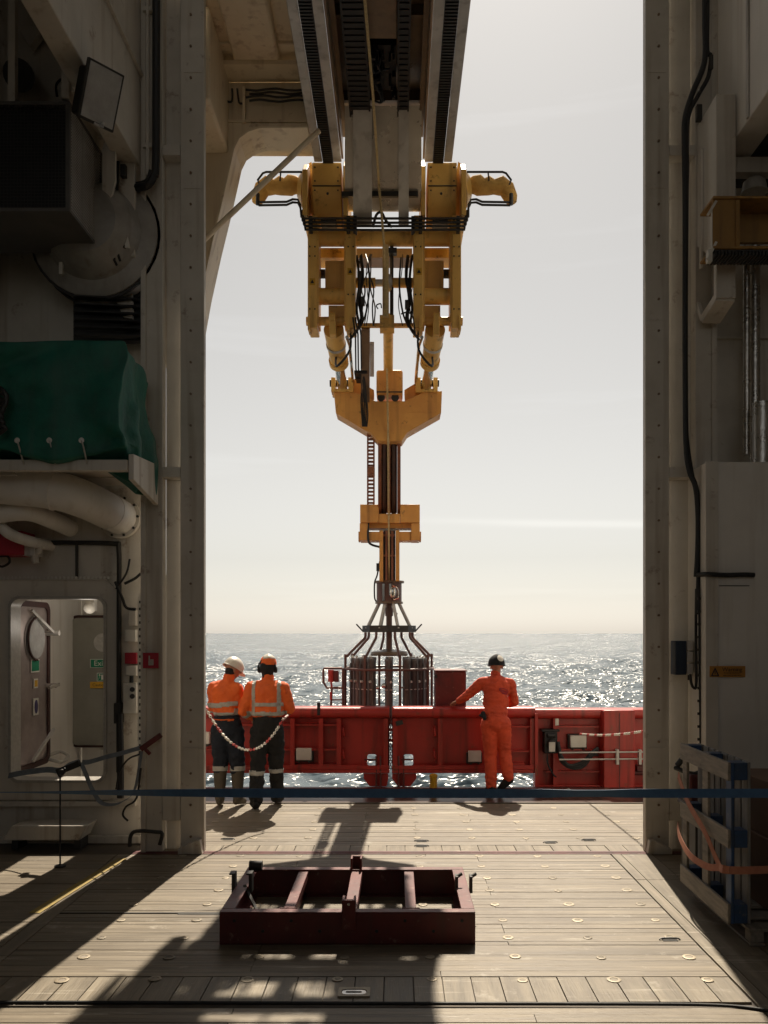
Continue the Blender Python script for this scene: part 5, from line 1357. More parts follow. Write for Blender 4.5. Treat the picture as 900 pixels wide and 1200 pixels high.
    mb = MB(); mb.tube([P(60, 636, 8.53), P(90, 636, 8.53), P(134, 637, 8.53), P(139, 643, 8.53), P(139.5, 700, 8.48), P(139, 905, 8.46)], .024, 8, smooth=4); mb.cyl(P(90, 636, 8.53), P(90, 676, 8.53), .015, n=6)
    o = mb.build('conduit', M['dark_steel']); tag(o, 'thin dark conduit bending down round the doorway top right corner', 'conduit')
    # control boxes between doorway and pillar
    t = thing('control_box', 'stack of small switch boxes between doorway and left pillar', 'control box', P(152, 830, 8.4))
    for (a, b, c, d), m in (((144, 160, 800, 836), 'white'), ((146, 159, 738, 752), 'white'), ((146, 160, 765, 778), 'sign_red'), ((147, 160, 780, 792), 'white'), ((150, 159, 715, 733), 'cream'), ((133, 141, 824, 848), 'dark_steel')):
        mb = MB(); mb.pbox(a, b, c, d, 8.42, .12); mb.build('box', M[m], t, bevel=.006)
    mb = MB(); mb.cyl(P(155, 808, 8.40), P(155, 808, 8.42), .025, n=10); mb.cyl(P(155, 816, 8.40), P(155, 816, 8.42), .025, n=10); mb.build('knob', M['black'], t)
    for pts, r in (([(136, 690, 8.45), (148, 672, 8.4), (152, 655, 8.4)], .01), ([(135, 682, 8.45), (143, 700, 8.4), (148, 712, 8.42), (159, 714, 8.42)], .014),
                   ([(146, 684, 8.4), (158, 678, 8.4), (165, 672, 8.4)], .014), ([(140, 836, 8.42), (141, 880, 8.42), (141, 935, 8.42)], .035), ([(154, 792, 8.42), (154, 796, 8.42), (154, 800, 8.42)], .02)):
        mb = MB(); mb.tube([P(*p) for p in pts], r, 8, smooth=4); mb.build('cable', M['black'], t)
    mb = MB(); mb.pbox(161.2, 165.8, 698, 930, 8.3, .03)
    t = mb.build('cable_tray', M['white']); tag(t, 'narrow white perforated cable tray beside the left pillar', 'cable tray')
    mb = MB()
    for k in range(28): mb.pbox(163, 164.6, 704 + 8 * k, 707 + 8 * k, 8.296, .003)
    s = mb.build('slots', M['black'], t); s['kind'] = 'stuff'
    # low step under the doorway, cover box at its foot
    t = thing('door_step', 'low cream steel step lying along the foot of the left bulkhead', 'step', P(55, 985, 8.2))
    mb = MB(); mb.prism([(PX(5, 8.2), .10), (PX(95, 8.2), .10), (PX(108, 8.3), .24), (PX(22, 8.3), .24)], 'XZ', 8.15, 8.45); mb.build('tread', M['cream'], t, bevel=.008)
    mb = MB(); mb.box(-4.6, -2.46, 8.44, 8.5, .001, .07); mb.box(-4.6, -2.6, 8.47, 8.555, .36, .41); mb.build('kick_plate', M['cream'], t)
    for x in (-3.7, -3.1):
        mb = MB(); mb.box(x, x + .06, 8.2, 8.4, .001, .10); mb.build('foot', M['dark_steel'], t)
    mb = MB(); mb.tube([P(152, 992, 7.9), P(153, 980, 7.9), P(160, 974, 7.9), P(183, 975, 7.9), P(190, 977, 7.9), P(187, 990, 7.9)], .018, 8, smooth=4)
    o = mb.build('handrail', M['dark_steel']); tag(o, 'small dark bent bar handle on the deck by the left pillar foot', 'bar')
    # grey strap from the door to a hook on the pillar, thin rod it hangs from
    t = thing('lashing_strap', 'loose pale grey lashing strap and ratchet slung across the left doorway', 'strap', P(70, 905, 8.0))
    mb = MB(); pts = spline([P(10, 909, 8.2), P(30, 905, 8.15), P(55, 902, 8.1), P(70, 903, 8.0), P(80, 897, 8.0), P(92, 893, 8.0)], 4); mb.ribbon(pts, (0.15, .35, 1), .055, .004); mb.build('webbing', M['grey_strap'], t)
    mb = MB(); pts = spline([P(96, 893, 8.0), P(104, 893, 8.0), P(125, 887, 8.0), P(145, 882, 8.0), P(165, 876, 8.02)], 4); mb.ribbon(pts, (.1, .25, 1), .045, .004); mb.build('webbing', M['grey_strap'], t)
    mb = MB(); pts = spline([P(95, 894, 7.98), P(101, 908, 7.95), P(108, 925, 7.95), P(118, 940, 7.95), P(132, 943, 7.95), P(146, 938, 7.95), P(158, 925, 8.0), P(166, 880, 8.02)], 5); mb.ribbon(pts, (.7, .3, .6), .04, .004); mb.build('webbing', M['grey_strap'], t)
    mb = MB(); mb.bar(P(67, 905, 7.97), P(94, 894, 7.97), .05, .06); mb.bar(P(70, 910, 7.95), P(78, 900, 7.95), .06, .03); mb.cyl(P(72, 905, 7.9), P(72, 905, 8.03), .03, n=8); mb.build('ratchet', M['black'], t, bevel=.006)
    mb = MB(); mb.bar(P(165, 878, 8.02), P(189, 861, 8.05), .05, .05); mb.bar(P(170, 878, 8.0), P(176, 884, 8.0), .03, .03); mb.build('hook', M['maroon'], t, bevel=.006)
    mb = MB(); mb.tube([P(136, 925, 8.3), P(140, 905, 8.3), P(150, 890, 8.25), P(163, 884, 8.1)], .009, 6, smooth=5); mb.tube([P(150, 962, 8.0), P(144, 955, 8.0), P(148, 945, 8.0), P(160, 935, 8.0), P(165, 900, 8.02)], .010, 6, smooth=5); mb.build('cord', M['black'], t)
    mb = MB(); mb.cyl(Vector((PX(70.5, 7.6), 7.6, .0)), P(70.5, 908, 7.6), .008, n=8); mb.lathe([(.05, 0), (.05, .012), (.02, .02)], (PX(70.5, 7.6), 7.6, 0.001), n=14); mb.build('rod', M['black'], t)
    # things in the dim upper corner
    t = thing('pump_body', 'dim round pump body high in the dark upper left corner', 'pump', P(20, 85, 8.2))
    mb = MB(); mb.cyl(P(22, 88, 8.1), P(22, 88, 8.5), .14, n=20); mb.build('casing', M['dark_steel'], t)
    mb = MB(); mb.tube([P(67, 113, 8.4), P(66, 100, 8.4), P(72, 93, 8.4), P(80, 96, 8.4)], .012, 6, smooth=4); mb.build('pipe', M['black'], t)
    mb = MB(); mb.prism([(PX(20, 8.4), PZ(32, 8.4)), (PX(35, 8.4), PZ(53, 8.4)), (PX(52, 8.4), PZ(30, 8.4))], 'XZ', 8.4, 8.5); mb.build('bracket', M['cream'], t)
    # blue barrier strap right across the bay
    Y = 5.0
    pts, wd = [], []
    for i in range(61):
        f = i / 60
        x = -5.2 + 10.4 * f
        px = CX + x * 1000 / Y
        py = 929.5 + 1.5 * f - 1.2 * math.sin(math.pi * f)
        pts.append(Vector((x, Y + .02 * math.sin(f * 9), PZ(py, Y))))
        tw = -1.32 + 1.6 * min(1, max(0, (px - 30) / 330)) if px < 600 else .28 - 1.0 * max(0, 1 - abs(px - 690) / 90)
        wd.append((0, math.sin(tw), math.cos(tw)))
    mb = MB(); mb.ribbon(pts, wd, .052, .003); o = mb.build('barrier_strap', M['blue_strap']); tag(o, 'blue webbing barrier strap stretched across the whole bay', 'strap')
build_left()

# ------------------------------------------------------------------ right side clutter
def build_right():
    # stepped casing beside the pillar
    t = thing('casing_box', 'tall cream steel casing below the chute with orange warning label', 'casing', (3.2, 8.0, 0))
    x0 = PX(828, 7.75)
    mb = MB(); mb.box(x0, 3.9, 7.75, 8.5, 0, PZ(541, 7.75)); mb.build('body', M['cream_clean'], t, bevel=.012)
    mb = MB(); mb.box(x0 - .012, x0 + .10, 7.73, 7.746, 0, PZ(541, 7.75)); mb.build('corner_strip', M['cream'], t)
    mb = MB(); mb.box(x0 + .11, 3.2, 7.743, 7.747, PZ(687, 7.75), PZ(686, 7.75)); mb.build('seam', M['dark_steel'], t)
    l = thing('warning_sign', 'orange warning label with a black triangle on the right casing', 'sign', P(853, 790, 7.73))
    mb = MB(); mb.pbox(831.5, 873.5, 780.5, 793.5, 7.728, .012); mb.build('plate', M['sign_orange'], l)
    yb = 7.724
    mb = MB(); holed(mb, [P(833, 792.5, yb).xz, P(843, 792.5, yb).xz, P(838, 782, yb).xz], [[P(835, 791.3, yb).xz, P(841, 791.3, yb).xz, P(838, 784.8, yb).xz]], 'XZ', yb - .001, yb + .001); mb.pbox(837.5, 838.5, 786.5, 790.3, yb, .002); mb.build('triangle', M['black'], l)
    mb = MB(); text_mb('Warning', .052, (PX(858, yb), PZ(784.7, yb)), mb, at=yb); text_mb('Rotating machinery', .019, (PX(858, yb), PZ(788.5, yb)), mb, at=yb); text_mb('may start at any time', .019, (PX(858, yb), PZ(791.4, yb)), mb, at=yb); mb.build('lettering', M['black'], l)
    # recess plate over the casing
    mb = MB(); mb.box(2.80, 2.87, 8.25, 8.555, 3.6, 6.5); mb.box(2.875, 4.2, 8.5, 8.556, 5.02, 5.04)
    o = mb.build('wall_frame', M['cream']); tag(o, 'plain cream frame plate on the bulkhead above the right casing', 'plate')
    # chute with a sloping open end
    t = thing('chute', 'cream steel trunk with an open slanting lower end, right of the opening', 'duct', (2.93, 7.9, 5.0))
    xa = 2.86
    out = [(7.65, 5.05), (7.65, 6.9), (8.22, 6.9), (8.22, 5.33), (8.02, 5.03)]
    outl = [(7.65, 5.08), (7.65, 6.9), (8.22, 6.9), (8.22, 5.30), (8.05, 5.03), (7.98, 5.0)]
    ins = [(7.70, 5.13), (7.70, 5.45), (8.17, 5.80), (8.17, 5.32), (8.02, 5.07)]
    mb = MB(); holed(mb, outl, [ins], 'YZ', xa, xa + .03); mb.build('side_plate', M['cream_clean'], t)
    mb = MB(); mb.prism([(2.862, 5.081), (3.03, 5.081), (3.03, 6.9), (2.862, 6.9)], 'XZ', 7.632, 7.648); mb.prism(outl, 'YZ', 3.01, 3.03); mb.box(xa + .032, 3.008, 7.96, 8.2, 5.04, 5.07); mb.build('body', M['cream'], t)
    mb = MB(); mb.prism([(7.652, 5.06), (8.0, 4.985), (8.0, 5.0), (7.652, 5.075)], 'YZ', xa, 3.03); mb.build('sloped_sill', M['cream'], t)
    mb = MB(); mb.box(xa - .02, xa - .003, 7.96, 8.02, 5.5, 6.6); mb.build('edge_strip', M['cream_clean'], t)
    # beam with rack
    t = thing('runway_beam', 'stubby yellow runway beam with toothed rack, upper right edge', 'beam', (3.3, 7.3, 5.4))
    Y = 7.3
    mb = MB(); mb.pbox(835, 862, 234, 290, Y, .02); mb.pbox(862.5, 1000, 240, 284, Y + .25, .04); mb.build('web', M['beam_ochre'], t)
    mb = MB(); mb.box(PX(835, Y), 4.4, Y - .02, Y + .30, PZ(234, Y) + .003, PZ(231, Y)); mb.box(PX(835, Y), 4.4, Y - .02, Y + .30, PZ(292, Y), PZ(289, Y) - .003); mb.pbox(862.5, 867, 234, 288, Y - .02, .25); mb.build('flange', M['beam_ochre'], t)
    mb = MB()
    for k in range(22): mb.pbox(838 + k * 4, 840.4 + k * 4, 293, 299, Y, .2)
    mb.pbox(836, 930, 292.5, 294, Y + .001, .2); k = mb.build('rack', M['dark_steel'], t)
    mb = MB(); mb.bar(P(829.5, 252, Y), P(839, 236, Y), .03, .02); mb.bar(P(829.5, 304, Y), P(839, 284, Y), .03, .02); mb.pbox(834, 835, 246, 290, Y, .02); mb.pbox(830, 835, 292, 306, Y, .06); mb.build('end_guide', M['white'], t)
    # beam ceiling seen beyond the right girder
    t = thing('deck_beam', 'dark cross beams under the deck in the upper right recess', 'beam', (3.9, 8.0, 6.4))
    for z, y in ((6.35, 7.9), (6.05, 8.3)):
        mb = MB(); mb.box(3.05, 5.1, y, y + .12, z, z + .14); mb.build('beam', M['cream'], t)
    mb = MB(); mb.lathe([(.12, 0), (.10, .10), (.03, .16)], (PX(884, 8.0), 8.0, PZ(226, 8.0)), n=18); mb.build('lamp', M['reflect'], t)
    mb = MB(); mb.box(3.31, 5.1, 7.0, 8.55, 6.54, 6.6); mb.build('deck_plate', M['dark_steel'], t)
    # foil wrapped pipes
    for lab, px, r, y0, y1, Y in (('thin silver foil wrapped pipe, left of the three by the right edge', 875, .034, 285, 533, 8.1), ('middle silver foil pipe ending above the thick one', 884.5, .05, 285, 690, 8.25), ('thick shiny foil wrapped pipe at the right edge', 892.5, .085, 472, 1000, 7.9)):
        mb = MB(); a, b = P(px, y0, Y), P(px, y1, Y); b.z = max(b.z, 0); mb.cyl(a, b, r, n=24); o = mb.build('foil_pipe', M['foil']); tag(o, lab, 'pipe', 'foil wrapped pipes')
        k = y0 + 35
        while k < min(y1, 985):
            mb = MB(); mb.cyl(P(px, k, Y), P(px, k + 1.5, Y), r + .004, n=24); mb.build('foil_seam', M['foil'], o); k += 42
    # black cables down the pillar
    t = thing('cable_run', 'black cable bundle snaking down the right pillar with one branch', 'cable', P(810, 690, 7.95))
    paths = [([(826, -60), (826, 20), (826.5, 62), (823, 82), (812, 108), (803, 138), (802, 170), (803, 240), (803, 330), (803, 430), (804, 520), (808, 552), (815, 570), (818, 600), (818, 640), (816, 676)], 0.026),
             ([(830, -60), (829, 20), (829, 60), (833, 66), (830, 90), (818, 112), (806, 140), (805, 200), (804, 300), (803.5, 400), (804, 500), (811, 556), (817, 575), (819.5, 610), (818, 690), (817, 720)], 0.020),
             ([(818, 673.5), (830, 673), (850, 674), (872, 673.5), (884, 674)], 0.022)]
    for pp, r in paths:
        mb = MB(); mb.tube([P(a, b, 7.93 if a < 822 or b < 200 else 7.70) for a, b in pp] if len(pp) > 6 else [P(a, b, 7.9 if a < 827 else 7.71) for a, b in pp], r, 8, smooth=5); mb.build('cable', M['black'], t)
    mb = MB(); mb.tube([P(816, 690, 7.95), P(815.5, 740, 7.95), P(816, 800, 7.95), P(813, 806, 7.95), P(810, 800, 7.95), P(809, 790, 7.95)], .013, 6, smooth=4); mb.tube([P(819, 690, 7.9), P(820, 800, 7.9), P(821, 880, 7.9)], .010, 6); mb.build('thin_cable', M['black'], t)
    for a in [(818, 821, 700 + k * 15, 703 + k * 15, 7.88, .02) for k in range(12)] + [(832, 836, 64, 80, 7.9, .03), (817, 823, 122, 140, 7.98, .05)]:
        mb = MB(); mb.pbox(*a); mb.build('cable_clip', M['dark_steel'], t)
    mb = MB(); mb.pbox(820.5, 822.5, 700, 870, 7.96, .03); mb.build('cable_tray', M['white'], t)
    t = thing('junction_box', 'small blue grey junction box on the right pillar', 'box', P(803, 790, 8.0))
    mb = MB(); mb.pbox(792, 804.5, 751, 791, 8.03, .16); mb.build('box', M['box_blue'], t, bevel=.006)
    for a, b in ((751, 762), (764, 776), (778, 790)):
        mb = MB(); mb.pbox(805.2, 812.5, a, b, 8.04, .12); mb.build('module', M['grey_steel'], t, bevel=.004)
    mb = MB(); mb.cyl(P(808, 791, 8.1), P(808, 797, 8.1), .018, n=8); mb.build('gland', M['black'], t)
    # upright blue pallet, face towards the bay
    t = thing('blue_pallet', 'weathered blue pallet standing on edge with orange strap round it', 'pallet', (2.36, 6.2, .13))
    def pp(y, off, z): return None
    yn, yf = 5.74, 6.76
    xn, xf = PX(880, yn) - .155, PX(796.5, yf)
    def X(y, off): return xn + (xf - xn) * (y - yn) / (yf - yn) + off
    def slab(name, m, ya, yb, o0, o1, z0, z1, bev=.004):
        mb = MB()
        v = []
        for z in (z0, z1):
            for y, o in ((ya, o0), (ya, o1), (yb, o1), (yb, o0)): v.append((X(y, o), y, z))
        mb.add(v, [(0, 1, 2, 3), (7, 6, 5, 4), (0, 4, 5, 1), (1, 5, 6, 2), (2, 6, 7, 3), (3, 7, 4, 0)])
        return mb.build(name, m, t, bevel=bev)
    zb, zt = .12, 1.21
    for k, (z0, z1) in enumerate(((zb, zb + .135), (.63, .755), (zt - .125, zt))):
        slab('face_board', M['pallet_wood'], yn + .002, yf - .002, .001, .021, z0, z1)
        for ya, yb in ((yn, yn + .13), ((yn + yf) / 2 - .06, (yn + yf) / 2 + .06), (yf - .12, yf)):
            slab('block', M['pallet_blue'], ya + (.004 if ya > yn else .004), yb - .004, .046, .135, z0 + .004, z1 - .004)
    for ya, yb in ((yn, yn + .10), ((yn + yf) / 2 - .06, (yn + yf) / 2 + .06), (yf - .10, yf)):
        slab('upright_board', M['pallet_blue'] if ya == yn else M['pallet_wood'], ya, yb, .0225, .044, zb + .002, zt - .002)
    n = 8
    for k in range(n):
        ya = yn + (yf - yn) * k / n
        slab('slat', M['slat_wood'], ya + .010, ya + (yf - yn) / n - .014, .137, .158, zb, zt)
    # orange ratchet strap round it and the boxes
    mb = MB()
    A = [Vector((X(yf, -.012), yf - .0, .955)), Vector((X(6.45, -.035), 6.45, .80)), Vector((X(6.1, -.03), 6.10, .66)), Vector((X(yn + .15, -.012), yn + .15, .50)), Vector((X(yn, .0), yn - .015, .49)), Vector((2.62, yn - .02, .50)), Vector((2.9, yn + .1, .475)), Vector((3.3, yn + .2, .46))]
    mb.ribbon(spline(A, 4), (.2, .15, 1), .052, .004)
    B = [Vector((X(yf, -.014), yf + .01, .56)), Vector((X(6.6, -.05), 6.6, .50)), Vector((X(6.3, -.07), 6.3, .44)), Vector((X(6.0, -.05), 6.0, .44)), Vector((X(yn + .1, -.018), yn + .1, .475)), Vector((X(yn, .0), yn - .022, .49))]
    mb.ribbon(spline(B, 4), (.2, .1, 1), .048, .004)
    o = mb.build('lashing_strap', M['orange_strap']); tag(o, 'faded orange lashing strap looped round the upright blue pallet', 'strap')
    # wooden pallet underneath
    t2 = thing('wooden_pallet', 'flat wooden pallet on the deck under the blue one and the cartons', 'pallet', (2.9, 6.2, 0))
    def box(name, m, x0, x1, y0, y1, z0, z1, par, bev=.004):
        mb = MB(); mb.box(x0, x1, y0, y1, z0, z1); return mb.build(name, m, par, bevel=bev)
    for y in (5.66, 5.90, 6.14, 6.38, 6.62): box('deck_board', M['pallet_wood'], 2.34, 3.4, y, y + .14, .097, .117, t2)
    for x in (2.35, 2.82, 3.29):
        for y in (5.67, 6.15, 6.64): box('block', M['pallet_wood'], x, x + .09, y, y + .09, .022, .0965, t2)
        box('runner', M['pallet_wood'], x - .004, x + .094, 5.66, 6.76, .001, .0215, t2)
    # cartons
    for lab, a in (('lower cardboard carton with white label behind the blue pallet', (2.62, 3.30, 5.86, 6.72, .119, .62)), ('upper cardboard carton on top of the lower one, half under the strap', (2.64, 3.26, 5.95, 6.70, .623, 1.02))):
        c = thing('carton', lab, 'box', ((a[0] + a[1]) / 2, (a[2] + a[3]) / 2, a[4]), 'cartons on the pallet')
        box('body', M['card'], *a, c, .006)
        mb = MB(); mb.box(a[0] + .0, a[1], a[2] - .0015, a[2] - .0003, (a[4] + a[5]) / 2 - .03, (a[4] + a[5]) / 2 + .03); mb.build('tape', M['brown_steel'], c)
        mb = MB(); mb.box(a[0] + .12, a[0] + .32, a[2] - .004, a[2] - .002, a[4] + .16, a[5] - .10); lb = mb.build('label', M['white'], c)
        mb = MB()
        for k in range(4): mb.box(a[0] + .14, a[0] + .20 + .02 * (k % 3), a[2] - .0055, a[2] - .0045, a[4] + .19 + k * .035, a[4] + .20 + k * .035)
        mb.build('print', M['black'], lb)
    mb = MB(); mb.sphere((2.95, 6.1, 1.09), (.20, .25, .075), 18, 8); mb.tube([(2.75, 5.85, 1.06), (2.85, 5.78, 1.12), (3.0, 5.8, 1.10), (3.1, 5.85, 1.14)], .02, 8, smooth=4); o = mb.build('coiled_sling', M['maroon']); tag(o, 'dark red coiled lifting sling on top of the cartons', 'sling')
    mb = MB(); mb.box(2.66, 3.2, 5.72, 5.85, .119, .30); o = mb.build('plank_offcut', M['slat_wood']); tag(o, 'short timber offcut lying before the lower carton', 'timber')
    # dark pump block behind the far end of the pallet
    t = thing('hose_reel', 'small dark hose fitting half hidden behind the upright pallet', 'hose', (2.45, 7.2, .4))
    mb = MB(); mb.tube([(2.4, 7.3, .95), (2.46, 7.25, 1.05), (2.5, 7.2, 1.08), (2.54, 7.2, 1.0)], .025, 8, smooth=4); mb.tube([(2.38, 7.3, .93), (2.5, 7.15, .9), (2.6, 7.1, 1.0)], .02, 8, smooth=4); mb.build('hose', M['black'], t)
    mb = MB(); mb.box(2.45, 2.75, 7.0, 7.35, .0, .62); mb.box(2.42, 2.78, 6.98, 7.37, .622, .66); mb.build('stand', M['dark_steel'], t, bevel=.01)
    mb = MB(); mb.box(2.44, 2.7, 7.1, 7.3, .662, .9); mb.build('pump', M['maroon'], t, bevel=.02)
build_right()

# ------------------------------------------------------------------ maroon frame lying on the deck
def build_frame():
    t = thing('steel_frame', 'low dark red steel frame with three cross bars lying on the deck', 'frame', (-.32, 6.25, 0))
    x0, x1, y0, y1, h = -1.185, .525, 5.70, 6.80, .205
    m = M['maroon']
    def channel(name, a, b, inward):
        """upright web with top and bottom flange, standing between plan points a and b"""
        mb = MB()
        (ax, ay), (bx, by) = a, b
        ix, iy = inward
        mb.box(ax, bx + (0.012 if ax == bx else 0) * (1 if ix >= 0 else -1), ay, by + (0.012 if ay == by else 0) * (1 if iy >= 0 else -1), .001, h) if True else None
        mb.box(ax, (bx if ax != bx else ax + ix * .09), ay, (by if ay != by else ay + iy * .075), h + .0005, h + .012)
        mb.box(ax, (bx if ax != bx else ax + ix * .09), ay, (by if ay != by else ay + iy * .075), -.001, .0105)
        return mb.build(name, m, t, bevel=.003)
    channel('front_beam', (x0, y0), (x1, y0), (0, 1))
    channel('back_beam', (x0, y1), (x1, y1), (0, -1))
    channel('side_beam', (x0 + .0, y0 + .079), (x0 + .0, y1 - .079), (1, 0))
    channel('side_beam', (x1, y0 + .079), (x1, y1 - .079), (-1, 0))
    for xc, wdt in ((-.735, .075), (-.315, .085), (.095, .075)):
        mb = MB(); mb.box(xc - wdt / 2, xc + wdt / 2, y0 + .015, y1 - .015, h - .06, h - .002); mb.box(xc - .006, xc + .006, y0 + .015, y1 - .015, .012, h - .061); mb.build('cross_bar', m, t, bevel=.003)
    for y, dy in ((y0 - .012, 1), (y1 + .012, -1)):
        mb = MB(); mb.box(-.365, -.275, y - .02 * dy, y + .012 * dy * 0 - .0, h - .10, h + .10); mb.box(-.365, -.348, y, y + .09 * dy, h + .0125, h + .10); mb.box(-.29, -.275, y, y + .09 * dy, h + .0125, h + .10); mb.box(-.347, -.291, y, y + .012 * dy, h + .0125, h + .10); mb.build('post', m, t, bevel=.003)
    mb = MB(); mb.cyl((-.32, y0 - .036, h + .075), (-.32, y0 - .03, h + .075), .010, n=8); mb.build('rivet', M['chrome'], t)
    for k in range(9):
        mb = MB(); mb.cyl((x0 + .10 + k * .19, y0 - .004, .16 - .07 * (k % 2)), (x0 + .10 + k * .19, y0 - .0005, .16 - .07 * (k % 2)), .011, n=10); mb.build('bolt_hole', M['black'], t)
    for xc in (-.735, .095):
        mb = MB(); mb.tube([(xc - .05, y0 + .055 + .03 * (j % 2), h + .0125) if 0 else (xc - .06 + .012 * j, y0 + .082, h + .010 + .002 * (j % 2)) for j in range(11)], .006, 6); mb.build('weld_bead', m, t)
    mb = MB(); mb.cyl((-1.06, 6.72, h + .045), (-1.16, 6.72, h + .045), .038, n=16); mb.cyl((-1.10, 6.72, h + .01), (-1.10, 6.72, h + .05), .02, n=8); mb.build('round_stop', M['black'], t)
    for xa in (-1.20, -1.075):
        mb = MB(); mb.box(xa - .012, xa + .012, 6.26, 6.34, h - .03, h + .10); mb.box(xa - .03, xa + .012, 6.26, 6.34, h + .101, h + .112); mb.build('catch', M['dark_steel'], t)
    for xa in (.44, .545):
        mb = MB(); mb.box(xa - .010, xa + .010, 6.25, 6.33, h - .03, h + .09); mb.bar((xa, 6.28, h + .08), (xa + .04, 6.30, h + .10), .015, .02); mb.build('catch', M['dark_steel'], t)
    mb = MB(); mb.bar((-1.12, 6.28, h + .02), (-.95, 6.05, .03), .02, .012); mb.build('lashing_bar', M['dark_steel'], t)
build_frame()
# ------------------------------------------------------------------ people
def cap(mb, p0, r0, p1, r1, n=14):
    p0, p1 = Vector(p0), Vector(p1)
    mb.sphere(p0, r0, n, 8); mb.sphere(p1, r1, n, 8)
    if (p1 - p0).length > 1e-5: mb.cyl(p0, p1, r0 * .999, r1 * .999, n)

def chain(mb, pts):
    for (a, ra), (b, rb) in zip(pts[:-1], pts[1:]): cap(mb, a, ra, b, rb)

def grown(mb, name, mats, parent, xf, voxel, smooth=4, folds=None):
    """union of overlapping solids -> one continuous smooth surface"""
    me = bpy.data.meshes.new('tmp'); me.from_pydata([tuple(v) for v in mb.v], [], mb.f)
    bm = bmesh.new(); bm.from_mesh(me); bmesh.ops.recalc_face_normals(bm, faces=bm.faces); bm.to_mesh(me); bm.free()
    ob = bpy.data.objects.new('tmp', me); COL.objects.link(ob)
    md = ob.modifiers.new('r', 'REMESH'); md.mode = 'VOXEL'; md.voxel_size = voxel
    ms = ob.modifiers.new('s', 'SMOOTH'); ms.iterations = smooth; ms.factor = 0.5
    dg = bpy.context.evaluated_depsgraph_get()
    out = bpy.data.meshes.new_from_object(ob.evaluated_get(dg))
    bpy.data.objects.remove(ob); bpy.data.meshes.remove(me)
    out.name = name
    if folds:
        amp, fz = folds
        for v in out.vertices:
            p = v.co
            f = noise.noise(Vector((p.x * 9 + p.z * 4, p.y * 9, p.z * fz))) * .6 + noise.noise(Vector((p.x * 22 - p.z * 7, p.y * 22, p.z * fz * 1.7 + 5))) * .4
            f += .5 * (.25 - abs(noise.noise(Vector((p.x * 6 + p.z * 9, p.y * 7, p.z * 7 - p.x * 8 + 3)))))
            v.co = p + v.normal * (amp * f)
    out.transform(xf)
    out.materials.clear()
    for m in (mats if isinstance(mats, (list, tuple)) else [mats]): out.materials.append(m)
    for p in out.polygons: p.use_smooth = True
    o = bpy.data.objects.new(name, out); COL.objects.link(o)
    if parent is not None: o.parent = parent
    return o

def band_from(src, name, m, parent, pred, off=.004):
    """strip of tape that follows a garment: its faces inside pred, lifted a little and given thickness"""
    me = src.data
    bm = bmesh.new(); bm.from_mesh(me)
    kill = [f for f in bm.faces if not pred(f.calc_center_median())]
    bmesh.ops.delete(bm, geom=kill, context='FACES')
    if not bm.faces: bm.free(); return None
    bm.normal_update()
    for v in bm.verts: v.co += v.normal * off
    o_me = bpy.data.meshes.new(name)
    bmesh.ops.solidify(bm, geom=bm.faces[:], thickness=.003)
    bm.to_mesh(o_me); bm.free()
    o_me.materials.append(m)
    for p in o_me.polygons: p.use_smooth = True
    o = bpy.data.objects.new(name, o_me); COL.objects.link(o); o.parent = parent
    return o

def hand(mb, W, d, n, thumb_side, curl=35, k=1.0):
    """W wrist, d towards the knuckles, n out of the back of the hand, thumb_side +-1 along n x d"""
    W, d = Vector(W), Vector(d).normalized()
    n = Vector(n); n = (n - d * n.dot(d)).normalized()
    s = n.cross(d).normalized() * thumb_side
    for j, o in enumerate((.030, .010, -.011, -.031)):
        cap(mb, W + s * o * .6 * k, .017 * k, W + d * .085 * k + s * o * k, .0125 * k, 8)
    mb.sphere(W + d * .05 * k, (.04 * k, .04 * k, .018 * k), 10, 6, rot=Matrix((s, d, n)).transposed())
    for o, ln, sp in ((.031, .072, .10), (.010, .082, .02), (-.011, .076, -.06), (-.031, .060, -.14)):
        p = W + d * .085 * k + s * o * k
        r = .0105 * k
        ang = R(curl * .5)
        dd = (d + s * sp).normalized()
        for q, f in enumerate((.44, .32, .24)):
            v = dd * math.cos(ang) - n * math.sin(ang)
            p2 = p + v * ln * f * k
            cap(mb, p, r, p2, r * .9, 8)
            p, r = p2, r * .9
            ang += R(curl)
    a = W + s * .028 * k + d * .022 * k
    b = a + (s * .75 + d * .75 - n * .3).normalized() * .045 * k
    c = b + (d * .95 + s * .15 - n * .35).normalized() * .032 * k
    cap(mb, a, .015 * k, b, .012 * k, 8); cap(mb, b, .0118 * k, c, .010 * k, 8)

def head_shape(mb, c, face, up=Vector((0, 0, 1)), k=1.0):
    """skull, jaw, nose, ears, brow; face = direction it looks"""
    f = Vector(face).normalized(); u = (up - f * up.dot(f)).normalized(); s = f.cross(u).normalized()
    Mx = Matrix((s, f, u)).transposed()
    w = lambda a, b, h: Vector(c) + s * a * k + f * b * k + u * h * k
    mb.sphere(w(0, -.01, .03), (.075 * k, .095 * k, .09 * k), 16, 10, rot=Mx)
    mb.sphere(w(0, .03, -.04), (.058 * k, .062 * k, .075 * k), 14, 8, rot=Mx)
    cap(mb, w(0, .085, .005), .012 * k, w(0, .105, -.025), .014 * k, 8)
    cap(mb, w(-.018, .080, -.062), .012 * k, w(.018, .080, -.062), .012 * k, 8)
    cap(mb, w(-.035, .072, .022), .013 * k, w(.035, .072, .022), .013 * k, 8)
    mb.sphere(w(0, .07, -.098), .022 * k, 8, 6)
    for q in (-1, 1):
        mb.sphere(w(q * .077, -.01, -.01), (.012 * k, .022 * k, .034 * k), 10, 6, rot=Mx)
    return w

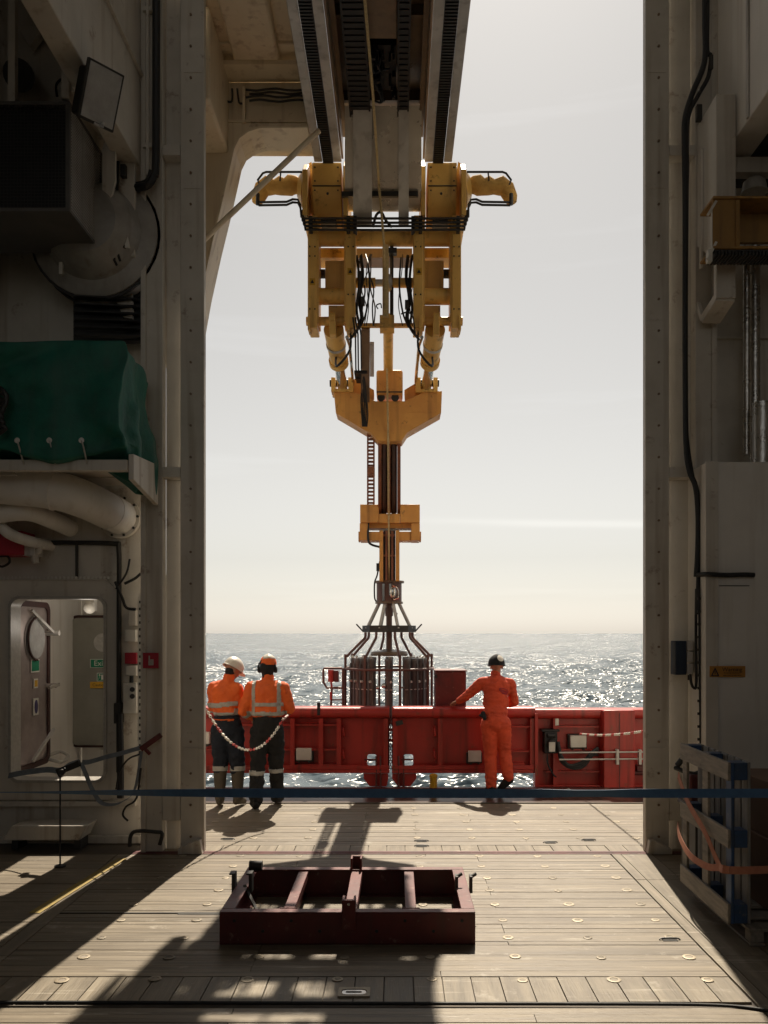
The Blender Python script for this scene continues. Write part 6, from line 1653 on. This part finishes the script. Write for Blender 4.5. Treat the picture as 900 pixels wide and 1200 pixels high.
def body(name, t, xf, J, head_c, face, hands, voxel=.0085):
    mb = MB()
    head_shape(mb, head_c, face)
    cap(mb, J['neck'], .058, Vector(head_c) + Vector((0, -.01, -.05)), .055)
    ch = Vector(J['chest']); wa = Vector(J['waist']); pe = Vector(J['pelvis'])
    mb.sphere(ch, (.155, .105, .19), 16, 10); mb.sphere(wa, (.135, .10, .16), 16, 10); mb.sphere(pe, (.145, .11, .13), 16, 10)
    for q in 'LR':
        S, E, W = J['S' + q], J['E' + q], J['W' + q]
        cap(mb, ch + Vector((0, 0, .12)), .06, S, .05)
        cap(mb, S, .05, E, .042); cap(mb, E, .042, W, .029)
        H, K, A = J['H' + q], J['K' + q], J['A' + q]
        cap(mb, H, .085, K, .055); cap(mb, K, .055, A, .04); cap(mb, A, .04, J['T' + q], .034)
        hand(mb, W, *hands[q])
    return grown(mb, 'body', M['skin'], t, xf, voxel, 2)

def helmet(t, xf, c, face, m, name='helmet', brim=True, k=1.0):
    f = Vector(face).normalized(); u = Vector((0, 0, 1)); u = (u - f * u.dot(f)).normalized(); s = f.cross(u).normalized()
    w = lambda a, b, h: Vector(c) + s * a * k + f * b * k + u * h * k
    mb = MB()
    n, mm = 28, 10
    v, fs = [], []
    for i in range(mm + 1):
        th = R(100) * i / mm
        for j in range(n):
            a = 2 * math.pi * j / n
            rr = math.sin(th) if th < R(90) else 1.0
            x, y, z = .110 * rr * math.cos(a), .132 * rr * math.sin(a), .118 * math.cos(th)
            z += .010 * math.exp(-(x / .02) ** 2) * (1 if th < R(80) else 0)
            v.append(w(x, y, z + .035))
    for i in range(mm):
        for j in range(n): fs.append((i * n + j, (i + 1) * n + j, (i + 1) * n + (j + 1) % n, i * n + (j + 1) % n))
    mb.add(v, fs)
    if brim:
        v, fs = [], []
        for j in range(n):
            a = 2 * math.pi * j / n
            ex = .012 + .045 * max(0, math.sin(a)) ** 2
            for r0, h in ((0, .022), (ex, .010), (ex, .004), (-.01, .012)):
                v.append(w((.110 + r0 * .6) * math.cos(a), (.132 + r0) * math.sin(a), h))
        for j in range(n):
            for q in range(4): fs.append((j * 4 + q, j * 4 + (q + 1) % 4, ((j + 1) % n) * 4 + (q + 1) % 4, ((j + 1) % n) * 4 + q))
        mb.add(v, fs)
    mb.v = [xf @ p for p in mb.v]
    me = mb.mesh(name, m)
    o = bpy.data.objects.new(name, me); COL.objects.link(o); o.parent = t
    return o

def part_local(mb, name, m, t, xf, bevel=0):
    mb.v = [xf @ Vector(p) for p in mb.v]
    o = bpy.data.objects.new(name, mb.mesh(name, m)); COL.objects.link(o); o.parent = t
    if bevel:
        md = o.modifiers.new('bevel', 'BEVEL'); md.width = bevel; md.segments = 2
    return o

def boots(t, xf, J, m, top=.20, rr=.062):
    for q in 'LR':
        A, T = Vector(J['A' + q]), Vector(J['T' + q])
        K = Vector(J['K' + q])
        mb = MB()
        heel = A + (A - T).normalized() * .05 + Vector((0, 0, -.045))
        u = (K - A).normalized()
        cap(mb, heel, .042, A + u * .01, .055); cap(mb, heel, .038, T + Vector((0, 0, -.004)), .036); cap(mb, A, .058, T, .038)
        cap(mb, A, .058, A + u * top, rr)
        grown(mb, 'boot', m, t, xf, .010, 3)

def people():
    I = Matrix.Identity(4)
    V = Vector
    # --- man in the orange-red coverall leaning on the gate
    t = thing('person', 'person in orange red coverall and dark hard hat leaning on the right gate', 'person', (1.28, 11.04, 0))
    J = dict(neck=V((.02, .17, 1.50)), chest=V((.02, .12, 1.32)), waist=V((0, .06, 1.10)), pelvis=V((-.01, .0, .93)),
             SL=V((-.165, .14, 1.43)), SR=V((.205, .14, 1.41)), EL=V((-.345, .24, 1.26)), ER=V((.27, .20, 1.17)), WL=V((-.455, .37, 1.165)), WR=V((.14, .37, 1.13)),
             HL=V((-.085, .0, .90)), HR=V((.09, .0, .90)), KL=V((-.065, .05, .50)), KR=V((.125, .05, .52)), AL=V((-.06, -.03, .10)), AR=V((.155, -.06, .20)), TL=V((-.09, .12, .045)), TR=V((.045, -.02, .055)))
    xf = I
    hc = (.032, .19, 1.645)
    body('body', t, xf, J, hc, (.1, 1, -.15), {'L': (V((-.5, .75, -.25)), V((0, .3, 1)), 1, 22), 'R': (V((-.9, .3, -.05)), V((0, .2, 1)), -1, 22)})
    mb = MB()
    mb.sphere(V((.02, .12, 1.36)), (.185, .135, .17), 18, 10); mb.sphere(V((.012, .09, 1.20)), (.175, .135, .17), 18, 10); mb.sphere(V((0, .04, 1.04)), (.165, .13, .14), 18, 10); mb.sphere(V((-.0, -.015, .93)), (.175, .14, .13), 18, 10)
    cap(mb, V((.02, .15, 1.50)), .07, V((.02, .17, 1.54)), .062)
    for q in 'LR':
        cap(mb, V((.02, .13, 1.46)), .075, J['S' + q], .072)
        chain(mb, [(J['S' + q], .078), (J['S' + q].lerp(J['E' + q], .5), .068), (J['E' + q], .062), (J['E' + q].lerp(J['W' + q], .5), .057), (J['W' + q].lerp(J['E' + q], .06), .045)])
        Kq, Aq, Hq = J['K' + q], J['A' + q], J['H' + q]
        chain(mb, [(Hq, .115), (Hq.lerp(Kq, .5), .100), (Kq, .082), (Kq.lerp(Aq, .35), .084), (Kq.lerp(Aq, .8), .077), (Aq + V((0, 0, .02 if q == 'L' else .03)), .070)])
    suit = grown(mb, 'coverall', M['coverall'], t, xf, .011, 3, (.017, 22))
    boots(t, xf, J, M['blackcloth'], top=.05)
    h = helmet(t, xf, hc, (.1, 1, -.10), M['blackcloth'])
    mb = MB()
    for i in range(1, 5):
        pass
    Mx = Matrix.Rotation(R(18), 3, 'Z') @ Matrix.Rotation(R(38), 3, 'X')
    # white sticker panel on the back of the hat
    v, fs = [], []
    for j in range(6):
        for i in range(18):
            a = 2 * math.pi * i / 18; r = (j + .3) / 5.3
            th = R(52) + R(24) * r * math.sin(a); ph = R(-62) + R(30) * r * math.cos(a)
            v.append(V(hc) + V((.1125 * math.sin(th) * math.cos(ph), .1345 * math.sin(th) * math.sin(ph), .1215 * math.cos(th) + .035)) + V((0, -.012, .004)))
    for j in range(5):
        for i in range(18): fs.append((j * 18 + i, j * 18 + (i + 1) % 18, (j + 1) * 18 + (i + 1) % 18, (j + 1) * 18 + i))
    fs.append(tuple(range(18)))
    mb.add(v, fs); part_local(mb, 'sticker', M['helmet_white'], h, xf)
    band_from(suit, 'collar', M['coverall'], t, lambda c: c.z > 1.535, .006)
    # emblem on the back: dark oval outline with a lettered bar
    def on_back(x, z):
        best = None
        hit, loc, nor, _ = suit.ray_cast(V((x, -1.5, z)), V((0, 1, 0)))
        return loc.y - .006 if hit else 0
    mb = MB()
    pts = []
    for i in range(25):
        a = 2 * math.pi * i / 24
        x, z = .105 + .062 * math.cos(a) + .0, 1.335 + .030 * math.sin(a) - .035 * math.cos(a) * .6
        pts.append(V((x, on_back(x, z), z)))
    mb.tube(pts, .0045, 6)
    for (xa, za, xb, zb, wd) in ((.055, 1.352, .158, 1.315, .011), (.065, 1.335, .15, 1.305, .007), (.08, 1.303, .15, 1.283, .009)):
        ps = [V((xa + (xb - xa) * i / 6, on_back(xa + (xb - xa) * i / 6, za + (zb - za) * i / 6), za + (zb - za) * i / 6)) for i in range(7)]
        mb.ribbon(ps, (.2, 0, 1), wd, .004)
    part_local(mb, 'back_emblem', M['sign_red'], suit, xf)
    mb = MB(); cap(mb, V((-.17, -.06, 1.05)), .03, V((-.155, -.10, .99)), .028); cap(mb, V((-.20, -.03, 1.02)), .02, V((-.15, -.10, 1.0)), .02); grown(mb, 'radio_pouch', M['blackcloth'], suit, xf, .008, 2)
    band_from(suit, 'belt', M['coverall'], suit, lambda c: 1.015 < c.z < 1.045 and abs(c.x) < .2, .004)

    # --- worker in the orange jacket with crossed reflective straps
    t = thing('person', 'person in hi-vis orange jacket, black trousers and ear muffs, seen from behind', 'person', (-1.545, 10.15, 0))
    J = dict(neck=V((0, .05, 1.50)), chest=V((0, .02, 1.33)), waist=V((0, .02, 1.10)), pelvis=V((0, .02, .93)),
             SL=V((-.185, .03, 1.42)), SR=V((.185, .03, 1.42)), EL=V((-.285, .0, 1.16)), ER=V((.265, .06, 1.18)), WL=V((-.20, .19, 1.05)), WR=V((.16, .27, 1.14)),
             HL=V((-.09, .0, .90)), HR=V((.09, .03, .90)), KL=V((-.105, -.02, .50)), KR=V((.095, .13, .50)), AL=V((-.115, -.10, .10)), AR=V((.095, .20, .10)), TL=V((-.13, .05, .045)), TR=V((.10, .35, .045)))
    hc = (-.005, .09, 1.655)
    body('body', t, xf, J, hc, (-.25, 1, -.3), {'L': (V((.5, .8, -.25)), V((-.5, .3, .8)), 1, 40), 'R': (V((-.6, .7, .1)), V((.5, .3, .8)), -1, 40)})
    mb = MB()
    mb.sphere(V((0, .02, 1.36)), (.20, .14, .17), 18, 10); mb.sphere(V((0, .02, 1.22)), (.20, .145, .17), 18, 10); mb.sphere(V((0, .02, 1.15)), (.205, .15, .115), 18, 10)
    cap(mb, V((0, .04, 1.48)), .08, V((0, .055, 1.545)), .068)
    for q in 'LR':
        cap(mb, V((0, .03, 1.45)), .08, J['S' + q], .078)
        chain(mb, [(J['S' + q], .086), (J['S' + q].lerp(J['E' + q], .5), .076), (J['E' + q], .068), (J['E' + q].lerp(J['W' + q], .5), .060), (J['W' + q].lerp(J['E' + q], .08), .048)])
    jk = grown(mb, 'jacket', M['orange'], t, xf, .011, 3, (.026, 11))
    arm = lambda c: abs(c.x) > .215 + .02 * (c.z < 1.2)
    band_from(jk, 'reflective_band', M['reflect'], jk, lambda c: 1.105 < c.z < 1.155 and not arm(c))
    band_from(jk, 'reflective_band', M['reflect'], jk, lambda c: 1.215 < c.z < 1.262 and not arm(c) and c.y < .1 and -.16 < c.x < .2)
    for s in (-1, 1):
        band_from(jk, 'reflective_strap', M['reflect'], jk, lambda c: 1.15 < c.z < 1.52 and .128 < c.x * s < .172 and c.y < .13)
    def sleeve(q, f0, f1):
        E, W = J['E' + q], J['W' + q]; d = (W - E)
        return lambda c: f0 < (c - E).dot(d) / d.length_squared < f1 and (c - E - d * ((c - E).dot(d) / d.length_squared)).length < .075
    band_from(jk, 'reflective_band', M['reflect'], jk, sleeve('L', .15, .42)); band_from(jk, 'reflective_band', M['reflect'], jk, sleeve('R', .2, .45))
    mb = MB(); mb.sphere(V((0, .02, .98)), (.18, .14, .12), 18, 10); mb.sphere(V((0, .01, .91)), (.185, .15, .12), 18, 10)
    mb.cyl(V((0, .02, .95)), V((0, .02, 1.09)), .165, .17, 18)
    for q in 'LR':
        Hq, Kq, Aq = J['H' + q], J['K' + q], J['A' + q]
        chain(mb, [(Hq, .115), (Hq.lerp(Kq, .5), .105), (Kq, .090), (Kq.lerp(Aq, .5), .086), (Aq + V((0, 0, .0)), .080)])
    tr = grown(mb, 'trousers', M['blackcloth'], t, xf, .012, 3, (.026, 15))
    band_from(tr, 'reflective_band', M['reflect'], tr, lambda c: .405 < c.z < .455)
    boots(t, xf, J, M['blackcloth'], top=.05)
    # soft hood over the head, orange and white cap crown, ear muffs
    mb = MB(); mb.sphere(V(hc) + V((0, -.012, .02)), (.092, .112, .118), 18, 12); cap(mb, V((0, .055, 1.54)), .062, V(hc) + V((0, -.015, -.04)), .074)
    hood = grown(mb, 'hood', M['blackcloth'], t, xf, .010, 3)
    bm = bmesh.new(); bm.from_mesh(hood.data)
    bmesh.ops.delete(bm, geom=[f for f in bm.faces if (f.calc_center_median() - V(hc)).dot(V((-.25, 1, -.3)).normalized()) > .068 and f.calc_center_median().z < 1.70], context='FACES'); bm.to_mesh(hood.data); bm.free()
    h = helmet(t, xf, V(hc) + V((.008, -.002, .032)), (-.25, 1, -.05), M['orange'], 'cap', brim=False, k=.90)
    band_from(h, 'cap_panel', M['helmet_white'], h, lambda c: c.x - hc[0] > -.04 and c.y - hc[1] < .02 and c.z > 1.775, .003)
    for s in (-1, 1):
        mb = MB(); mb.lathe([(.0, -.02), (.034, -.018), (.040, 0), (.034, .018), (0, .02)], V(hc) + V((s * .098, -.01, -.012)), 'X', 16); part_local(mb, 'ear_muff', M['blackcloth'], t, xf)
    mb = MB(); mb.tube([V(hc) + V((.105 * math.sin(R(a)), -.06, .12 * math.cos(R(a)))) for a in range(-95, 96, 12)], .011, 6); part_local(mb, 'head_band', M['blackcloth'], t, xf)

    # --- worker with the white helmet, half hidden by the pillar
    t = thing('person', 'person in white hard hat and orange shirt looking down, next to left pillar', 'person', (-2.03, 10.2, 0))
    J = dict(neck=V((.0, .05, 1.49)), chest=V((-.02, .03, 1.33)), waist=V((-.01, .03, 1.11)), pelvis=V((0, .02, .94)),
             SL=V((-.165, .06, 1.42)), SR=V((.11, .0, 1.41)), EL=V((-.20, .18, 1.17)), ER=V((.16, .06, 1.16)), WL=V((-.06, .34, 1.12)), WR=V((.26, .20, 1.04)),
             HL=V((-.085, .02, .91)), HR=V((.09, .02, .91)), KL=V((-.09, .05, .50)), KR=V((.115, .06, .50)), AL=V((-.085, .0, .10)), AR=V((.125, .03, .10)), TL=V((-.10, .15, .045)), TR=V((.17, .17, .045)))
    face = (.62, .6, -.52)
    hc = (.045, .11, 1.635)
    body('body', t, xf, J, hc, face, {'L': (V((.8, .6, 0)), V((-.3, .3, .9)), 1, 30), 'R': (V((.65, .6, -.5)), V((.5, -.2, .8)), 1, 30)})
    mb = MB()
    mb.sphere(V((-.03, .03, 1.36)), (.18, .13, .165), 18, 10); mb.sphere(V((-.02, .03, 1.22)), (.17, .13, .16), 18, 10); mb.sphere(V((-.01, .03, 1.14)), (.165, .128, .10), 18, 10)
    cap(mb, V((0, .04, 1.47)), .075, V((.01, .06, 1.545)), .064)
    for q in 'LR':
        cap(mb, V((0, .03, 1.45)), .075, J['S' + q], .072)
        chain(mb, [(J['S' + q], .080), (J['S' + q].lerp(J['E' + q], .5), .071), (J['E' + q], .066), (J['E' + q].lerp(J['W' + q], .12), .064)])
    jk = grown(mb, 'shirt', M['orange'], t, xf, .011, 3, (.026, 11))
    tors = lambda c: not (c.x > .135 and c.y > -.09 and c.z < 1.36)
    band_from(jk, 'reflective_band', M['reflect'], jk, lambda c: 1.205 < c.z - .10 * c.x < 1.262 and tors(c))
    band_from(jk, 'reflective_band', M['reflect'], jk, lambda c: 1.10 < c.z < 1.135 and tors(c))
    E, S = J['ER'], J['SR']
    band_from(jk, 'reflective_band', M['reflect'], jk, lambda c: c.x > .095 and 1.135 < c.z < 1.185)
    mb = MB(); mb.sphere(V((0, .02, 1.0)), (.165, .13, .10), 18, 10); mb.sphere(V((0, .01, .92)), (.18, .145, .12), 18, 10); mb.cyl(V((-.01, .025, .95)), V((-.01, .03, 1.09)), .155, .155, 18)
    for q in 'LR':
        Hq, Kq, Aq = J['H' + q], J['K' + q], J['A' + q]
        chain(mb, [(Hq, .115), (Hq.lerp(Kq, .5), .105), (Kq, .092), (Kq.lerp(Aq, .14), .088)])
    tr = grown(mb, 'trousers', M['navy'], t, xf, .012, 3, (.026, 14))
    band_from(tr, 'waistband_stripe', M['orange'], tr, lambda c: 1.045 < c.z < 1.062 and c.y < .06 and c.x < .1, .003)
    boots(t, xf, J, M['khaki'], top=.33, rr=.082)
    for q in 'LR':
        mb = MB(); a = J['A' + q]; k = J['K' + q]; u = (k - a).normalized()
        mb.cyl(a + u * .33, a + u * .385, .091, .092, 20); part_local(mb, 'boot_cuff', M['reflect'], t, xf)
    helmet(t, xf, V(hc) + V((0, 0, .005)), face, M['helmet_white'])
    mb = MB()
    u = V(face).normalized()
    mb.sphere(V(hc) + V((-.025, -.045, -.02)), (.062, .06, .06), 14, 8); grown(mb, 'hair', M['blackcloth'], t, xf, .008, 2)
people()

def extras():
    # red and white plastic chain barriers
    def pchain(label, a, b, sag, ext=None):
        n = 90
        pts = [a.lerp(b, i / n) - Vector((0, 0, sag * (1 - (2 * i / n - 1) ** 2))) for i in range(n + 1)]
        if ext: pts += [b.lerp(ext, i / 24) for i in range(1, 25)]
        L = [0.0]
        for p, q in zip(pts[:-1], pts[1:]): L.append(L[-1] + (q - p).length)
        tot = L[-1]; step = .030
        mr, mw = MB(), MB()
        s = 0.0; k = 0
        while s < tot - step:
            i = max(j for j in range(len(L)) if L[j] <= s)
            p = pts[i]; d = (pts[min(i + 1, len(pts) - 1)] - pts[max(i - 1, 0)]).normalized()
            side = d.cross(Vector((0, 1, 0))).normalized()
            side = side if k % 2 else d.cross(side).normalized()
            mb = mr if (k // 4) % 3 == 0 else mw
            h, wv = d * .020, side * .011
            mb.tube([p - h * .5 + wv, p + h * .5 + wv, p + h, p + h * .5 - wv, p - h * .5 - wv, p - h, p - h * .5 + wv], .0045, 5)
            s += step; k += 1
        t = thing('barrier_chain', label, 'chain', (a.x, a.y, min(p.z for p in pts)), 'red and white barrier chains')
        x = mr.build('red_links', M['rchain'], t); x['kind'] = 'stuff'
        x = mw.build('white_links', M['helmet_white'], t); x['kind'] = 'stuff'
    pchain('red and white plastic chain drooping behind the two workers from the left pillar', P(238, 824, 8.22), P(331.5, 843, 9.75), .40, Vector((PX(336, 11.3), 11.43, .98)))
    pchain('red and white plastic chain from the right bulwark to the right pillar', P(680, 860, 11.2), P(759, 856, 8.55), .03)
    # post stub the left chain starts from
    mb = MB(); mb.box(-1.90, -1.856, 8.162, 8.20, 1.37, 1.47); o = mb.build('chain_hook', M['dark_steel']); tag(o, 'small dark hook plate on the back of the left pillar', 'hook')
    Y = 11.35
    mb = MB(); mb.box(PX(277.5, Y), PX(285, Y), Y, Y + .085, PZ(901, Y), PZ(885, Y)); o = mb.build('orange_bag', M['orange'], bevel=.02); tag(o, 'small orange bag hanging on the bulwark between the two workers', 'bag')
    mb = MB(); mb.tube([P(279, 885, Y + .04), P(281, 879, Y + .06), P(283.5, 885, Y + .04)], .01, 6, smooth=4); mb.build('handle', M['black'], o)
extras()
